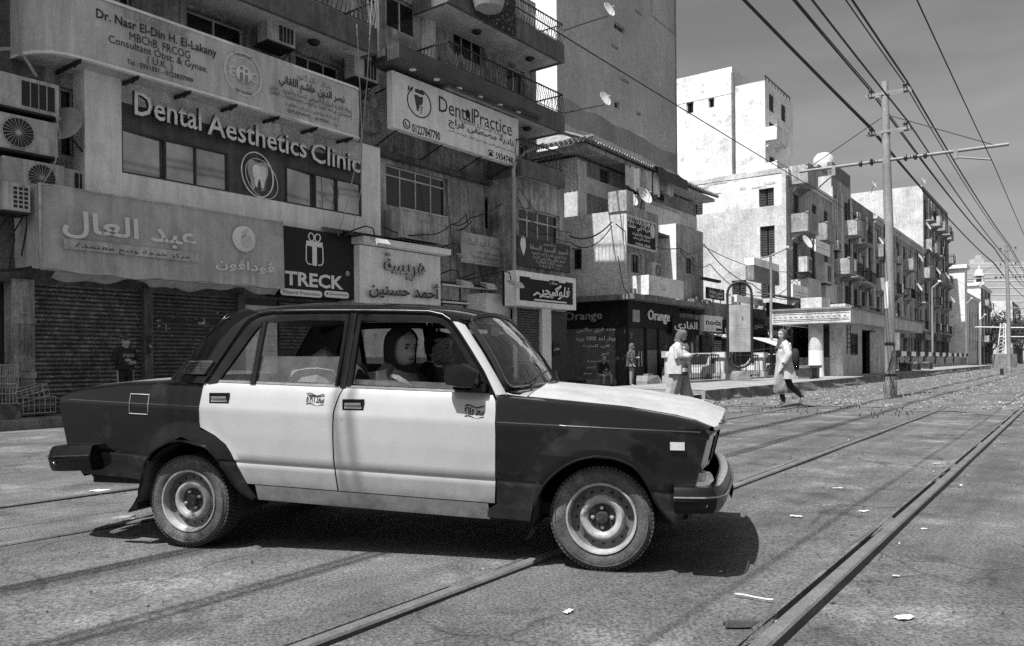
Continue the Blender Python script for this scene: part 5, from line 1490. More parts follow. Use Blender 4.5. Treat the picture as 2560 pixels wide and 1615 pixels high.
# ---- Dental Practice sign with spotlight canopy
u0, u1, z0, z1, OFF = 8.54, 14.34, 7.63, 9.20, 1.2; o = (u0, z0); L = u1 - u0
dp = sign('signboard', 'white Dental Practice signboard with round tooth logo and phone numbers', u0, u1, z0, z1, OFF, .22, M_panelw)
M_cap = mat('canopy_sheet', .075, .5, var=.3, vscale=1.0, streak=.2)
cp = thing('canopy', 'dark grey canopy with round spotlights over the Dental Practice sign', 'canopy', W1.world(u0, OFF, z1), W1.rz)
mb = MB(); mb.box(-.35, L + .75, -.62, .5, .12, .48); mb.box(-.35, -.25, -.6, 1.18, .13, .47); obj('hood', mb, M_cap, cp)
for k in range(6):
    x = .55 + k * (L - .9) / 5; mb = MB(); mb.lathe([(.0, -.012), (.07, -.014), (.085, -.02), (.10, -.012), (.10, .01)], (x, -.25, .118), 'z', 18); obj('spotlight', mb, M_letter, cp, smooth=40)
put(dp, W1, OFF, o, 'Dental', 1097, 262, 1182, 287, M_inkd, height=.46)
put(dp, W1, OFF, o, 'Practice', 1184, 292, 1279, 322, M_inkd, height=.44)
a = uz(W1, 1169, 283, OFF, o); mb = MB(); mb.prism([(a[0] + .11 * math.cos(q), -.008, a[1] - .02 + .13 * math.sin(q)) for q in [2 * PI * k / 16 for k in range(16)]], (0, .004, 0)); obj('blot', mb, M_ink, dp)
put(dp, W1, OFF, o, 'عيادة الأستاذة الدكتورة', 1149, 305, 1259, 331, M_faint, height=.20, bold=.01)
put(dp, W1, OFF, o, 'نادية مصطفى فراج', 1121, 310, 1284, 358, mat('mid_ink', .09, .6), height=.32, bold=.025)
put(dp, W1, OFF, o, 'أستاذ طب وجراحة الفم والأسنان - وطب أسنان الأطفال - وكيمياء طب الأسنان', 1119, 323, 1286, 382, M_inkd, height=.13)
put(dp, W1, OFF, o, '01227847790', 1030, 318, 1100, 343, M_inkd, height=.26, bold=.02)
put(dp, W1, OFF, o, '5934748', 1239, 389, 1282, 402, M_inkd, height=.22, bold=.02)
cu, cz = uz(W1, 1048, 258, OFF, o)
mb = MB(); ell(mb, cu, cz, .48, .40, 0, .016, -.006, PI * .70, PI * 2.45); lg = obj('round_logo', mb, M_inkd, dp)
mb = MB(); mb.prism([(cu - .02 + x * 1.1, -.007, cz + .06 + z * 1.0) for x, z in [(-.17, .14), (-.06, .15), (.05, .12), (.16, .16), (.15, .0), (.11, -.10), (.04, -.10), (-.02, -.30), (-.07, -.30), (-.13, -.05)]], (0, .004, 0)); mb.box(cu - .17, cu + .2, -.007, -.003, cz + .27, cz + .38)
for k in range(5): mb.box(cu + .04, cu + .14 - k * .012, -.007, -.003, cz - .10 - k * .05, cz - .075 - k * .05)
obj('tooth_mark', mb, mat('logo_grey', .06, .6), lg)
mb = MB(); mb.prism([(cu - .46, -.007, cz + .22), (cu - .40, -.007, cz + .30), (cu - .38, -.007, cz + .42), (cu - .46, -.007, cz + .34)], (0, .004, 0)); mb.prism([(cu - .40, -.007, cz + .24), (cu - .26, -.007, cz + .34), (cu - .24, -.007, cz + .42), (cu - .36, -.007, cz + .34)], (0, .004, 0)); obj('leaf_mark', mb, M_inkd, lg)
cu, cz = uz(W1, 1016, 310, OFF, o); mb = MB(); ell(mb, cu, cz, .13, .12, 0, .016, -.006); mb.tube([(cu - .05, -.006, cz + .05), (cu - .03, -.006, cz - .03), (cu + .05, -.006, cz - .06)], .016, 5); obj('phone_mark', mb, M_inkd, dp)
cu, cz = uz(W1, 1227, 385, OFF, o); mb = MB(); mb.prism([(cu - .12, -.006, cz - .07), (cu + .12, -.006, cz - .07), (cu + .06, -.006, cz + .06), (cu - .06, -.006, cz + .06)], (0, .004, 0)); ell(mb, cu, cz + .05, .13, .07, 0, .014, -.006, 0, PI); obj('handset_mark', mb, M_inkd, dp)
for x in (.3, 2.2, 4.0, 5.5):
    for a, b in ((.02, -.35), (1.3, 1.2)): mb = MB(); mb.tube([(x, .1, a), (x, 1.18, b)], .022, 6); obj('bracket', mb, M_iron, dp)

# ---- air conditioners
def aircon(label, W, px, py, off, w, h, d, fan, side=0.0):
    """outdoor unit, placed by the top-left corner of its front face"""
    u, z = W.at(px, py, off); t = thing('air_conditioner', label, 'air conditioner', W.world(u, off, z - h), W.rz, 'outdoor air conditioners')
    mb = MB(); mb.box(0, w, 0, d, 0, h); obj('case', mb, M_ac, t)
    if fan == 'fan':
        cx, cz, r = w * .36, h * .5, h * .42
        if side: cx = w * .62
        mb = MB(); mb.lathe([(r, -.012), (r * .98, -.02), (0, -.004)], (cx, 0, cz), 'y', 28); fo = obj('fan_grille', mb, M_acd, t)
        mb = MB()
        for k in range(22): a = 2 * PI * k / 22; mb.tube([(cx + r * .2 * math.cos(a), -.022, cz + r * .2 * math.sin(a)), (cx + r * .97 * math.cos(a + .12), -.024, cz + r * .97 * math.sin(a + .12))], .005, 3)
        mb.lathe([(0, -.03), (r * .18, -.028), (r * .2, -.015)], (cx, 0, cz), 'y', 14); ell(mb, cx, cz, r, r, 0, .008, -.022); obj('fan_guard', mb, M_ac, fo)
    elif fan == 'grid':
        for i in range(3):
            for j in range(5): mb = MB(); mb.box(w * (.38 + .2 * i), w * (.38 + .2 * i) + w * .14, -.004, -.001, h * (.12 + .16 * j), h * (.12 + .16 * j) + h * .11); obj('vent', mb, M_acd, t)
    else:
        mb = MB(); mb.box(w * .42, w * .93, -.010, -.001, h * .12, h * .88); g = obj('grille', mb, M_acd, t)
        mb = MB()
        for k in range(1, 4): x = lerp(w * .42, w * .93, k / 4); mb.box(x - .008, x + .008, -.018, -.011, h * .12, h * .88)
        obj('grille_bars', mb, M_ac, g)
    mb = MB(); mb.box(.02, w - .02, -.04, d + .2, -.05, -.012); mb.tube([(.1, 0, -.04), (.1, d + .3, -.4)], .015, 5); mb.tube([(w - .1, 0, -.04), (w - .1, d + .3, -.4)], .015, 5); obj('bracket', mb, M_iron, t)
    return t
aircon('white aircon with square grille, topmost of the stack by the left edge', W1, -18, 172, .62, 1.15, .62, .4, 'grille')
aircon('round-fan aircon second from the top of the stack by the left edge', W1, -14, 275, .62, 1.10, .66, .4, 'fan')
aircon('dirty round-fan aircon third in the stack by the left edge', W1, 7, 388, .62, 1.08, .60, .4, 'fan', 1)
aircon('small pale unit with a square hole grid, lowest by the left edge', W1, 7, 452, .85, .46, .52, .3, 'grid')
aircon('old broken aircon squeezed behind the corner of the phone banner', W1, 150, 418, .35, .66, .52, .3, 'none')
aircon('aircon under the upper left balcony above the long grey signboard', W1, 668, 33, .75, .82, .62, .4, 'grille')
aircon('rusty aircon beside the pale column at the end of the long signboard', W1, 886, 128, .75, .84, .66, .4, 'grille')
# ---- satellite dishes
def dish(label, p, rz, r=.42, tilt=.55, arm=None, m=M_dish, group='satellite dishes', name='satellite_dish'):
    t = thing(name, label, 'satellite dish', p, rz, group)
    mb = MB(); rows = []
    for k in range(7): q = k / 6; rows.append([(r * q * math.cos(a), -.0 + .16 * r * (q * q) * -1, r * 1.08 * q * math.sin(a)) for a in [2 * PI * i / 26 for i in range(26)]])
    M_ = Matrix.Rotation(-tilt, 3, 'X')
    rows = [[tuple(M_ @ Vector((x, y - .0, z))) for x, y, z in row] for row in rows]
    mb.grid(rows, close=True); mb.grid([[(x, y + .012, z) for x, y, z in row] for row in rows], close=True); mb.grid([rows[-1], [(x, y + .012, z) for x, y, z in rows[-1]]], close=True); obj('reflector', mb, m, t, smooth=50, merge=.0005)
    mb = MB(); tip = M_ @ Vector((0, -.75 * r * 1.3, -.15 * r)); foot = M_ @ Vector((0, -.1 * r, -1.0 * r)); mb.tube([foot, tip], .014, 5); mb.tube([tip, tip + M_ @ Vector((0, .12, 0))], .035, 8); obj('feed_arm', mb, M_ac, t)
    if arm:
        mb = MB(); mb.tube([(0, .02, -.1)] + arm, .022, 6); obj('mast', mb, M_iron, t)
    return t
p = W1.world(*[W1.at(164, 312, .55)[0], .55, W1.at(164, 312, .55)[1]])
dish('grey satellite dish by the corner of the clinic fascia', p, W1.rz - .9, .36, .4, [(.1, .25, -.35), (.15, .55, -.5)], m=mat('dish_grey', .28, .6, var=.2, vscale=4))
for (px, py), (qx, qy), lab in (((1522, 24), (1405, 76), 'white dish on a long arm from the upper balcony, against the tall tower'), ((1512, 247), (1412, 283), 'white dish on a long arm from the lower right balcony')):
    Yd = 33.0; p = at_depth(px, py, Yd); q = W1.world(W1.at(1411, qy, 1.4)[0], 1.4, W1.at(1411, qy, 1.4)[1])
    t = dish(lab, p, .75, .30, .35, None)
    inv = Matrix.Rotation(-.75, 3, 'Z'); loc = inv @ (q - p)
    mb = MB(); mb.tube([(0, .05, -.25), tuple(Vector((0, .05, -.25)).lerp(loc, .5) + Vector((0, 0, .02))), tuple(loc)], .028, 6); obj('mast', mb, M_iron, t)
# ---- carpet and pot on the upper balcony
p = W1.world(W1.at(1240, 40, 1.5)[0], 1.5, W1.at(1240, 40, 1.5)[1])
ct = thing('carpet', 'black patterned rug hung over the upper balcony railing', 'rug', p, W1.rz)
M_rug = mat('rug', .02, .9, stain=1.0, stain_v=.3, stain_scale=9, stain_th=.56); mb = MB(); mb.grid([[(lerp(-1.0, 1.0, i / 10), -.04 - .02 * math.sin(i), z) for i in range(11)] for z in (.9, .3, -.25, -.35)]); mb.grid([[(lerp(-1.0, 1.0, i / 10), .02, z) for i in range(11)] for z in (.9, .3)]); obj('pile', mb, M_rug, ct, smooth=60)
mb = MB(); mb.lathe([(0, 0), (.42, 0), (.52, .35), (.54, .40), (.48, .40), (.40, .05), (0, .03)], n=24)
tag(obj('flower_tub', mb, mat('tub', .4, .7, var=.2, vscale=3), loc=W1.world(W1.at(1222, 18, 1.9)[0], 1.9, W1.at(1222, 22, 1.9)[1]), smooth=40), 'big grey tub hanging outside the upper balcony', 'tub')

# ---- floodlights over the shopfront
def floodlight(px, py, off, yaw, label):
    u, z = W1.at(px, py, off); t = thing('floodlight', label, 'floodlight', W1.world(u, off, z), W1.rz, 'floodlights on bent arms above the shops')
    mb = MB(); mb.prism([(-.20, -.16, .02), (.20, -.16, .02), (.16, .14, .10), (-.16, .14, .10)], (0, -.02, -.07)); mb.prism([(-.24, -.26, -.10), (.24, -.26, -.10), (.20, -.16, .03), (-.20, -.16, .03)], (0, .03, -.06)); o1 = obj('housing', mb, M_ac, t)
    mb = MB(); mb.prism([(-.19, -.25, -.13), (.19, -.25, -.13), (.15, .12, .0), (-.15, .12, .0)], (0, 0, -.012)); obj('lens', mb, M_letter, t)
    mb = MB(); mb.tube([(0, .1, .10), (-.05, .12, .34), (-.25, .2, .38), (-.35, off - .1, .18)], .02, 6); obj('arm', mb, M_iron, t)
floodlight(944, 602, 1.55, 0, 'floodlight above the white script sign')
floodlight(1158, 640, 1.1, 0, 'floodlight with ribbed back beside the old cloth banner')
floodlight(1156, 706, 1.2, 0, 'dusty floodlight hanging under the old cloth banner')
floodlight(1216, 712, 1.1, 0, 'floodlight in front of the shop boards')
floodlight(1284, 708, 1.9, 0, 'floodlight touching the lamp post')

# ---- street lamp post
p = W1.world(W1.at(1286, 700, 1.25)[0], 1.25, 0.13); 
lp = thing('street_lamp', 'pale tapered street lamp post with curved arm in front of the shops', 'street lamp', p, W1.rz)
zt = W1.at(1290, 425, 1.25)[1]; e = W1.at(1352, 372, 1.25)
mb = MB(); ux = e[0] - W1.at(1286, 700, 1.25)[0]; mb.tube([(0, 0, 0), (0, 0, 3), (0, 0, zt - .15), (.10, 0, zt + .06), (ux * .4, 0, zt + (e[1] - zt) * .55), (ux, 0, e[1])], [.085, .078, .068, .05, .045, .04], 10); obj('pole', mb, mat('lamp_pole', .34, .55, var=.2, vscale=2, streak=.2), lp, smooth=50)
mb = MB(); mb.lathe([(0, -.06), (.08, -.04), (.12, .02), (.05, .08), (0, .08)], (ux + .12, 0, e[1]), 'z', 12); obj('lamp_head', mb, M_ac, lp, smooth=50)
# ---- wire crates on the left pavement
def crate(label, px, py, rz, w=.62, d=.42, h=.34, tilt=0.0):
    g = W1.at(px, py, .75); t = thing('wire_crate', label, 'crate', W1.world(g[0], .75, max(.15, g[1])), W1.rz + rz, 'wire crates by the left pier')
    mb = MB()
    for z in (0, h / 2, h): mb.tube([(0, 0, z), (w, 0, z), (w, d, z), (0, d, z), (0, 0, z)], .010, 4)
    for k in range(7): x = w * k / 6; mb.tube([(x, 0, h), (x, 0, 0), (x, d, 0), (x, d, h)], .008, 4)
    for k in range(1, 5): y = d * k / 5; mb.tube([(0, y, h), (0, y, 0), (w, y, 0), (w, y, h)], .008, 4)
    obj('wire_basket', mb, M_board, t); mb = MB(); mb.box(.03, w - .03, .03, d - .03, .01, .04); obj('base', mb, M_wood, t)
    if tilt: t.rotation_euler = (0, tilt, W1.rz + rz)
crate('wire crate lying at the foot of the panelled pier', 58, 1035, .15, .62, .42, .30)
crate('tilted wire crate resting on another beside the panelled pier', 46, 1010, .1, .60, .40, .22, -.25)
crate('tall wire crate at the left edge, upper one', -8, 970, .0, .36, .4, .42)
crate('tall wire crate at the left edge, lower one', -12, 1010, .0, .36, .4, .36)
mb = MB(); mb.box(-.22, .22, -.15, .15, 0, .13); mb.box(-.10, .09, -.1, .1, .13, .26)
tag(obj('stone_block', mb, M_concrete_d, loc=W1.world(W1.at(10, 1045, .9)[0], .9, .15), rz=W1.rz + .2), 'rough stone blocks on the pavement at the left edge', 'stone')
mb = MB(); mb.tube([(0, 0, 0), (.1, .05, .25), (.6, .02, .02)], .03, 6)
# ---- hanging cables on the facade
def cable(label, pts, r=.012, m=M_cable, group='loose cables on the facades', sag=0.0, n=10):
    q = []
    for a, b in zip(pts, pts[1:]):
        a, b = Vector(a), Vector(b)
        for k in range(n): v = k / n; p = a.lerp(b, v); p.z -= sag * 4 * v * (1 - v); q.append(p)
    q.append(Vector(pts[-1])); mb = MB(); mb.tube(q, r, 5); return tag(obj('cable', mb, m, smooth=60), label, 'cable', group)
def wp(px, py, off): u, z = W1.at(px, py, off); return W1.world(u, off, z)
cable('thin cable hanging in front of the right end of the long grey signboard', [wp(892, 60, 1.35), wp(900, 220, 1.35), wp(905, 340, 1.2), wp(870, 500, .9), wp(845, 590, .8)], .013, M_cable_l)
cable('pale cable running down beside the white column of the clinic fascia', [wp(930, -5, 1.4), wp(918, 200, 1.3), wp(905, 345, 1.2), wp(903, 470, .9), wp(880, 585, .9)], .012, M_cable_l)
cable('cable looping from the window box to the banner across the shop wall', [wp(955, 565, .4), wp(1060, 586, .8), wp(1130, 560, .7), wp(1175, 545, .6), wp(1278, 490, .6)], .018, sag=.12)
cable('black cable coil knotted between box sign and small window', [wp(1130, 560, .7), wp(1165, 535, .65), wp(1172, 560, .65), wp(1140, 575, .65), wp(1180, 552, .6)], .016, sag=.08)
cable('thin cable dropping past the wide window', [wp(1100, 385, .5), wp(1115, 460, .4), wp(1125, 560, .4), wp(1135, 640, .4)], .010)
cable('thin cable on the wall left of the small window', [wp(1160, 410, .3), wp(1172, 500, .3), wp(1180, 600, .4)], .010)
cable('cable sweeping from the lamp arm over the bay windows', [wp(1296, 495, 1.3), wp(1340, 560, 1.5), wp(1425, 605, 1.5)], .014, sag=.15)
cable('second cable sweeping over the bay windows to the corner', [wp(1298, 470, 1.3), wp(1370, 560, 1.5), wp(1430, 580, 1.5)], .012, sag=.1)
cable('white drain hose arched over the aircon stack', [wp(-10, 123, .4), wp(28, 122, .45), wp(60, 140, .45), wp(92, 192, .45)], .035, M_cable_l)
cable('pale wire dangling beside the satellite dish', [wp(138, 340, .7), wp(140, 400, .75), wp(110, 455, .75)], .014, M_cable_l, sag=.02)
for k, (x, y) in enumerate(((30, 560), (62, 520), (78, 500))):
    cable(('leftmost', 'middle', 'rightmost')[k] + ' black cable hanging beside the left edge of the phone banner', [wp(x, y - 60, .5), wp(x + 6, y + 40, .55), wp(x - 8, y + 120, .5)], .016)
cable('electric wires tangled under the phone banner at the pier', [wp(2, 676, .6), wp(60, 672, .65), wp(95, 665, .7)], .03)
# ================================================================== the far side street: buildings beyond the clinic
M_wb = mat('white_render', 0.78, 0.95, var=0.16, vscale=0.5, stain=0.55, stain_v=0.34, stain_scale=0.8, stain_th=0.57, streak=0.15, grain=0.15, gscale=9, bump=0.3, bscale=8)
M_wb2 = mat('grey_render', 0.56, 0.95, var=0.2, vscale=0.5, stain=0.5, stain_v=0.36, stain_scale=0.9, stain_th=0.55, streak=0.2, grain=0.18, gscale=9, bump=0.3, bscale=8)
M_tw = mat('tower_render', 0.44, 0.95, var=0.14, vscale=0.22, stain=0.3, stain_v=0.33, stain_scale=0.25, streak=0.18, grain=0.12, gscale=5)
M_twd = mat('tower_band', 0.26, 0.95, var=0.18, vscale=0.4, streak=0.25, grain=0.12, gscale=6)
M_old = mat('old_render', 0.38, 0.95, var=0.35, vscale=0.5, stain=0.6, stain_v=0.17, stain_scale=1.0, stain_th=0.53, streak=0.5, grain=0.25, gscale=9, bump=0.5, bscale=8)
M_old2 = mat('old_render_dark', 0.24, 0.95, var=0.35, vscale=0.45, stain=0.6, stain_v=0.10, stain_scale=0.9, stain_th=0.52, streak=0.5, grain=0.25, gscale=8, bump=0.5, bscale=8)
M_shut = mat('louvre_shutter', 0.065, 0.8, var=0.35, vscale=2, streak=0.3)
M_shut_l = mat('pale_shutter', 0.55, 0.8, var=0.2, vscale=2)
M_shopd = mat('shop_black', 0.010, 0.6, spec=0.2, var=0.5, vscale=0.6)
M_shopin = mat('shop_inside', 0.02, 0.6, stain=1.0, stain_v=0.16, stain_scale=2.2, stain_th=0.6, grain=0.4, gscale=7)
M_tilert = mat('roof_tile', 0.20, 0.9, var=0.5, vscale=5)
M_brick = mat('bare_brick', 0.16, 0.95, var=0.4, vscale=3, grain=0.4, gscale=12)
M_mid = mat('orange_letters', 0.30, 0.5)
def swap(mb):
    mb.v = [(y, x, z) for x, y, z in mb.v]; return mb
class Block:
    """building in the street frame; local x along the street, local y into the block"""
    def __init__(b, name, label, s0, s1, t0, depth, h, front, side, cat='building', group='buildings along the far side of the street'):
        b.s0, b.s1, b.t0, b.h, b.dep = s0, s1, t0, h, depth
        b.o = thing(name, label, cat, S(t0, s0, 0), ST.rz, group)
        b.fr, b.sr, b.front, b.side = [], [], front, side
    def f(b, x0, y0, x1, y1): 
        a, c = ST.at(x0, y0, b.t0), ST.at(x1, y1, b.t0); return (a[0] - b.s0, c[0] - b.s0, c[1], a[1])
    def g(b, x0, y0, x1, y1):
        """on the camera-facing side wall; y runs into the block (left in the picture)"""
        a, c = ST.cross(x0, y0, b.s0), ST.cross(x1, y1, b.s0); return (b.t0 - c[0], b.t0 - a[0], c[1], a[1])
    def walls(b, z0=0.0, bands=None):
        L = b.s1 - b.s0
        mb = MB(); wall_holes(mb, 0, L, z0, b.h, b.fr, 0, .3); mb.poly([(L, 0, z0), (L, b.dep, z0), (L, b.dep, b.h), (L, 0, b.h)]); obj('front_wall', mb, b.front, b.o)
        if not bands:
            mb = MB(); wall_holes(mb, .002, b.dep, z0, b.h, b.sr, 0, .3); obj('side_wall', swap(mb), b.side, b.o)
        else:
            for lo, hi, m in bands:
                rr = [(r[0], r[1], max(lo, r[2]), min(hi, r[3])) for r in b.sr if r[2] < hi and r[3] > lo]
                mb = MB(); wall_holes(mb, .002, b.dep, lo, hi, rr, 0, .3); obj('side_wall', swap(mb), m, b.o)
        mb = MB(); mb.box(.02, L - .02, .02, b.dep - .02, b.h - .6, b.h - .5); mb.box(.35, .4, .35, b.dep, z0, b.h - .6); mb.box(.35, L - .1, .35, .4, z0, b.h - .6); obj('roof', mb, M_wood, b.o)
    def win(b, r, kind='shutter', side=False, leaves=2, m=None):
        u0, u1, z0, z1 = r; y = .14
        mb = MB(); frame_box(mb, u0 + .01, u1 - .01, z0 + .01, z1 - .01, y - .05, y + .05, .06)
        o = obj('window', swap(mb) if side else mb, M_wood if kind == 'shutter' else M_alu, b.o)
        for k in range(leaves):
            a, c = lerp(u0, u1, k / leaves) + .05, lerp(u0, u1, (k + 1) / leaves) - .05
            mb = MB(); mb.box(a, c, y, y + .03, z0 + .06, z1 - .06)
            if kind == 'shutter':
                n = max(3, int((z1 - z0) / .16))
                for q in range(n): z = lerp(z0 + .1, z1 - .1, (q + .5) / n); mb.box(a + .04, c - .04, y - .025, y - .001, z - .03, z + .02)
            obj('leaf' if kind == 'shutter' else 'pane', swap(mb) if side else mb, m or (M_shut if kind == 'shutter' else M_pane), o)
    def bal(b, u0, u1, z0, d=.95, h=.95, solid=True, m=None, slab=.16):
        bo = bpy.data.objects.new('balcony', None); COL.objects.link(bo); bo.parent = b.o
        mb = MB(); mb.box(u0, u1, -d, -.002, z0 - slab, z0); mb.prism([(u0 + .15, -.002, z0 - slab), (u0 + .15, -d * .7, z0 - slab), (u0 + .15, -.002, z0 - slab - .5)], (.12, 0, 0)); mb.prism([(u1 - .27, -.002, z0 - slab), (u1 - .27, -d * .7, z0 - slab), (u1 - .27, -.002, z0 - slab - .5)], (.12, 0, 0)); obj('slab', mb, m or M_old, bo)
        if solid:
            mb = MB(); mb.box(u0, u1, -d, -d + .1, z0, z0 + h); mb.box(u0, u0 + .1, -d + .1, -.002, z0, z0 + h); mb.box(u1 - .1, u1, -d + .1, -.002, z0, z0 + h); obj('parapet', mb, m or M_old, bo)
            mb = MB(); mb.box(u0 - .04, u1 + .04, -d - .04, -d + .13, z0 + h, z0 + h + .07); obj('coping', mb, m or M_old, bo)
        else:
            mb = MB(); mb.tube([(u0 + .03, -.01, z0 + h), (u0 + .03, -d + .03, z0 + h), (u1 - .03, -d + .03, z0 + h), (u1 - .03, -.01, z0 + h)], .03, 5)
            mb.tube([(u0 + .03, -d + .03, z0 + h * .5), (u1 - .03, -d + .03, z0 + h * .5)], .02, 4); obj('handrail', mb, M_iron, bo)
            n = int((u1 - u0) / .18); bar = getattr(Block, '_bar', None)
            if bar is None: q = MB(); q.tube([(0, 0, 0), (0, 0, .93)], .014, 4); bar = Block._bar = q.mesh('baluster', M_iron)
            for k in range(n + 1): link('baluster', bar, bo, (lerp(u0 + .05, u1 - .05, k / n), -d + .03, z0), scale=(1, 1, h / .95))
            k = 1
            while k * .2 < d - .05: link('baluster', bar, bo, (u0 + .03, -d + .03 + k * .2, z0), scale=(1, 1, h / .95)); k += 1
        return bo
def fsign(name, label, x0, y0, x1, y1, t, depth, m, group='shop signs along the far side', cat='shop sign', edge=None):
    r = rect_px(ST, x0, y0, x1, y1, t); return sign(name, label, r[0], r[1], r[2], r[3], t, depth, m, group, cat, ST, edge), r[1] - r[0], r[3] - r[2]

# ---------------------------------------------------------------- corner shop (two storeys)
TF = -14.3
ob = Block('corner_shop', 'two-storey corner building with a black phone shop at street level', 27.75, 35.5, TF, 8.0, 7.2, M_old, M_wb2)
# main block upper storey and recess; built as boxes with openings
x_rec = ST.at(1646, 600, TF)[0] - 27.75; x_blk2 = ST.at(1690, 600, TF)[0] - 27.75; LOB = 35.5 - 27.75
ZS = ST.at(1567, 742, TF)[1]
wA = ob.f(1578, 628, 1605, 688); wB = ob.f(1714, 637, 1736, 690)
mb = MB(); wall_holes(mb, 0, x_rec, ZS, 7.2, [wA], 0, .3); mb.poly([(x_rec, 0, ZS), (x_rec, 2.2, ZS), (x_rec, 2.2, 7.2), (x_rec, 0, 7.2)]); obj('front_wall', mb, M_old, ob.o)
mb = MB(); wall_holes(mb, x_blk2, LOB, ZS, 7.1, [wB], 0, .3); mb.poly([(LOB, 0, ZS), (LOB, 2.4, ZS), (LOB, 2.4, 7.1), (LOB, 0, 7.1)]); obj('front_wall', mb, M_old, ob.o)
mb = MB(); mb.poly([(x_blk2, 0, ZS), (x_blk2, 2.2, ZS), (x_blk2, 2.2, 7.1), (x_blk2, 0, 7.1)]); mb.box(x_rec, x_blk2, 2.2, 2.4, ZS, 6.6); obj('recess_wall', mb, M_wb, ob.o)
wC = ob.g(1428, 620, 1455, 676)
mb = MB(); wall_holes(mb, .002, 7.9, ZS, 7.0, [wC], 0, .3); obj('side_wall', swap(mb), M_wb2, ob.o)
mb = MB(); mb.box(-.05, .55, -.05, .75, 6.95, 7.75); obj('corner_pier', mb, M_old, ob.o)
mb = MB(); mb.box(.02, LOB - .02, .3, 7.9, 6.5, 6.6); mb.box(.35, x_rec - .02, .35, .4, ZS, 6.5); obj('roof', mb, M_wood, ob.o)
ob.win(wA, 'glass'); ob.win(wB, 'glass'); ob.win(wC, 'glass', True)
mb = MB(); mb.box(-.45, LOB + .2, -.55, .3, ZS - .12, ZS + .08); mb.box(-.45, .3, .3, 7.9, ZS - .12, ZS + .08); obj('ledge', mb, M_old2, ob.o)
# jagged debris and pipes on the ledge
mb = MB(); rr = random.Random(5)
for k in range(26):
    x = rr.uniform(-.3, LOB); z = ZS + .1; a = rr.uniform(.05, .18); mb.box(x - a, x + a, -.45 + rr.random() * .3, -.2 + rr.random() * .1, z, z + rr.uniform(.05, .3), tf=None)
tag(obj('ledge_clutter', mb, M_old2, ob.o), None, kind='stuff')
r = ob.f(1578, 690, 1668, 745); mb = MB(); mb.box(r[0], r[1], -.75, -.65, ZS + .08, r[3]); mb.box(r[0], r[0] + .1, -.65, -.002, ZS + .08, r[3]); mb.box(r[1] - .1, r[1], -.65, -.002, ZS + .08, r[3]); obj('balcony_parapet', mb, M_wb, ob.o)
# white roof parapet behind
r = rect_px(ST, 1612, 505, 1700, 560, TF - 2.6); mb = MB(); mb.box(r[0] - 27.75, r[1] - 27.75, 2.6, 2.75, 6.3, r[3]); mb.box(r[0] - 27.75, r[0] - 27.6, 2.75, 5.5, 6.3, r[3]); obj('roof_parapet', mb, M_wb, ob.o)
# shop: black fascia, glazing
mb = MB(); mb.box(-.02, LOB - 2.9, -.06, .3, 2.45, ZS - .12); mb.box(-.06, .3, .301, 4.6, 2.45, ZS - .12); obj('shop_fascia', mb, M_shopd, ob.o)
xe = LOB - 2.95
mb = MB(); mb.box(0, xe, .02, .12, .12, 2.45); mb.box(.02, .12, .121, 4.6, .12, 2.45); obj('shop_glazing', mb, M_shopin, ob.o)
for a in (0, 1.55, 2.75, xe - .25):
    mb = MB(); mb.box(a, a + .16, -.03, .015, .12, 2.45); obj('door_post', mb, M_shopd, ob.o)
mb = MB(); mb.box(1.75, 2.65, -.012, .015, .2, 1.55); obj('door_poster', mb, mat('poster', .16, .5, stain=1, stain_v=.5, stain_scale=4, stain_th=.6), ob.o)
mb = MB(); mb.box(.9, .94, -.05, -.02, .9, 1.5); mb.box(1.15, 1.19, -.05, -.02, .9, 1.5); obj('door_pulls', mb, M_alu, ob.o)
r = ob.g(1400, 815, 1540, 960)
pn = MB(); pn.box(r[0], r[1], -.05, .018, .35, 2.42); po = obj('window_poster', swap(pn), mat('poster_dark', .075, .5, var=.5, vscale=.9, stain=.6, stain_v=.16, stain_scale=1.2), ob.o)
def side_letters(par, bl, txt, px0, py0, px1, py1, m, h, depth=0.0, x=-.056, bold=.0):
    a, c = ST.cross(px0, py0, bl.s0), ST.cross(px1, py1, bl.s0); ya, yc = bl.t0 - a[0], bl.t0 - c[0]
    return link('lettering', text_mesh(txt, m, width=abs(ya - yc), height=h, depth=depth, bold=bold), par, (x, (ya + yc) / 2, (a[1] + c[1]) / 2), rot=(0, 0, -PI / 2))
side_letters(ob.o, ob, 'Orange', 1416, 795, 1508, 790, M_mid, .45, .05, -.07, .015)
M_prt = mat('poster_print', .85, .6)
for t_, x0, y0, x1, y1, h in (('جدد فري ماكس', 1443, 828, 1541, 824, .22), ('ووفر لحد 3000 جنيه', 1442, 848, 1540, 847, .22), ('في السنة', 1458, 866, 1525, 865, .16), ('كازيون', 1504, 884, 1525, 884, .13), ('Premium', 1470, 903, 1492, 903, .09), ('amazon prime', 1495, 903, 1525, 903, .09), ('JawwyTV', 1469, 919, 1492, 919, .09), ('f', 1500, 918, 1505, 918, .12), ('#012#', 1461, 934, 1480, 934, .08)):
    side_letters(po, ob, t_, x0, y0, x1, y1, M_prt, h, 0, -.056)
a = ST.cross(1518, 918, 27.75); mb = MB()
ell(mb, 0, 0, .10, .10, 0, .014, 0); link('ring_mark', mb.mesh('ring_mark', M_prt), po, (-.058, TF - a[0], a[1]), rot=(0, 0, -PI / 2))
r = ob.f(1577, 774, 1594, 806); mb = MB(); mb.box(r[0], r[1], -.10, -.061, r[2], r[3]); lo = obj('square_logo', mb, mat('logo_square', .34, .5), ob.o)
letters(lo, 'orange', (r[0] + r[1]) / 2, -.105, r[2] + .06, M_prt, width=(r[1] - r[0]) * .85, height=.08)
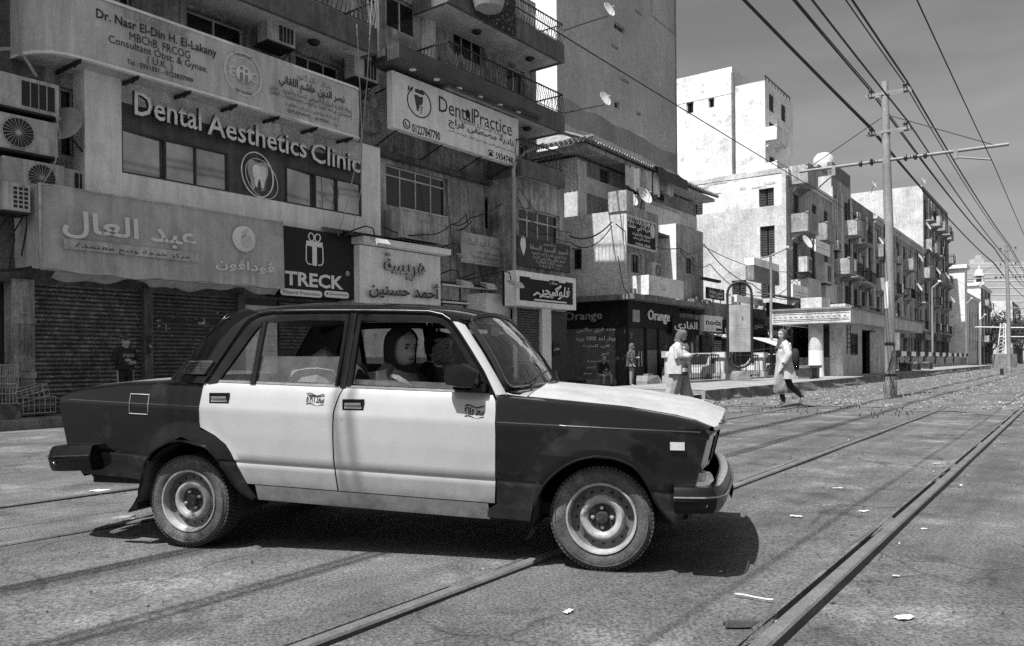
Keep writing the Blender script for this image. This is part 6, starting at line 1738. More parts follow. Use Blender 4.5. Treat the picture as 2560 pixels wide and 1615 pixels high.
r = ob.f(1614, 776, 1669, 809); letters(ob.o, 'Orange', (r[0] + r[1]) / 2, -.07, (r[2] + r[3]) / 2, M_letter, width=r[1] - r[0], height=.56, depth=.05, bold=.015, name='raised_lettering')
# signs on and near the corner shop
sg, w, h = fsign('signboard', 'black hanging company board with round seal on the corner building', 1565, 536, 1640, 630, -14.05, .12, M_shopd, edge=(.06, M_shut_l))
for t_, ww, hh, zz, xx in (('BUILD YOUR DREAM', .74, .22, .88, .42), ('شركة ابني حلمك', .72, .34, .66, .42), ('للمقاولات والتشطيبات', .62, .16, .44, .5), ('استثمار عقاري وديكور', .55, .15, .30, .5), ('010906608 - 01004660', .5, .11, .12, .55)):
    letters(sg, t_, w * xx, -.006, h * zz, M_prt, width=w * ww, height=hh, bold=.01)
mb = MB(); mb.prism([(w * .88 + .22 * math.cos(q), -.012, h * .70 + .30 * math.sin(q)) for q in [2 * PI * k / 20 for k in range(20)]], (0, .006, 0)); obj('round_seal', mb, M_pale3, sg)
aircon('small white aircon on the corner building beside its balcony', ST, 1632, 655, -14.0 + .0, .75, .62, .3, 'fan', 1)
sg, w, h = fsign('shop_sign', 'black shop sign with white Arabic letters right of the phone shop', 1681, 793, 1748, 838, -14.1, .2, M_shopd)
letters(sg, 'الفادى', w * .5, -.006, h * .52, M_prt, width=w * .86, height=h * .62, bold=.02)
sg, w, h = fsign('shop_sign', 'white square shop sign reading noda with small dark tag', 1760, 787, 1807, 831, -14.1, .3, M_panelw)
letters(sg, 'noda', w * .5, -.006, h * .58, M_ink, width=w * .8, height=h * .35, bold=.02); mb = MB(); mb.box(w * .62, w * .95, -.01, -.001, h * .08, h * .22); obj('tag', mb, M_ink, sg)
sg, w, h = fsign('signboard', 'dark ornate plate hanging below the corner building windows', 1768, 717, 1811, 752, -13.6, .08, M_shopd); letters(sg, 'مكتب محاماه', w * .5, -.005, h * .68, M_prt, width=w * .8, height=.3); letters(sg, 'استشارات قانونية', w * .5, -.005, h * .3, M_prt, width=w * .8, height=.3)
sg, w, h = fsign('signboard', 'plain dark box sign jutting from the corner building', 1761, 692, 1803, 707, -13.5, .2, M_shopd)
# ---------------------------------------------------------------- low shops up to the white building
sh_ = Block('shop_row', 'low dark row of clothes shops beside the corner building', 32.6, 48.6, TF + .02, 3.2, 4.1, M_shopd, M_shopd)
mb = MB(); mb.box(3.0, 16.0, 0, 3.0, 2.5, 3.9); mb.box(0, 3.0, 0, .2, 2.3, 3.2); obj('fascia_wall', mb, M_old2, sh_.o)
mb = MB(); mb.box(0, 16.0, .5, .6, .12, 2.5); obj('dark_openings', mb, M_shopin, sh_.o)
rr = random.Random(8)
for k in range(9):
    x = k * 1.9; mb = MB(); mb.box(x, x + .28, -.02, .5, .12, 2.5); obj('pier', mb, M_old2, sh_.o)
slats(sh_.o, 4.0, 5.6, .15, 2.2, .11, M_ac, .2)
# hanging clothes
for k in range(9):
    x = .5 + k * .34 if k < 4 else 5.9 + (k - 4) * .42; mb = MB(); mb.grid([[(x + dx * w_, .05 + .03 * math.sin(k + j), z) for dx in (-.13, -.05, .05, .13)] for j, (z, w_) in enumerate(((1.95, .4), (1.8, 1), (1.3, .8), (.85, 1.1)))]); 
    tag(obj('garment', mb, [M_shut_l, M_old2, M_shut][k % 3], sh_.o), None)
def awning(label, x0, y0, x1, y1, t, out, m):
    r = rect_px(ST, x0, y0, x1, y1, t); th = thing('awning', label, 'awning', S(t, r[0], r[2]), ST.rz, 'shop awnings'); w, h = r[1] - r[0], r[3] - r[2]
    mb = MB(); mb.grid([[(lerp(0, w, i / 8), 0, h) for i in range(9)], [(lerp(0, w, i / 8), -out * .6, h * .62 - .04 * math.sin(i * 2)) for i in range(9)], [(lerp(0, w, i / 8), -out, h * .32) for i in range(9)]]); mb.grid([[(lerp(0, w, i / 8), -out, h * .32) for i in range(9)], [(lerp(0, w, i / 8), -out - .01, .04 * math.sin(i * 2.2)) for i in range(9)]]); obj('cloth', mb, m, th, smooth=40)
    for x in (.03, w - .03): mb = MB(); mb.tube([(x, 0, h), (x, -out, h * .32), (x, 0, .1)], .018, 5); obj('frame', mb, M_iron, th)
awning('small grey awning under the white square shop sign', 1757, 832, 1812, 850, -14.0, .9, M_cloth)
awning('sloping grey awning over a market stall behind the fence', 1868, 842, 1938, 884, -12.6, 1.5, M_cloth)
for lab, x0, y0, x1, y1, t_, hh in (('dark shop sign with one pale letter beside the timetable board', 1808, 800, 1835, 850, 'ى', .5), ('dark shop sign with white Arabic word above the awning', 1880, 795, 1912, 838, 'عطور', .45), ('black shop sign reading TOMMY behind the thin lamp pole', 1911, 815, 1960, 855, 'TOMMY', .5), ('black shop sign with white Arabic script left of the kiosk', 1952, 790, 1990, 850, 'راقي', .6)):
    sg, w, h = fsign('shop_sign', lab, x0, y0, x1, y1, -14.05, .15, M_shopd); letters(sg, t_, w * .5, -.006, h * .55, M_prt, width=w * .75, height=h * hh, bold=.015)
    if 'script' in lab: letters(sg, 'للتعليم الرسم', w * .5, -.006, h * .15, M_prt, width=w * .7, height=h * .16)
sg, w, h = fsign('shop_sign', 'dark shop sign with rounded logo partly behind the kiosk pillar', 2004, 838, 2045, 890, -13.0, .15, M_shopd); letters(sg, 'e&', w * .30, -.006, h * .6, M_prt, width=w * .42, height=h * .42, bold=.02); letters(sg, 'etisalat', w * .78, -.006, h * .5, M_prt, width=w * .5, height=h * .2)
sg, w, h = fsign('signboard', 'white upright box sign on the white building above a dark panel', 1885, 643, 1948, 680, -13.6, .5, M_panelw)
mb = MB(); mb.box(0, w, .0, .45, -.75, -.03); obj('dark_panel', mb, M_old2, sg)
sg, w, h = fsign('signboard', 'white rectangular sign with faded print over the low shops', 1842, 737, 1908, 765, -13.5, .12, M_panelw); letters(sg, 'كرم', w * .85, -.005, h * .5, M_faint, width=w * .15, height=h * .5)
sg, w, h = fsign('signboard', 'dark blank sign box under a tin canopy behind the thin lamp pole', 1935, 755, 1986, 797, -12.6, .4, M_shopd)
mb = MB(); mb.prism([(-.8, -.9, h + .15), (w + .4, -.9, h + .15), (w + .4, .6, h + .45), (-.8, .6, h + .45)], (0, 0, .06)); obj('tin_canopy', mb, M_tin, sg)
sg, w, h = fsign('signboard', 'white clinic sign with two Arabic lines beside the kiosk roof', 1982, 709, 2022, 751, -13.2, .1, M_panelw); letters(sg, 'علاج البوم والعصبية', w * .5, -.005, h * .45, M_inkd, width=w * .8, height=h * .17); letters(sg, 'للتحليل والتقنية', w * .5, -.005, h * .2, M_inkd, width=w * .7, height=h * .15)
sg, w, h = fsign('signboard', 'white square doctor sign between the balconies of the white building', 2039, 597, 2075, 642, -13.0, .1, M_panelw); letters(sg, 'أشرف السبع', w * .5, -.005, h * .45, M_inkd, width=w * .8, height=h * .24); letters(sg, 'دكتور', w * .5, -.005, h * .75, M_inkd, width=w * .4, height=h * .14)
# clothes and rubble heap on the low roof
mb = MB()
for k in range(46):
    c = Vector((rr.uniform(6.0, 13.5), rr.uniform(-.3, 1.2), 3.9)); a = rr.uniform(.1, .35); mb.box(c.x - a, c.x + a, c.y - a * .6, c.y + a * .6, c.z, c.z + rr.uniform(.1, .6))
tag(obj('roof_clutter', mb, M_wb2, sh_.o), None, kind='stuff')

# ---------------------------------------------------------------- old tiled house behind the corner shop
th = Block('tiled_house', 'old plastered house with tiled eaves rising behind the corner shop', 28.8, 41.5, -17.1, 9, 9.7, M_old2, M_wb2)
for r in ((1500, 420, 1521, 495), (1570, 452, 1600, 505), (1640, 478, 1660, 505)):
    q = th.f(*r); th.fr.append(q)
th.walls(3.0)
for q in th.fr: th.win(q, 'shutter')
# eaves: every tile row end is a piece
mb = MB(); zE = 10.05; L = 12.7; mb.box(-.7, L + .7, -.8, 9, zE - .22, zE - .06); obj('eaves', mb, M_old, th.o)
mb = MB(); mb.prism([(-.85, -.95, zE - .02), (L + .85, -.95, zE - .02), (L * .8, 4, zE + 2.0), (L * .2, 4, zE + 2.0)], (0, 0, .05)); mb.prism([(-.85, -.95, zE - .02), (L * .2, 4, zE + 2.0), (-.85, 8.5, zE - .02)], (0, 0, .05)); ro = obj('roof', mb, M_tilert, th.o)
tl = MB(); tl.tube([(0, -1.0, zE + .0), (0, -.5, zE + .20), (0, 0.2, zE + .48)], .085, 6); tme = tl.mesh('roof_tile', M_tilert)
for k in range(62): link('roof_tile', tme, ro, (-.8 + k * (L + 1.5) / 61, 0, .05 + random.uniform(-.015, .015)))
tl = MB(); tl.tube([(-.9, 0, zE + .02), (-.3, 0, zE + .25)], .085, 6); tme2 = tl.mesh('roof_tile', M_tilert)
for k in range(40): link('roof_tile', tme2, ro, (0, -.9 + k * .23, .05))
mb = MB(); mb.box(.0, .75, -.02, .0, 3, 9.6); mb.box(-.02, .0, .0, .75, 3, 9.6); mb.box(0, L, -.035, -.001, 8.3, 9.0); mb.box(-.035, -.001, 0, 8, 8.3, 9.0); obj('render_band', mb, M_wb2, th.o)
# laundry and dark awning
for k in range(7):
    u, z = ST.at(1563 + k * 17, 418 + k * 4.5, -16.2); mb = MB(); n = 6
    mb.grid([[(lerp(0, .75, i / n), .06 * math.sin(i * 2 + k), -.9 * j / 4 * (1 + .15 * math.sin(k * 2.1)) + .05 * math.sin(i * 1.4 + k)) for i in range(n + 1)] for j in range(5)])
    tag(obj('laundry', mb, [M_shut_l, M_panelw, M_old][k % 3], loc=S(-16.2, u, z + .1), rz=ST.rz, smooth=60), ('first', 'second', 'third', 'fourth', 'fifth', 'sixth', 'seventh')[k] + ' piece of laundry from the left on the line of the tiled house', 'laundry', 'laundry on the line')
r = rect_px(ST, 1625, 455, 1700, 480, -16.3); a_ = thing('awning', 'dark cloth awning below the laundry line', 'awning', S(-16.3, r[0], r[2]), ST.rz, 'shop awnings'); mb = MB(); mb.grid([[(lerp(0, r[1] - r[0], i / 6), .8, .9) for i in range(7)], [(lerp(0, r[1] - r[0], i / 6), -.4, .55 + .06 * math.sin(i * 2)) for i in range(7)], [(lerp(0, r[1] - r[0], i / 6), -.42, .0) for i in range(7)]]); obj('cloth', mb, M_wood, a_, smooth=40)
def dish_at(px, py, t, label, r=.4, yaw=.7, m=M_dish):
    u, z = ST.at(px, py, t); return dish(label, S(t, u, z), yaw, r, .45, [(0, .15, -.3), (0, .3, -.9)], m)
dish_at(1610, 489, -16.0, 'white satellite dish below the laundry in front of the tiled house', .42)
dish_at(1577, 497, -15.9, 'half-hidden dish on the corner building roof', .36)
# ---------------------------------------------------------------- blank grey tower
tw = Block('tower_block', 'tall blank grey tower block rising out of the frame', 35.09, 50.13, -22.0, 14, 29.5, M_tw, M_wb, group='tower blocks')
for r in ((1588, 22, 1604, 42), (1535, 50, 1562, 88), (1528, 108, 1545, 127), (1549, 190, 1572, 212), (1536, 248, 1549, 275), (1591, 276, 1602, 292), (1500, 225, 1512, 240)): tw.fr.append(tw.f(*r))
tw.walls(2.0)
for q in tw.fr: tw.win(q, 'glass', leaves=3 if q[1] - q[0] > 1.3 else 2)
zb1, zb0 = ST.at(1550, 318, -22)[1], ST.at(1550, 368, -22)[1]
mb = MB(); rows = []
for k in range(16):
    x = 15.04 * k / 15; rows.append([(x, -.012, zb0 + random.uniform(-.12, .12)), (x, -.012, zb1 + random.uniform(-.12, .12))])
mb.grid(rows); obj('dark_band', mb, M_twd, tw.o)
mb = MB(); frame_box(mb, 11.3, 14.9, 23.0, 27.4, -.02, -.001, .08); mb.box(14.94, 15.04, -.05, -.001, 2, 29.5); obj('panel_joint', mb, M_twd, tw.o)
# ---------------------------------------------------------------- white building with the big sunlit gable
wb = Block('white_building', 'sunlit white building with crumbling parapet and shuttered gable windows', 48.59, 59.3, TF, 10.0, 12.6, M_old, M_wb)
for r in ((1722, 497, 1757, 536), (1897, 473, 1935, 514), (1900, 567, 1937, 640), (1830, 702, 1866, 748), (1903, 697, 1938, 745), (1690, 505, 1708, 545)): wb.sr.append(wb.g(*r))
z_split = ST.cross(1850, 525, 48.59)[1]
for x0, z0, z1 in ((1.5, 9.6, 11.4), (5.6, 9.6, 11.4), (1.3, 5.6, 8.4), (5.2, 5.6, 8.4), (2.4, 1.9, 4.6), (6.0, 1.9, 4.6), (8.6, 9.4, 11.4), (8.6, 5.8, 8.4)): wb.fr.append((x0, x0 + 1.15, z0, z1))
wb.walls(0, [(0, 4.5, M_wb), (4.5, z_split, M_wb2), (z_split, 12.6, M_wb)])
for q in wb.sr: wb.win(q, 'shutter', True)
for q in wb.fr: wb.win(q, 'shutter')
mb = MB(); rr2 = random.Random(21)
for k in range(20):
    y = k * .5; h0 = 12.6 + rr2.uniform(.02, .16); mb.box(-.03, .25, y, y + .5 + .001 * k, 12.4, h0)
for k in range(26):
    x = rr2.uniform(0, 10); z_ = 12.55 - rr2.random() ** 2 * .9; mb.box(-.012 - .01 * rr2.random(), -.001, x, x + rr2.uniform(.3, 1.3), z_ - rr2.uniform(.05, .2), z_)
tag(obj('crumbled_parapet', mb, M_wb2, wb.o), None, kind='stuff')
mb = MB(); mb.box(0, 10.7, -.12, .2, 12.2, 12.6); mb.box(-.10, 0, 0, .25, 0, 12.6); obj('corner_strip', mb, M_wb2, wb.o)
for u0, u1, z in ((.6, 2.9, 9.0), (.6, 2.9, 11.9), (.5, 3.4, 5.0), (5.0, 7.2, 9.0), (4.6, 7.4, 5.0)):
    wb.bal(u0, u1, z, 1.1, .95, True, M_wb2 if z < 6 else M_old)
aircon('aircon box hung on the lowest balcony of the white building', ST, 2018, 640, -13.0, 1.0, .9, .5, 'grille')
aircon('second aircon box further along the white building', ST, 2062, 655, -13.0, 1.6, 1.3, .5, 'none')
dish_at(2017, 605, -13.0, 'big old dish on the lowest balcony of the white building', .40)
# ---------------------------------------------------------------- bright white tower behind
wt = Block('tower_block', 'brilliant white tower block standing behind the white building', 62.56, 70.0, -20.0, 12, 23.1, M_wb, M_wb, group='tower blocks')
for z in (10.5, 13.2, 16, 18.8, 21.0): 
    for x in (1.0, 4.2): wt.fr.append((x, x + 1.3, z, z + 1.4))
for r in ((1716, 255, 1734, 282), (1771, 247, 1786, 268)): wt.sr.append(wt.g(*r))
wt.walls(0)
for q in wt.fr: wt.win(q, 'shutter')
for q in wt.sr: wt.win(q, 'glass', True)
yj = -20.0 - ST.cross(1831, 300, 62.56)[0]
mb = MB(); mb.box(-.02, 7.4, yj, 12, 22.6, 24.75); obj('upper_block', mb, M_wb, wt.o)
mb = MB(); mb.tube([(-.12, yj - .1, 9), (-.12, yj - .1, 24.2)], .13, 8); obj('downpipe', mb, M_old2, wt.o)
for z in (10.2, 12.9, 15.7, 18.5): wt.bal(.0, 3.0, z, .9, .9, True, M_wb)
mb = MB()
for k in range(9): mb.box(.5 + k * .8, .62 + k * .8, .1, .2, 23.1, 23.6)
mb.box(.3, 7.2, .08, .16, 23.55, 23.65); obj('roof_railing', mb, M_old2, wt.o)
# ---------------------------------------------------------------- row of old apartment houses
def old_row(name, label, s0, s1, h, floors, bays, mfront, mside, balc, t=TF, dep=11, seed=1, shop=True, cornice=True, fl0=4.2):
    b = Block(name, label, s0, s1, t, dep, h, mfront, mside); r3 = random.Random(seed); L = s1 - s0
    fh = (h - fl0 - .6) / floors; bw = L / bays; kinds = []
    for f in range(floors):
        for k in range(bays):
            z = fl0 + f * fh + .25; w = min(1.25, bw * .42); x = (k + .5) * bw; b.fr.append((x - w / 2, x + w / 2, z, z + fh * .72)); kinds.append((f, k))
    if shop:
        for k in range(bays): b.fr.append((k * bw + .25, (k + 1) * bw - .25, .15, 3.2))
    b.walls(0)
    for q, (f, k) in zip(b.fr, kinds):
        b.win(q, 'shutter', m=M_shut if r3.random() < .8 else M_shut_l)
        if r3.random() < balc: b.bal(q[0] - .5, q[1] + .5, q[2] - .25, r3.choice((.8, 1.0, 1.1)), .95, r3.random() < .55)
    for q in b.fr[len(kinds):]:
        mb = MB(); mb.box(q[0], q[1], .22, .28, q[2], q[3]); obj('shop_opening', mb, M_shopin, b.o)
        mb = MB(); mb.box(q[0] - .1, q[1] + .1, -.25, -.002, 3.25, 4.0); obj('shop_board', mb, r3.choice((M_shopd, M_old2, M_old, M_shopd)), b.o)
    if cornice:
        mb = MB(); mb.box(-.25, L + .1, -.35, .1, h - .5, h - .25); mb.box(-.15, L, -.2, .1, h - .8, h - .5); mb.box(-.25, .1, .1, dep, h - .5, h - .25); obj('cornice', mb, mside, b.o)
    for k in range(bays + 1):
        x = k * bw; mb = MB(); mb.box(max(0, x - .2), min(L, x + .2), -.08, -.002, 4.1, h - .8); obj('pilaster', mb, mside, b.o)
    for k in range(max(2, bays // 2)):
        x = L * (k + .5) / max(2, bays // 2) + r3.uniform(-.6, .6); mb = MB(); mb.tube([(x, -.09, .2), (x, -.09, h - .9)], .055, 5); mb.tube([(x, -.09, h * .6), (x + .9, -.09, h * .6 - .25)], .04, 4); obj('downpipe', mb, M_iron if k % 2 else mside, b.o)
    for ch in [c for c in b.o.children if c.name.startswith('balcony')]:
        if r3.random() < .45:
            g = [c for c in ch.children if c.name.startswith('slab')][0].data.vertices; xs = [v.co.x for v in g]; zb = max(v.co.z for v in g); yb = min(v.co.y for v in g); x0 = r3.uniform(min(xs), max(xs) - .9)
            mb = MB(); mb.grid([[(x0 + .8 * i / 5, yb - .03 - .03 * math.sin(i * 2), zb + z) for i in range(6)] for z in (1.02, .6, .15)]); obj('hung_cloth', mb, r3.choice((M_panelw, M_shut_l, M_shut)), ch, smooth=60)
    return b
r2a = old_row('apartment_house', 'narrow grey apartment house with a brick parapet next to the white building', 59.3, 65.2, 14.2, 3, 2, M_old, M_wb2, .7, seed=2, cornice=False)
mb = MB(); mb.box(.2, 5.7, -.02, .3, 14.2, 15.2); obj('brick_parapet', mb, M_brick, r2a.o)
r2b = old_row('apartment_house', 'grey apartment house with pale open shutters and corner balconies', 65.2, 73.4, 13.6, 3, 3, M_old2, M_wb2, .7, seed=4, cornice=False)
b7 = old_row('apartment_house', 'long low apartment house with heavy cornice and iron balconies', 73.5, 99.4, 13.6, 3, 8, M_old, M_wb2, .45, seed=6)
b8 = old_row('apartment_house', 'tall dark apartment house with stacked balconies beyond the cornice house', 99.6, 121.0, 20.6, 5, 5, M_old2, M_wb2, .9, seed=9, dep=16, cornice=False)
for k, (px, py) in enumerate(((2095, 600), (2130, 660), (2150, 590), (2215, 690), (2250, 640), (2268, 720), (2340, 600), (2352, 660))):
    aircon(('first', 'second', 'third', 'fourth', 'fifth', 'sixth', 'seventh', 'eighth')[k] + ' small aircon from the left on the apartment row', ST, px, py, -13.9, .9, .7, .4, 'grille')
# rooftop rooms, tanks and dishes
for lab, s, t, w, d, z, h in (('grey rooftop room above the apartment houses', 66, -17, 3.2, 3, 13.6, 3.4), ('small rooftop room with a dark window', 72, -18, 3.5, 3.5, 13.6, 3.0), ('low brick rooftop room further along', 84, -18, 5.5, 3.5, 13.6, 2.8)):
    mb = MB(); mb.box(0, w, 0, d, 0, h); q = thing('rooftop_room', lab, 'rooftop room', S(t, s, z - .5), ST.rz, 'rooftop rooms'); obj('wall', mb, M_wb2, q)
    mb = MB(); mb.box(-.15, w + .1, -.15, d, h, h + .18); obj('roof_slab', mb, M_old, q); mb = MB(); mb.box(.8, 1.6, -.02, -.001, 1.2, 2.1); mb.box(-.02, -.001, .8, 1.7, 1.2, 2.1); obj('opening', mb, M_wood, q)
mb = MB(); mb.lathe([(0, 1.5), (.5, 1.45), (.8, 1.1), (.85, .3), (.8, 0), (0, 0)], n=20); tag(obj('water_tank', mb, M_dish, loc=S(-17.5, 70, 17.0), smooth=40), 'white domed water tank on a rooftop', 'water tank')
for i, (px, py, t, lab) in enumerate(((2202, 603, -13.2, 'white dish on the corner of the cornice house'), (2298, 718, -12.9, 'white dish on the iron balcony low on the cornice house'), (2320, 565, -13.0, 'dish on the third balcony of the tall dark apartment house'), (2325, 623, -13.0, 'dish on the second balcony of the tall dark apartment house'), (2301, 645, -13.0, 'small dish between the cornice house and the tall house'), (2368, 690, -12.8, 'dish low on the far edge of the tall dark house'), (2345, 678, -13, 'dish halfway along the tall dark house'), (2381, 750, -12.8, 'dark dish at the far end of the tall house'), (2185, 461, -18, 'pale dish among the rooftop rooms'), (2308, 452, -16, 'thin dish mast on top of the tall dark house'))):
    dish_at(px, py, t, lab, .34 if px < 2250 else .42, .8)
# ---------------------------------------------------------------- the far end of the street
b9 = old_row('low_hall', 'low pale hall with tall columns at the far end of the row', 128, 160, 11.5, 1, 8, M_wb2, M_wb, 0, seed=12, shop=False, fl0=2.0)
mb = MB(); mb.box(-3, 0, -1.5, 6, 0, 13.5); mb.box(-3.3, .3, -1.8, 6.2, 13.5, 14.0); obj('rounded_end', mb, M_wb, b9.o)
b10 = old_row('apartment_house', 'narrow apartment house with balconies before the minaret', 163, 182, 14.5, 3, 3, M_old2, M_wb, .8, seed=14)
b11 = old_row('apartment_house', 'farthest grey apartment house above the trees', 205, 235, 13.6, 3, 5, M_old2, M_wb2, .5, seed=15, t=-12, dep=7, cornice=False)
p = at_depth(2449, 850, 230); p.z = 0; mn = thing('minaret', 'white domed minaret above the far rooftops', 'minaret', p, ST.rz)
sc = 1.0; zz = lambda y: at_depth(2449, y, 230).z
wm = 1.15
mb = MB(); mb.box(-wm, wm, -wm, wm, 0, zz(748)); mb.box(-wm * .9, wm * .9, -wm * .9, wm * .9, zz(708), zz(712)); obj('shaft', mb, M_wb, mn)
mb = MB(); mb.box(-wm * 1.25, wm * 1.25, -wm * 1.25, wm * 1.25, zz(712) , zz(706)); mb.box(-wm * 1.2, wm * 1.2, -wm * 1.2, wm * 1.2, zz(690), zz(688)); obj('gallery', mb, M_wb, mn)
for a in (-.8, -.3, .3, .8):
    for b_ in (-.8, .8): 
        mb = MB(); mb.box(wm * a - .13, wm * a + .13, wm * b_ - .13, wm * b_ + .13, zz(706), zz(690)); obj('column', mb, M_wb, mn)
mb = MB(); mb.box(-wm * .5, wm * .5, -wm * .5, wm * .5, zz(706), zz(690)); obj('core', mb, M_wood, mn)
mb = MB(); hh = zz(672) - zz(688); mb.lathe([(wm * 1.0 * math.cos(a), zz(688) + hh * math.sin(a)) for a in [PI / 2 * k / 8 for k in range(9)]], n=20); mb.tube([(0, 0, zz(672) - .2), (0, 0, zz(662))], .15, 5); obj('dome', mb, M_wb, mn, smooth=50)
# huge pale block closing the view
fb_ = thing('far_block', 'huge pale block with ribbed wall closing the far view', 'building', at_depth(2470, 900, 420), 0.0, 'buildings along the far side of the street'); fb_.location.z = 0
zt = at_depth(2470, 660, 420).z
mb = MB(); mb.box(-20, 60, 0, 30, 0, zt); mb.box(-6, -1, 1, 6, zt, zt + 3); mb.box(-4, -2, 2, 4, zt + 3, zt + 5); mb.box(-2, 22, .5, 10, zt, zt + 1.0); obj('wall', mb, mat('hazy_wall', .45, .9, var=.1, vscale=.1), fb_)
for k in range(14): 
    mb = MB(); mb.box(-20, 60, -.12, -.002, zt * (k + .5) / 14, zt * (k + .5) / 14 + .25); obj('ledge', mb, M_wb, fb_)

# ================================================================== platform furniture
M_pole = mat('tram_pole', 0.27, 0.7, var=0.18, vscale=1.2, stain=0.5, stain_v=0.5, stain_scale=2.4, stain_th=0.62, streak=0.25, grain=0.15, gscale=18)
M_kiosk = mat('kiosk_render', 0.56, 0.9, var=0.2, vscale=1.0, stain=0.5, stain_v=0.26, stain_scale=1.2, streak=0.3, grain=0.15, gscale=14)
ki = thing('kiosk', 'flat-roofed concrete tram shelter on the platform', 'kiosk', S(-8.35, 36.4, .36), ST.rz)
Lk = 19.0
mb = MB(); mb.box(-.15, Lk, -.35, 3.0, 2.35, 2.95); obj('roof', mb, M_kiosk, ki)
mb = MB(); mb.box(-.20, Lk + .02, -.40, 3.05, 2.95, 3.03); obj('roof_edge', mb, M_concrete, ki)
# painted bands on the sunlit end
for z in (2.45, 2.52, 2.76, 2.83): mb = MB(); mb.box(-.155, -.151, -.3, 2.95, z, z + .018); obj('painted_line', mb, M_ink, ki)
for k in range(14): mb = MB(); mb.prism([(-.155, -.2 + k * .23, 2.62), (-.155, -.08 + k * .23, 2.66), (-.155, -.06 + k * .23, 2.64), (-.155, -.18 + k * .23, 2.60)], (.004, 0, 0)); obj('painted_dash', mb, M_ink, ki)
mb = MB(); mb.lathe([(.34, 0), (.32, .3), (.31, 2.35)], (.45, 1.25, 0), 'z', 20); obj('round_pillar', mb, M_kiosk, ki, smooth=40)
mb = MB(); mb.lathe([(.345, 0), (.325, .3), (.318, 1.15)], (.45, 1.25, 0), 'z', 20); obj('sunlit_foot', mb, M_panelw, ki, smooth=40)  # white sleeve paints the sunlit lower part of the pillar
wk = [(2.6, 3.9, .95, 1.95), (4.9, 8.2, .02, 2.2)]
mb = MB(); wall_holes(mb, 1.0, 12.0, 0, 2.35, wk, .25, .2); mb.poly([(1.0, .25, 0), (1.0, .8, 0), (1.0, .8, 2.35), (1.0, .25, 2.35)]); mb.box(12.0, 18.8, 1.8, 2.0, 0, 2.35); mb.poly([(12, .25, 0), (12, 2.6, 0), (12, 2.6, 2.35), (12, .25, 2.35)]); obj('wall', mb, M_kiosk, ki)
mb = MB(); mb.box(1.3, 4.0, 2.5, 2.6, 0, 2.3); mb.box(1.2, 11.9, 1.5, 1.6, 0, 2.3); obj('dark_inside', mb, M_shopin, ki)
mb = MB(); frame_box(mb, 2.6, 3.9, .95, 1.95, .22, .34, .08); obj('window', mb, M_wood, ki)
for k in range(7): mb = MB(); mb.box(2.68, 3.82, .26, .30, 1.45 + k * .065, 1.49 + k * .065); obj('louvre', mb, M_shut, ki)
mb = MB(); mb.box(6.6, 7.4, .0, .05, .02, 2.1, tf=lambda p: Vector((p.x - .15 * (p.y), p.y - (p.x - 6.6) * .35 + .2, p.z))); obj('open_door', mb, M_ac, ki)
mb = MB(); mb.box(1.01, 1.05, .8, 2.3, 0, .80); mb.box(1.01, 1.35, .8, 2.3, .80, .85); obj('counter', mb, M_old2, ki)
for z in (2.1, 1.9, 1.7, 1.5, 1.3): mb = MB(); mb.tube([(1.7, .2, z), (2.3, .2, z)], .018, 4); obj('rung', mb, M_iron, ki)
mb = MB(); mb.tube([(1.7, .2, 1.0), (1.7, .2, 2.3)], .018, 4); mb.tube([(2.3, .2, 1.0), (2.3, .2, 2.3)], .018, 4); obj('ladder_rails', mb, M_iron, ki)
mb = MB(); mb.box(.1, 1.5, .9, 1.8, 3.03, 3.5); mb.box(1.4, 3.0, .2, .9, 3.03, 3.25); obj('roof_boxes', mb, M_wb2, ki)
# stone benches
def bench(label, t, s, L=1.5, rz=0):
    b = thing('bench', label, 'bench', S(t, s, .36), ST.rz + rz, 'stone benches on the platform'); mb = MB(); mb.box(-.1, L + .1, -.28, .28, .42, .52); obj('seat', mb, M_concrete_d, b)
    for x in (.08, L - .38): mb = MB(); mb.prism([(x, -.22, 0), (x + .3, -.22, 0), (x + .36, -.22, .42), (x - .06, -.22, .42)], (0, .44, 0)); obj('leg', mb, M_concrete_d, b)
bench('stone bench beside the round pillar of the kiosk', -8.75, 31.7, 1.6)
for k, (t, s) in enumerate(((-9.0, 54.5), (-9.0, 58.2), (-9.0, 63.5))): bench(('first', 'second', 'third')[k] + ' stone bench beyond the kiosk', t, s, 2.0)
# fence pillars and railings
TFN = -10.85
def pillar_mesh():
    mb = MB(); mb.box(-.24, .24, -.24, .24, 0, .26); mb.box(-.18, .18, -.18, .18, .26, .85); mb.box(-.25, .25, -.25, .25, .85, 1.06); return mb
M_pill = mat('pillar_render', 0.36, 0.9, var=0.2, vscale=2, stain=0.45, stain_v=0.28, stain_scale=2.2, grain=0.15, gscale=16)
pm = pillar_mesh().mesh('shaft', M_pill); pp = MB(); pp.box(-.185, -.1805, -.13, -.04, .32, .74); pp.box(-.185, -.1805, .02, .12, .32, .74); pp.box(-.255, -.2505, -.2, .1, .88, 1.03); ppm = pp.mesh('white_patch', mat('patch_white', .62, .8, var=.15, vscale=4))
bar = MB(); bar.tube([(0, 0, .05), (0, 0, .95)], .014, 4); barm = bar.mesh('bar', M_iron)
ss_ = [24.2 + 4.4 * k for k in range(4)]
ordn = ('first', 'second', 'third', 'fourth', 'fifth')
for i, s in enumerate(ss_):
    t = thing('fence_pillar', ordn[i] + ' stout fence pillar of the platform counted from the steps', 'fence pillar', S(TFN, s, .36), ST.rz, 'platform fence pillars'); link('shaft', pm, t); link('white_patch', ppm, t)
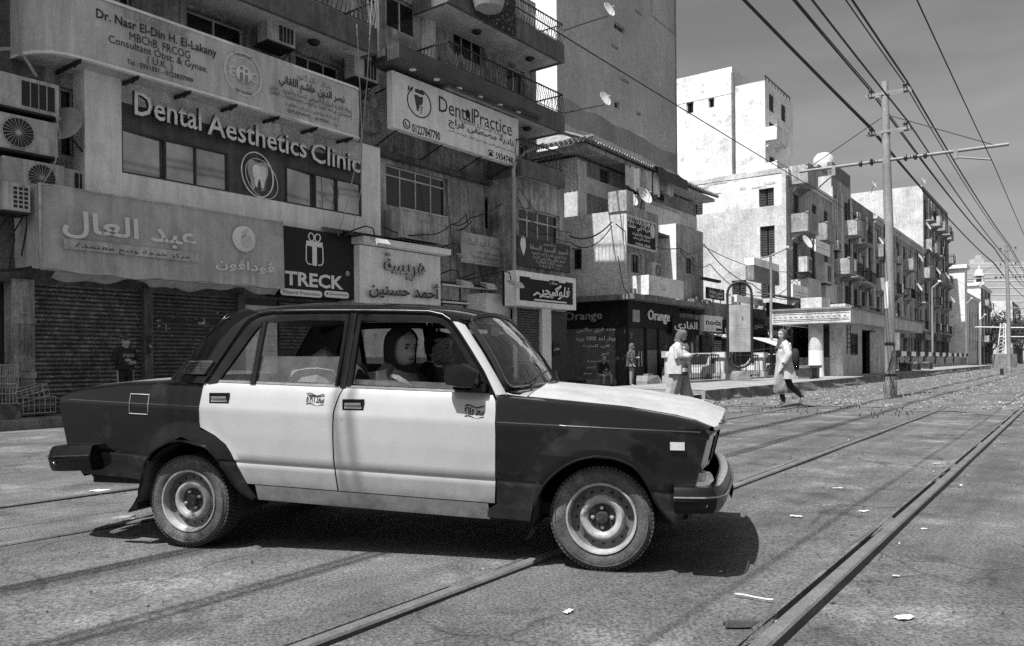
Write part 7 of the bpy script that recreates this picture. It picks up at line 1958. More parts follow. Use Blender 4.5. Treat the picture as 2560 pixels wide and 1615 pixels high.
for i, (a, b) in enumerate(zip(ss_, ss_[1:])):
    t = thing('railing', ordn[i] + ' iron railing bay of the platform fence counted from the steps', 'railing', S(TFN, a + .26, .36), ST.rz, 'platform railings'); L = b - a - .52
    mb = MB(); mb.box(0, L, -.02, .02, .92, .97); mb.box(0, L, -.02, .02, .12, .16); obj('rails', mb, M_iron, t)
    for k in range(19): link('bar', barm, t, (L * (k + .5) / 19, 0, 0))
    mb = MB(); mb.box(-.1, L + .1, -.25, .25, -.02, .06); obj('plinth', mb, M_concrete, t)
# far fence: striped top beam on pillars
ff = thing('striped_fence', 'long black and white striped fence at the back of the platform beyond the kiosk', 'fence', S(-10.6, 54.5, .36), ST.rz)
for k in range(24):
    mb = MB(); mb.box(k * 2.1, k * 2.1 + 2.08, -.15, .15, .95, 1.3); obj('beam', mb, M_panelw if k % 2 == 0 else M_shopd, ff)
    link('shaft', pm, ff, (k * 2.1 + 1.0, 0, 0), scale=(1, .6, .8)); 
    if k < 20:
        mb = MB(); mb.box(k * 2.1 + .5, k * 2.1 + 1.6, -.02, .02, .3, .95); obj('panel', mb, M_wb2 if k % 3 else M_shopd, ff)
# timetable board in a hoop frame
tb = thing('timetable_board', 'tall narrow notice board in a hooped pipe frame with a concrete foot', 'notice board', S(-10.0, 28.2, .36), ST.rz - PI / 2 + .35)
mb = MB(); hp = []
for k in range(13): a = PI * k / 12; hp.append((-.42 * math.cos(a), 0, 3.15 + .42 * math.sin(a)))
mb.tube([(-.42, 0, .9), (-.42, 0, 3.15)] + hp + [(.42, 0, 3.15), (.42, 0, .9)] + [(.42 * math.cos(PI * k / 8), 0, .9 - .42 * math.sin(PI * k / 8)) for k in range(1, 9)], .045, 8); mb.tube([(0, 0, 0), (0, 0, .55)], .05, 6); obj('hoop', mb, M_iron, tb, smooth=50)
mb = MB(); mb.box(-.37, .37, -.04, .04, 1.05, 2.75); bo_ = obj('board', mb, mat('notice_board', .34, .7, var=.2, vscale=3, streak=.3), tb)
letters(bo_, '5', 0.1, -.045, 2.25, M_ink, height=.12)
for k in range(8): letters(bo_, 'رمل الاسكندرية', 0, -.045, 2.0 - k * .1, M_faint, width=.45, height=.05)
mb = MB(); mb.prism([(-.36, -.25, 0), (.36, -.25, 0), (.33, -.23, .26), (.26, -.2, .36), (-.26, -.2, .36), (-.33, -.23, .26)], (0, .46, 0)); obj('foot', mb, M_concrete_d, tb)
# concrete block by the kerb
mb = MB(); mb.prism([(-.36, -.30, 0), (.36, -.30, 0), (.34, -.28, .45), (.26, -.22, .62), (-.26, -.22, .62), (-.34, -.28, .45)], (0, .5, 0)); mb.box(-.12, .14, -.1, .1, .62, .68)
tag(obj('concrete_block', mb, M_concrete, loc=S(-11.7, 24.2, 0), rz=ST.rz - .3), 'tapered concrete block standing in front of the phone shop', 'concrete block')
# thin lamp pole in front of the low shops
lp2 = thing('street_lamp', 'thin grey lamp pole with short arm in front of the white building', 'street lamp', S(-12.2, ST.at(1928, 800, -12.2)[0], 0.1), ST.rz)
zt = ST.at(1928, 645, -12.2)[1]; mb = MB(); mb.tube([(0, 0, 0), (0, 0, zt)], [.09, .06], 8); mb.tube([(0, 0, zt), (1.6, -.4, zt + .55)], .045, 6); mb.tube([(0, 0, zt), (-.9, .2, zt - .2)], .03, 5); obj('pole', mb, M_pole, lp2, smooth=50)
mb = MB(); mb.box(1.3, 2.0, -.5, -.3, zt + .5, zt + .6); obj('lamp_head', mb, M_ac, lp2)
for k, (px, py, t) in enumerate(((2330, 800, -12), (2415, 830, -11.5), (2450, 850, -11))):
    s_, z_ = ST.at(px, 720 + 40 * k, t); q = thing('street_lamp', ('nearest', 'middle', 'farthest')[k] + ' of three slim lamp poles far down the row', 'street lamp', S(t, s_, 0), ST.rz); mb = MB(); mb.tube([(0, 0, 0), (0, 0, z_)], [.12, .08], 6); mb.tube([(0, 0, z_), (2.2, -.4, z_ + .8)], .07, 5); obj('pole', mb, M_pole, q); mb = MB(); mb.box(1.8, 2.8, -.55, -.3, z_ + .75, z_ + .9); obj('lamp_head', mb, M_panelw, q)

# ---------------------------------------------------------------- parked cars behind the fence
M_carp = mat('parked_paint', 0.30, 0.35, var=0.15, vscale=2, coat=0.3)
def parked(label, t, s, m):
    c = thing('parked_car', label, 'car', S(t, s, 0), ST.rz, 'cars parked behind the fence')
    mb = MB(); prof = [(-2.1, .35), (-2.15, .62), (-2.0, .85), (-1.2, .92), (-.6, 1.40), (.5, 1.44), (1.15, .98), (1.95, .84), (2.12, .6), (2.1, .35)]
    rows = []
    for y, ins, k in ((-.80, 0, 1), (-.84, 0, 1), (-.60, .0, 1), (.60, 0, 1), (.84, 0, 1), (.80, 0, 1)):
        rows.append([(x, (y if z < 1.0 else y * .78) , z) for x, z in prof])
    mb.grid(rows); mb.poly(rows[0]); mb.poly(rows[-1]); obj('body', mb, m, c, smooth=35)
    for sg in (-1, 1):
        mb = MB(); mb.poly([(-1.05, sg * .79, .98), (-.56, sg * .66, 1.35), (-.05, sg * .665, 1.38), (-.05, sg * .79, .98)]); mb.poly([(.0, sg * .79, .98), (.0, sg * .665, 1.38), (.45, sg * .66, 1.36), (.98, sg * .79, 1.0)]); obj('side_window', mb, M_pane, c)
        for x in (-1.3, 1.3):
            mb = MB(); mb.lathe([(0, -.09), (.18, -.09), (.30, -.07), (.31, 0), (.30, .07), (0, .09)], (x, sg * .74, .31), 'y', 20); obj('wheel', mb, M_rubber, c, smooth=40)
    mb = MB(); mb.poly([(.55, -.62, 1.40), (.55, .62, 1.40), (1.13, .68, 1.0), (1.13, -.68, 1.0)]); mb.v = [(x + .012, y, z + .012) for x, y, z in mb.v]; obj('windscreen', mb, M_pane, c)
    mb = MB(); mb.poly([(-.66, -.6, 1.37), (-.66, .6, 1.37), (-1.18, .66, .96), (-1.18, -.66, .96)]); mb.v = [(x - .012, y, z + .012) for x, y, z in mb.v]; obj('rear_window', mb, M_pane, c)
parked('grey car parked behind the second railing bay', -13.0, 32.0, M_carp)
parked('pale car parked behind the stone bench', -13.0, 41.0, mat('parked_pale', .5, .35, coat=.3))

# ---------------------------------------------------------------- tram poles, wires
M_ins = mat('insulator', 0.05, 0.5)
HP, TP = 9.1, -4.45
def tram_pole(label, s, t=TP):
    p = thing('tram_pole', label, 'tram pole', S(t, s, 0), ST.rz - PI / 2, 'tram wire poles')
    # local x: to the right across the tracks (+t), local y: along the street
    mb = MB(); mb.tube([(0, 0, 0), (0, 0, 1.3), (-.01, 0, 5), (-.06, 0, 7.2), (-.09, 0, HP)], [.150, .145, .125, .112, .098], 14); obj('shaft', mb, M_pole, p, smooth=50)
    mb = MB(); mb.lathe([(.175, .0), (.175, .45), (.155, .5)], n=16); obj('foot', mb, M_old2, p, smooth=40)
    for z, w in ((HP - .35, .60), (HP - 1.45, .60)):
        mb = MB(); mb.box(-w, w, -.11, -.08, z - .04, z + .04); mb.box(-w, w, .08, .11, z - .04, z + .04); a_ = obj('cross_arm', mb, M_pole, p)
        for x in (-w + .15, w - .15): mb = MB(); mb.lathe([(.035, .03), (.07, .07), (.04, .11), (.075, .15), (.035, .2), (0, .22)], (x, 0, z), 'z', 10); obj('insulator', mb, M_ins, a_, smooth=40)
    mb = MB(); mb.tube([(-2.5, 0, 6.86), (2.95, 0, 6.80)], .045, 8); bm_ = obj('bracket_arm', mb, M_pole, p, smooth=50)
    for x in (-.75, -.45, .45, .7, .95): mb = MB(); mb.lathe([(.05, -.05), (.10, -.02), (.10, .02), (.05, .05)], (x, 0, 6.835 - .011 * x), 'x', 10); obj('insulator', mb, M_ins, bm_, smooth=40)
    mb = MB(); mb.tube([(-2.3, 0, 6.9), (-.05, 0, HP - .95), (2.6, 0, 6.84)], .014, 5); obj('stay', mb, M_iron, p)
    for x0, x1, z1 in ((-1.5, -1.95, 6.30), (1.7, 2.55, 6.45)): mb = MB(); mb.tube([(x0, 0, 6.85), (x0, 0, 6.65), (x1, 0, z1)], .026, 6); mb.box(x0 - .05, x0 + .05, -.05, .05, 6.6, 6.9); obj('steady_arm', mb, M_pole, p)
    mb = MB(); mb.box(.13, .27, -.10, .10, 1.35, 1.85); obj('switch_box', mb, M_old2, p)
    return p
PS = (25.0, 66.3, 108, 150)
tram_pole('near concrete tram pole with two cross arms and posters', PS[0])
# posters torn on the near pole, cables at its foot
near_p = [o for o in bpy.data.objects if o.name == 'tram_pole'][0]
for z, hgt, m_ in ((2.55, .7, M_panelw), (3.9, .5, M_shopd), (4.6, .35, M_shopd)):
    mb = MB(); rr3 = random.Random(int(z * 10)); rows = []
    for j in range(6): rows.append([(.150 * math.cos(a) * (1 if z < 4 else .93), .150 * math.sin(a) * (1 if z < 4 else .93), z + hgt * j / 5 * (1 + .2 * rr3.random())) for a in [PI * (1.05 + (.42 if z < 3 else .2) * i / 6 + .03 * rr3.random()) for i in range(7)]])
    mb.grid(rows); obj('torn_poster', mb, m_, near_p)
mb = MB(); mb.tube([(.16, -.08, 1.6), (.08, -.19, 1.1), (-.10, -.22, .6), (-.16, -.22, .2), (.02, -.26, .08), (.12, -.22, .35), (-.02, -.19, .8), (.1, -.18, 1.35)], .010, 6); obj('loose_cable', mb, M_cable, near_p, smooth=60)
mb = MB(); mb.lathe([(.152, 1.5), (.156, 1.54), (.152, 1.58)], n=16); mb.lathe([(.158, .62), (.162, .65), (.158, .68)], n=16); obj('strap', mb, M_iron, near_p)
tram_pole('second tram pole further down the tracks', PS[1], -4.1)
tram_pole('third tram pole seen small beyond the platform end', PS[2], -4.1)
def wire(label, t, z, segs, r=.012, sag=.35, group='overhead tram wires', t2=None):
    mb = MB()
    pts = []
    for (a, b) in zip(segs, segs[1:]):
        for k in range(16): v = k / 16; pts.append(S(t + (((t2 or t) - t) * 0), lerp(a, b, v), z - sag * 4 * v * (1 - v)))
    pts.append(S(t, segs[-1], z)); mb.tube(pts, r, 5, caps=False); return tag(obj('overhead_wire', mb, M_cable, smooth=60), label, 'wire', group)
seg = [-16.3, 25.0, 66.3, 108, 150]
wire('left feeder wire on the upper cross arms', TP - .52, HP - .10, seg, .024, .25)
wire('twin of the left feeder wire beside it on the upper arms', TP - .44, HP - .13, seg, .016, .30)
wire('right feeder wire on the upper cross arms', TP + .50, HP - .10, seg, .026, .25)
wire('thin wire beside the right feeder on the upper arms', TP + .42, HP - .12, seg, .016, .32)
wire('left feeder wire on the lower cross arms', TP - .52, HP - 1.22, seg, .030, .22)
wire('twin of the left lower feeder wire', TP - .45, HP - 1.24, seg, .018, .28)
wire('right feeder wire on the lower cross arms', TP + .50, HP - 1.22, seg, .022, .25)
wire('contact wire hanging over the near track', -1.85, 6.3, seg, .011, .12)
wire('contact wire hanging over the far track', -6.4, 6.2, seg, .011, .12)
# cable from the balcony corner to the white building, and telephone bundles
def sp(px, py, t): u, z = ST.at(px, py, t); return S(t, u, z)
cable('black cable bundle drooping from the corner pier to the bay window', [sp(1530, 555, -14.2), wp(1425, 590, 1.4)], .03, sag=.3)
cable('thinner cable beside the bundle from the corner pier', [sp(1530, 565, -14.2), wp(1425, 605, 1.4)], .02, sag=.45)
cable('cable bundle from the corner building along to the white building', [sp(1540, 560, -14.1), sp(1700, 620, -14.0), sp(1760, 610, -14.0), sp(1880, 710, -13.5), sp(1990, 745, -13.5)], .022, sag=.35)
cable('second cable drooping over the low shops to the white building', [sp(1700, 625, -14.0), sp(1775, 660, -14.0), sp(1900, 740, -13.4), sp(1985, 700, -13.5)], .02, sag=.4)
cable('cable hanging in a loop on the corner building wall', [sp(1545, 640, -14.1), sp(1560, 720, -14.0), sp(1600, 760, -13.8)], .018, sag=.1)
cable('wire across the front of the white building', [sp(1758, 615, -14.1), sp(1965, 680, -13.9), sp(2060, 740, -13.6)], .018, sag=.3)
cable('wires sagging along the balconies of the apartment row', [sp(2000, 730, -13.6), sp(2090, 780, -13.4), sp(2170, 830, -13.4)], .03, sag=.4)

# ---------------------------------------------------------------- trees at the end of the street
M_leaf = mat('leaf', 0.06, 0.85, var=0.5, vscale=0.8)
M_bark = mat('bark', 0.09, 0.95, var=0.3, vscale=3)
def tree(label, p, h, rx, seed, n=1500):
    r4 = random.Random(seed); t = thing('tree', label, 'tree', p, 0, 'street trees at the far end')
    mb = MB(); mb.tube([(0, 0, 0), (.1, 0, h * .25), (.25, .1, h * .5)], [.35, .28, .15], 8)
    for k in range(6): a = k * 1.1; mb.tube([(.1, 0, h * .28), (math.cos(a) * rx * .4, math.sin(a) * rx * .4, h * .55), (math.cos(a) * rx * .7, math.sin(a) * rx * .7, h * .7)], [.14, .09, .03], 5)
    obj('trunk', mb, M_bark, t, smooth=50)
    mb = MB(); cl = [(r4.gauss(0, .45) * rx, r4.gauss(0, .45) * rx, h * (.62 + .28 * r4.random() - .02), r4.uniform(.25, .5) * rx) for _ in range(16)]
    for i in range(n):
        c = r4.choice(cl); v = Vector((r4.gauss(0, 1), r4.gauss(0, 1), r4.gauss(0, .8))).normalized() * c[3] * (r4.random() ** .4); q = Vector(c[:3]) + v
        a, b = Vector((r4.gauss(0, 1), r4.gauss(0, 1), r4.gauss(0, 1))).normalized(), Vector((r4.gauss(0, 1), r4.gauss(0, 1), r4.gauss(0, 1))).normalized(); sz = r4.uniform(.12, .32) * rx / 4
        mb.poly([q - a * sz, q + b * sz * .5, q + a * sz, q - b * sz * .5])
    obj('crown', mb, M_leaf, t)
for k, (px, Y, h, rx) in enumerate(((2478, 165, 8.5, 4.5), (2500, 160, 10.5, 5.0), (2525, 170, 9.5, 4.5), (2552, 150, 8.0, 4.5), (2585, 170, 10, 5), (2462, 150, 6.5, 3.0))):
    p = at_depth(px, 905, Y); p.z = 0; tree(('leftmost', 'tallest', 'third from the left', 'fourth from the left', 'rightmost', 'small low')[k] + ' of the dark trees at the end of the street', p, h, rx, 30 + k)
# lattice mast
p = at_depth(2512, 905, 95); p.z = 0; lm = thing('lattice_mast', 'pale lattice mast on a concrete base beside the second tram pole', 'mast', p, .4)
zt = at_depth(2512, 808, 95).z; mb = MB()
for sx, sy in ((-1, -1), (1, -1), (1, 1), (-1, 1)): mb.tube([(.55 * sx, .55 * sy, 1.5), (.28 * sx, .28 * sy, zt)], .05, 4)
for k in range(9):
    z0, z1 = lerp(1.5, zt, k / 9), lerp(1.5, zt, (k + 1) / 9); w0, w1 = lerp(.55, .28, k / 9), lerp(.55, .28, (k + 1) / 9)
    for a, b in (((-1, -1), (1, -1)), ((1, -1), (1, 1)), ((1, 1), (-1, 1)), ((-1, 1), (-1, -1))): mb.tube([(a[0] * w0, a[1] * w0, z0), (b[0] * w1, b[1] * w1, z1)], .03, 4, caps=False)
obj('lattice', mb, M_panelw, lm); mb = MB(); mb.box(-.9, .9, -.9, .9, 0, 1.6); obj('base', mb, M_concrete, lm); mb = MB(); mb.tube([(-5, 0, zt - .5), (12, 0, zt - .5)], .06, 4); mb.tube([(-1, 0, zt - 1.6), (12, 0, zt - 1.6)], .05, 4); obj('gantry', mb, M_panelw, lm)
# signal stump between the rails
mb = MB(); mb.lathe([(.10, 0), (.10, .42), (.07, .45), (0, .45)], n=10); tag(obj('signal_stump', mb, M_cable, loc=S(-4.0, 58.5, 0), smooth=40), 'short dark stump between the tracks beside the second tram pole', 'stump')

# ---------------------------------------------------------------- houses on the near side of the street, behind the photographer
ph = Block('opposite_house', 'apartment house on the opposite side of the street', -30, 20, 0, 12, 10.5, M_wb2, M_wb2)
ph.o.location = S(15, 20, 0); ph.o.rotation_euler = (0, 0, ST.rz + PI)
for f in range(2):
    for k in range(12): ph.fr.append((1.6 + k * 4.0, 3.2 + k * 4.0, 4.5 + f * 3.2, 6.6 + f * 3.2))
ph.walls(0)
for q in ph.fr: ph.win(q, 'shutter', leaves=1)
for f in range(2): ph.bal(1, 24, 4.0 + f * 3.2, 1.2, 1.0, True, M_old2); ph.bal(28, 48, 4.0 + f * 3.2, 1.2, 1.0, True, M_old2)
# ================================================================== people
M_skin = mat('skin', 0.34, 0.55, var=0.08, vscale=30, coords='object')
M_lip_nose_shade = mat('lips', 0.10, 0.5, coords='object')  # colours the lips and the painted shadow under the nose
M_feat = mat('face_features', 0.03, 0.6, coords='object')
def cloth(n, v, **k): return mat(n, v, 0.9, var=k.pop('var', .12), vscale=k.pop('vscale', 14), coords='object', **k)
def head_mesh(mb, c, yaw=0.0, pitch=0.0, m=0, mf=4, sc=1.0):
    R_ = Matrix.Rotation(yaw, 3, 'Z') @ Matrix.Rotation(pitch, 3, 'Y')
    lv = [(0, .050, .005, .022), (.05, .076, .02, .045), (.14, .086, .045, .060), (.22, .084, .058, .066), (.30, .088, .070, .069), (.36, .087, .077, .071), (.42, .084, .084, .073), (.50, .080, .092, .076), (.57, .087, .096, .077), (.70, .086, .099, .078), (.82, .072, .090, .071), (.93, .044, .060, .050), (1, .004, .004, .004)]
    n = 22; rows = []
    def P(x, y, z): return tuple(Vector(c) + R_ @ (Vector((x, y, z)) * sc))
    for v, xf, xb, w in lv:
        row = []
        for k in range(n):
            a = 2 * PI * k / n; ca = math.cos(a); x = (xf if ca > 0 else xb) * ca; y = w * math.sin(a)
            da = min(a, 2 * PI - a)
            if da < .35: x += {.30: .020, .36: .026, .42: .016, .50: .008}.get(v, 0) * (1 - da / .35 * .75)
            if da < .6 and v in (.14, .22): x += .006
            row.append(P(x, y, -.105 + .225 * v))
        rows.append(row)
    mb.grid(rows, m, close=True)
    def blob(x, y, z, rx, ry, rz_, mm): 
        b = [[P(x + rx * math.cos(t) * .3, y + ry * math.cos(t) * math.cos(q), z + rz_ * math.cos(t) * math.sin(q)) if i else P(x + rx, y, z) for q in [2 * PI * k / 8 for k in range(8)]] for i, t in enumerate((1.5, .8, 0))]; mb.grid(b, mm, close=True)
    for s in (-1, 1):
        blob(.074, s * .031, .008, .011, .018, .0085, mf); blob(.083, s * .033, .027, .007, .023, .0055, mf)  # dark eyes drawn large to take in the eye shading, then brows
        b = [[P(-.004 + .014 * math.cos(q) * e, s * (.074 + .010 * (1 - e)), -.002 + .030 * math.sin(q) * e) for q in [2 * PI * k / 8 for k in range(8)]] for e in (1, .6, .1)]; mb.grid(b, m, close=True)
    blob(.090, 0, -.055, .007, .026, .0085, 5); blob(.108, 0, -.030, .004, .012, .005, 5)  # mouth, then a dark blob painting the nose shadow
    return R_
def skin_body(V, E, mats_of, default=1):
    """V: name -> (co, radius); E: (a, b, material slot)"""
    names = list(V); idx = {k: i for i, k in enumerate(names)}
    me = bpy.data.meshes.new('body'); me.from_pydata([V[k][0] for k in names], [(idx[a], idx[b]) for a, b, _ in E], [])
    o = bpy.data.objects.new('tmp', me); COL.objects.link(o)
    md = o.modifiers.new('skin', 'SKIN'); md.use_smooth_shade = True
    for k, sv in zip(names, me.skin_vertices[0].data):
        r = V[k][1]; sv.radius = r if isinstance(r, tuple) else (r, r); sv.use_root = (k == 'pelvis')
    ss = o.modifiers.new('sub', 'SUBSURF'); ss.levels = ss.render_levels = 1
    bpy.context.view_layer.update()
    out = bpy.data.meshes.new_from_object(o.evaluated_get(bpy.context.evaluated_depsgraph_get()))
    bpy.data.objects.remove(o)
    segs = [(Vector(V[a][0]), Vector(V[b][0]), m) for a, b, m in E]
    mb = MB(); mb.v = [tuple(v.co) for v in out.vertices]
    for p in out.polygons:
        c = p.center; best = (9, default)
        for a, b, m in segs:
            d = b - a; t = max(0, min(1, (c - a).dot(d) / max(1e-9, d.length_squared))); q = (c - a - d * t).length
            if q < best[0]: best = (q, m)
        mb.f.append(tuple(p.vertices)); mb.m.append(best[1])
    bpy.data.meshes.remove(out)
    return mb
def add_hand(V, E, tag_, w, d, nrm, curl=.5):
    """palm, four fingers and a thumb, from wrist w along d; nrm is the palm normal"""
    d = Vector(d).normalized(); nrm = Vector(nrm); nrm = (nrm - d * nrm.dot(d)).normalized(); s = d.cross(nrm); w = Vector(w)
    V[tag_ + 'palm'] = (w + d * .055, (.034, .018)); E.append((tag_ + 'w', tag_ + 'palm', 0))
    for k, (off, ln) in enumerate(((-.027, .060), (-.009, .072), (.009, .068), (.026, .052))):
        b = w + d * .09 + s * off; m_ = b + d * ln * .55 + nrm * ln * .3 * curl; e = m_ + (d * (1 - curl) + nrm * curl).normalized() * ln * .55
        V[f'{tag_}f{k}a'] = (b, .0095); V[f'{tag_}f{k}b'] = (m_, .0085); V[f'{tag_}f{k}c'] = (e, .007)
        E.extend([(tag_ + 'palm', f'{tag_}f{k}a', 0), (f'{tag_}f{k}a', f'{tag_}f{k}b', 0), (f'{tag_}f{k}b', f'{tag_}f{k}c', 0)])
    b = w + d * .03 - s * .035; V[tag_ + 'ta'] = (b, .011); V[tag_ + 'tb'] = (b + d * .035 - s * .02 + nrm * .015, .0095)
    E.extend([(tag_ + 'w', tag_ + 'ta', 0), (tag_ + 'ta', tag_ + 'tb', 0)])
def person(label, loc, rz, J, mats, head=(.02, 0, 1.60), yaw=0.0, pitch=0.0, hands=((1, 0, -1), (1, 0, -1)), bulk=1.0, legs=True, group=None, hsc=1.0, parent=None, curl=.5):
    """mats: [skin, top, bottom, shoe]; J overrides joints (facing +x, left is +y)"""
    b = bulk
    D = dict(pelvis=((0, 0, .93), (.15 * b, .115 * b)), waist=((0, 0, 1.08), (.135 * b, .10 * b)), chest=((0, 0, 1.27), (.155 * b, .105 * b)), neckb=((0, 0, 1.42), (.075, .065)), neck=((.01, 0, 1.50), .05),
             Ls=((0, .165, 1.385), .062 * b), Le=((-.02, .24, 1.12), .050 * b), Lw=((.10, .22, .92), .033), Rs=((0, -.165, 1.385), .062 * b), Re=((-.02, -.24, 1.12), .050 * b), Rw=((.10, -.22, .92), .033),
             Lh=((0, .085, .86), .095 * b), Lk=((.02, .09, .48), .068 * b), La=((0, .09, .09), .045 * b), Lt=((.15, .10, .035), .035), Rh=((0, -.085, .86), .095 * b), Rk=((.02, -.09, .48), .068 * b), Ra=((0, -.09, .09), .045 * b), Rt=((.15, -.10, .035), .035))
    for k, v in J.items(): D[k] = (v, D[k][1]) if not isinstance(v[0], tuple) else v
    E = [('pelvis', 'waist', 1), ('waist', 'chest', 1), ('chest', 'neckb', 1), ('neckb', 'neck', 0)]
    for s in 'LR': E += [('neckb', s + 's', 1), (s + 's', s + 'e', 1), (s + 'e', s + 'w', 1)]
    if legs:
        for s in 'LR': E += [('pelvis', s + 'h', 2), (s + 'h', s + 'k', 2), (s + 'k', s + 'a', 2), (s + 'a', s + 't', 3)]
    else: D = {k: v for k, v in D.items() if k not in ('Lh', 'Lk', 'La', 'Lt', 'Rh', 'Rk', 'Ra', 'Rt')}
    for s, hd in zip('LR', hands):
        if hd is None: continue
        w = Vector(D[s + 'w'][0]); fore = (w - Vector(D[s + 'e'][0])).normalized()
        add_hand(D, E, s, w, fore, hd, curl)
    D = {(k[0] + 'w' if k in ('Lw', 'Rw') else k): v for k, v in D.items()}
    mb = skin_body(D, E, mats)
    head_mesh(mb, head, yaw, pitch, 0, 4, hsc)
    t = thing('person', label, 'person', loc, rz, group)
    if parent: t.parent = parent
    obj('body', mb, list(mats) + [M_feat, M_lip_nose_shade], t, smooth=60)
    return t
def hijab(t, m, c, yaw=0.0, pitch=0.0, drape=.16, r=1.0, tail=0.0):
    """head scarf: cap round the face, cowl over neck and shoulders"""
    R_ = Matrix.Rotation(yaw, 3, 'Z') @ Matrix.Rotation(pitch, 3, 'Y'); mb = MB(); rows = []; n = 24
    for v in range(11):
        q = v / 10; z = -.105 + .245 * q; w = (.086, .092, .094, .096, .097, .097, .096, .092, .082, .062, .02)[v] * r; xb = (.095, .105, .112, .116, .118, .118, .116, .11, .095, .07, .02)[v] * r; xf = (.105, .10, .095, .092, .09, .09, .09, .088, .078, .058, .02)[v] * r
        op = (1.0, 1.12, 1.18, 1.2, 1.2, 1.18, 1.1, .95, .55, .0, .0)[v]
        row = []
        for k in range(n + 1):
            a = lerp(op, 2 * PI - op, k / n); ca = math.cos(a); row.append(tuple(Vector(c) + R_ @ Vector(((xf if ca > 0 else xb) * ca, w * math.sin(a), z))))
        rows.append(row)
    mb.grid(rows)
    rows = []
    for z, xf, xb, w in ((-.085, .075, .09, .085), (-.12, .098, .10, .095), (-.16, .10, .105, .11), (-.12 - drape, .135, .13, .185), (-.16 - drape, .14, .13, .19)):
        rows.append([tuple(Vector(c) + (R_ if z > -.13 else Matrix.Rotation(yaw * .3, 3, 'Z')) @ Vector(((xf if math.cos(a) > 0 else xb) * math.cos(a) * (1 + .05 * math.sin(7 * a)), w * math.sin(a) * (1 + .05 * math.sin(7 * a)), z + .02 * math.sin(3 * a)))) for a in [2 * PI * k / 28 for k in range(28)]])
    mb.grid(rows, close=True)
    return obj('head_scarf', mb, m, t, smooth=60)
def garment(t, name, m, rings, n=28, fold=.04, ph=0.0, closed=True):
    """loose cloth: rings of (cx, cy, z, rx, ry)"""
    mb = MB(); mb.grid([[(cx + rx * math.cos(a) * (1 + fold * math.sin(5 * a + ph + z * 3)), cy + ry * math.sin(a) * (1 + fold * math.sin(7 * a + z * 4)), z) for a in [2 * PI * k / n for k in range(n)]] for cx, cy, z, rx, ry in rings], close=True)
    return obj(name, mb, m, t, smooth=70)
def sleeve(t, pts, rs, m): mb = MB(); mb.tube(pts, rs, 12); return obj('sleeve', mb, m, t, smooth=70)
C_white = cloth('white_cotton', .46, var=.2, vscale=9); C_off = cloth('off_white_cotton', .30, var=.25, vscale=8); C_black = cloth('black_cloth', .014); C_grey = cloth('grey_scarf', .10); C_mid = cloth('mid_scarf', .07); C_jeans = cloth('dark_jeans', .03); C_shoe = cloth('white_shoe', .6)
C_patt = mat('patterned_cloth', .04, .9, stain=1.0, stain_v=.38, stain_scale=16, stain_th=.55, coords='object'); C_tan = cloth('pale_trousers', .30); C_bag = cloth('dark_bag', .05); C_den = cloth('denim_shirt', .13, var=.25, vscale=40)
# --- woman in white, reading her phone
p = at_depth(1698, 1010, 17.3); p.z = .01
w1 = person('woman in white overshirt and wide trousers looking down at her phone', p, -.35, dict(Le=(.04, .25, 1.14), Lw=(.24, .10, 1.18), Re=(.02, -.25, 1.13), Rw=(.24, -.06, 1.19), Lk=(.12, .10, .47), La=(.10, .10, .09), Lt=(.25, .11, .035), Rk=(-.02, -.10, .48), Ra=(-.14, -.11, .10), Rt=(.0, -.12, .035)), [M_skin, C_white, C_off, C_shoe], head=(.06, 0, 1.60), pitch=.45, yaw=-.1, bulk=1.12)
w1.scale = (1.14, 1.14, 1.02)
hijab(w1, C_grey, (.06, 0, 1.60), -.1, .45, .15)
garment(w1, 'overshirt', C_white, [(0, 0, 1.43, .09, .13), (0, 0, 1.36, .15, .22), (.01, 0, 1.2, .20, .25), (.01, 0, 1.0, .22, .265), (0, 0, .86, .235, .275), (0, 0, .80, .24, .28)], fold=.07)
for y, x, k in ((.11, .12, 0), (-.11, -.14, 1)): garment(w1, 'trouser_leg', C_off, [(0, y * .8, .88, .14, .13), (x * .7, y, .5, .12, .115), (x * 1.3, y * 1.1, .2, .125, .12), (x * 1.7, y * 1.1, .03, .14, .125)], fold=.09, ph=k)
for s in (1, -1): sleeve(w1, [(0, s * .17, 1.37), (.03, s * .255, 1.15), (.15, s * .17, 1.15), (.22, s * .10, 1.18)], [.085, .085, .075, .06], C_white)
mb = MB(); mb.box(-.05, .05, -.035, .035, -.006, .006, tf=lambda q: Matrix.Rotation(-.6, 3, 'Y') @ q + Vector((.33, .02, 1.23))); tag(obj('phone', mb, M_ink, loc=p, rz=-.35), 'dark phone held by the woman in white', 'phone')
bg = thing('handbag', 'two-tone shoulder bag hanging at the hip of the woman in white', 'handbag', p, -.35); mb = MB(); rows = [[(.15 + .07 * math.cos(a) * q, -.20 + .17 * math.sin(a) * q2, z) for a in [2 * PI * k / 16 for k in range(16)]] for z, q, q2 in ((.78, .5, .9), (.82, 1, 1), (.98, 1, 1), (1.04, .6, .95))]; mb.grid(rows, close=True); mb.poly(rows[0]); mb.poly(rows[-1]); obj('pouch', mb, C_bag, bg, smooth=40)
mb = MB(); mb.grid([[(.155 + .073 * math.cos(a), -.20 + .173 * math.sin(a), z) for a in [2 * PI * k / 16 for k in range(17)]] for z in (.86, .94)]); obj('pale_panel', mb, C_white, bg, smooth=40); mb = MB(); mb.tube([(.15, -.35, 1.02), (.05, -.26, 1.2), (-.02, -.16, 1.44), (.04, .0, 1.40), (.17, -.05, 1.03)], .010, 5); obj('strap', mb, C_bag, bg)
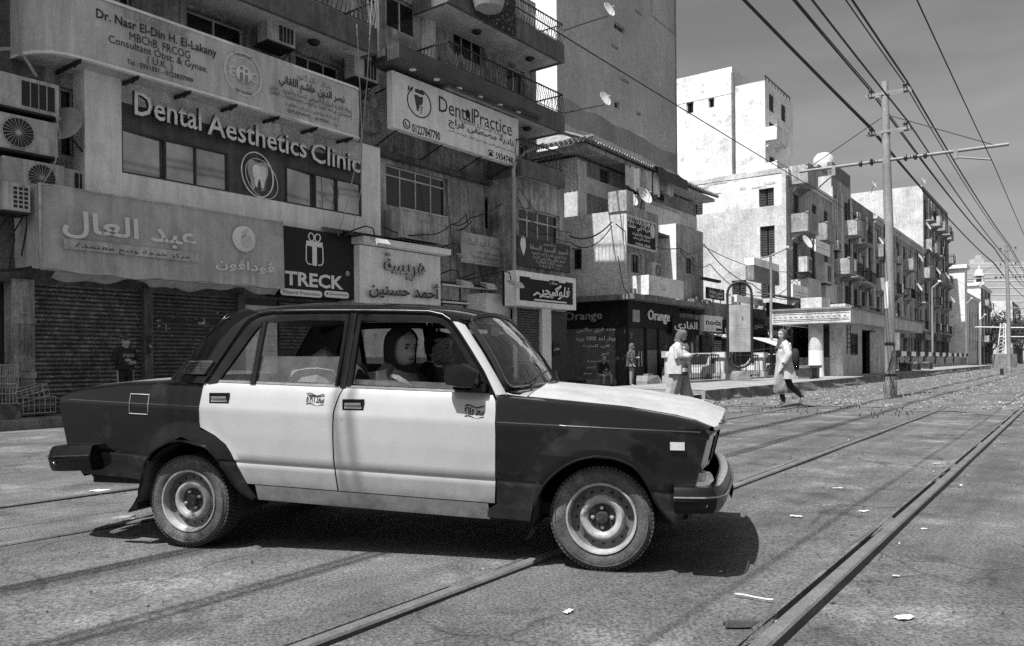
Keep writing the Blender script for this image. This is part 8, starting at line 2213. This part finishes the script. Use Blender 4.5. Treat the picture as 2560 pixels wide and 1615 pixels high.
# --- woman walking left with shopping bag
p = ground_at(1962, 1016, .01)
w2 = person('woman walking in a long white shirt with grey scarf and dark trousers', p, PI - .25, dict(Le=(-.06, .25, 1.12), Lw=(.05, .24, .90), Re=(-.10, -.24, 1.12), Rw=(.06, -.24, .90), Lk=(.12, .07, .50), La=(.02, .07, .10), Lt=(.16, .07, .035), Rk=(-.10, -.08, .48), Ra=(-.36, -.09, .20), Rt=(-.30, -.10, .06)), [M_skin, C_white, C_jeans, C_shoe], head=(.04, 0, 1.60), yaw=.75, bulk=1.1)
w2.scale = (1.14, 1.14, 1.05)
hijab(w2, C_mid, (.04, 0, 1.60), .75, 0, .16)
garment(w2, 'long_shirt', C_white, [(0, 0, 1.43, .08, .12), (0, 0, 1.36, .13, .205), (.0, 0, 1.2, .16, .215), (-.01, 0, 1.0, .165, .22), (-.02, 0, .8, .20, .24), (-.03, 0, .62, .225, .25)], fold=.06)
for s in (1, -1): sleeve(w2, [(0, s * .165, 1.37), (-.06, s * .245, 1.18), (-.02, s * .25, 1.05), (.02, s * .245, .97)], [.085, .08, .085, .075], C_white)
mb = MB(); mb.grid([[(.10 + .05 * math.sin(k) * .3, y, z) for k, y in enumerate((-.12, -.06, 0, .06, .12))] for z in (1.44, 1.25, 1.05, .88)]); mb.grid([[(.13, y, z) for y in (-.12, -.06, 0, .06, .12)] for z in (1.44, 1.25, 1.05, .88)]); obj('scarf_end', mb, C_mid, w2, smooth=60)
bk = thing('backpack', 'black backpack worn by the walking woman', 'backpack', p, PI - .25); mb = MB(); rows = [[(-.24 + .09 * math.cos(a) * q, .14 * math.sin(a) * q, z) for a in [2 * PI * k / 16 for k in range(16)]] for z, q in ((.86, .7), (.90, 1), (1.20, 1.05), (1.32, .8), (1.36, .4))]; mb.grid(rows, close=True); mb.poly(rows[0]); mb.poly(rows[-1]); obj('sack', mb, C_black, bk, smooth=50)
mb = MB(); 
for s in (1, -1): mb.tube([(-.16, s * .1, 1.32), (-.02, s * .115, 1.46), (.12, s * .11, 1.33), (.12, s * .14, 1.1), (-.14, s * .15, .95)], .016, 5)
obj('straps', mb, C_black, bk)
M_bagp = glass('plastic_bag', .75, .2, 1.0, .55)
sb = thing('shopping_bag', 'thin pale plastic bag carried by the walking woman', 'bag', p, PI - .25); mb = MB(); rows = [[(.12 + .14 * math.cos(a) * q * (1 + .1 * math.sin(3 * a)), .26 + .08 * math.sin(a) * q, z + .02 * math.sin(4 * a)) for a in [2 * PI * k / 20 for k in range(20)]] for z, q in ((.80, .12), (.72, .5), (.58, .85), (.42, 1.15), (.34, 1.1), (.31, .5))]; mb.grid(rows, close=True); mb.poly(rows[-1]); obj('sack', mb, M_bagp, sb, smooth=60)
mb = MB(); mb.tube([(.10, .24, .80), (.085, .25, .86), (.12, .27, .80)], .006, 5); mb.box(.06, .20, .22, .29, .34, .55); obj('contents', mb, C_den, sb)
# --- woman with folded arms by the shutters
q = W1.at(312, 900, .85); p = W1.world(q[0], .85, .15)
w3 = person('young woman with folded arms in black printed top by the shutters', p, rad(-35), dict(Le=(.02, .24, 1.10), Lw=(.17, .02, 1.13), Re=(.02, -.24, 1.08), Rw=(.16, .0, 1.09), neckb=(0, 0, 1.40)), [M_skin, C_black, C_black, C_black], head=(.02, 0, 1.57), yaw=.75, hands=((0, -1, 0), (0, 1, 0)), bulk=.98)
w3.scale = (.93, .93, .93)
garment(w3, 'tee_shirt', C_black, [(0, 0, 1.42, .09, .13), (0, 0, 1.35, .135, .21), (0, 0, 1.15, .15, .20), (0, 0, .95, .16, .20)], fold=.03)
for s in (1, -1): sleeve(w3, [(0, s * .165, 1.37), (.01, s * .225, 1.2), (.015, s * .24, 1.13)], [.08, .075, .07], C_black)
letters(w3, 'SPREAD', 0, 0, 0, C_white, width=.26, height=.07, rot=(0, 0, PI / 2)).location = (.155, 0, 1.25)
mb = MB()
for s in (-1, 1):
    for e in (0, .035): mb.tube([(.0 + e, s * .178, .92), (.02 + e, s * .168, .5), (.01 + e, s * .14, .1)], .007, 4)
obj('side_stripe', mb, C_white, w3)
mb = MB(); mb.lathe([(.02, .13), (.06, .115), (.092, .07), (.10, .02), (.098, -.02)], (.005, 0, 1.60), 'z', 18); mb.lathe([(0, -.05), (.05, -.03), (.06, .0), (.04, .045), (0, .06)], (-.11, -.05, 1.62), 'z', 12); obj('head_cloth', mb, C_patt, w3, smooth=60)
# --- woman in patterned top by the phone shop, man sitting on the step
q = ST.at(1578, 930, -13.9); p = S(-13.9, q[0], .13)
w4 = person('woman in patterned blouse and pale trousers by the phone shop door', p, rad(-20), dict(Le=(.05, .22, 1.10), Lw=(.2, .1, 1.14)), [M_skin, C_patt, C_tan, C_tan], head=(.03, 0, 1.58), bulk=1.08); w4.scale = (.97, .97, .97)
hijab(w4, C_grey, (.03, 0, 1.58), 0, .2); garment(w4, 'blouse', C_patt, [(0, 0, 1.42, .09, .13), (0, 0, 1.34, .15, .22), (.01, 0, 1.1, .18, .23), (0, 0, .80, .20, .25)], fold=.04)
q = ST.cross(1503, 955, 27.0); p = S(q[0], 27.0, .13)
m5 = person('man in a dark shirt sitting on the shop step', p, rad(-60), dict(pelvis=(0, 0, .42), waist=(.02, 0, .58), chest=(.08, 0, .78), neckb=(.13, 0, .92), neck=(.15, 0, .99), Ls=(.12, .18, .88), Le=(.20, .25, .66), Lw=(.36, .14, .58), Rs=(.12, -.18, .88), Re=(.20, -.25, .66), Rw=(.36, -.14, .58), Lh=(.05, .10, .40), Lk=(.42, .17, .46), La=(.40, .18, .09), Lt=(.54, .20, .035), Rh=(.05, -.10, .40), Rk=(.42, -.17, .46), Ra=(.40, -.18, .09), Rt=(.54, -.20, .035)), [M_skin, C_black, C_tan, C_black], head=(.18, 0, 1.08), pitch=.15)
mb = MB(); mb.lathe([(.01, .125), (.06, .11), (.088, .06), (.09, .02)], (.17, 0, 1.085), 'z', 16); obj('hair', mb, C_grey, m5, smooth=60)
mb = MB(); mb.box(-.3, .3, -.5, .5, 0, .30); tag(obj('door_step', mb, M_concrete_d, loc=p, rz=rad(-60)), 'low stone step under the sitting man', 'step')
# --- passenger and driver inside the taxi (seated, upper bodies)
def rider(label, y, m, x=-1.30, **k):
    R0 = Matrix.Rotation(-CTH, 3, 'Z'); loc = CAR_O + R0 @ Vector((x, y, -.02))
    return person(label, loc, -CTH, dict(pelvis=(-.02, 0, .66), waist=(-.05, 0, .78), chest=(-.06, 0, .96), neckb=(-.04, 0, 1.075), neck=(-.015, 0, 1.13), Ls=(-.05, .175, 1.03), Le=(.03, .23, .82), Lw=(.22, .16, .82), Rs=(-.05, -.175, 1.03), Re=(.03, -.23, .82), Rw=(.22, -.16, .82), Lh=(.05, .10, .62), Lk=(.42, .12, .66), La=(.52, .12, .40), Lt=(.6, .12, .37), Rh=(.05, -.10, .62), Rk=(.42, -.12, .66), Ra=(.52, -.12, .40), Rt=(.6, -.12, .37)), m, **k)
M_skin2 = mat('skin_pale', .36, .5, coords='object')
pa = rider('woman passenger in black head scarf and denim jacket inside the taxi', -.34, [M_skin2, C_den, C_black, C_black], head=(.02, 0, 1.215), yaw=-.42, pitch=.12, hsc=1.04)
hijab(pa, C_black, (.02, 0, 1.215), -.42, .12, .08, 1.06)
mb = MB(); mb.grid([[(.04 + .08 * math.cos(a), .11 * math.sin(a) * 1.2, 1.085 - .03 * math.cos(a)) for a in [PI * (-.8 + 1.6 * k / 14) for k in range(15)]], [(.07 + .11 * math.cos(a), .16 * math.sin(a) * 1.2, 1.02 - .05 * math.cos(a)) for a in [PI * (-.8 + 1.6 * k / 14) for k in range(15)]]]); obj('collar', mb, C_den, pa, smooth=60)
dr = rider('driver in a dark jacket with short dark hair inside the taxi', .36, [M_skin2, C_black, C_black, C_black], x=-1.32, head=(.03, 0, 1.215), yaw=-.15, hsc=1.05)
mb = MB(); rows = []
for v, (z, xf, xb, w, op) in enumerate(((-.03, .05, .098, .078, 1.9), (.02, .07, .106, .084, 1.7), (.05, .085, .108, .085, 1.3), (.085, .088, .104, .082, .5), (.115, .06, .075, .06, 0), (.132, .004, .004, .004, 0))):
    rows.append([(.025 + ((xf if math.cos(a) > 0 else xb) * math.cos(a)), w * math.sin(a), 1.215 + z) for a in [lerp(op, 2 * PI - op, k / 20) for k in range(21)]])
mb.grid(rows); obj('hair', mb, C_black, dr, smooth=60)
# parcels wrapped in paper on the rear seat
R0 = Matrix.Rotation(-CTH, 3, 'Z')
pk = thing('parcel', 'large crumpled brown-paper parcel on the rear seat of the taxi', 'parcel', CAR_O + R0 @ Vector((-1.83, -.30, .64)), -CTH)
rq = random.Random(4); mb = MB(); rows = [[(.26 * math.cos(a) * q * rq.uniform(.9, 1.1), .22 * math.sin(a) * q * rq.uniform(.9, 1.1), z + rq.uniform(-.015, .015)) for a in [2 * PI * k / 14 for k in range(14)]] for z, q in ((0, .9), (.12, 1.05), (.30, 1.0), (.42, .85), (.50, .45), (.56, .05))]; mb.grid(rows, close=True); obj('wrapping', mb, cloth('paper_wrap', .34), pk, smooth=25)
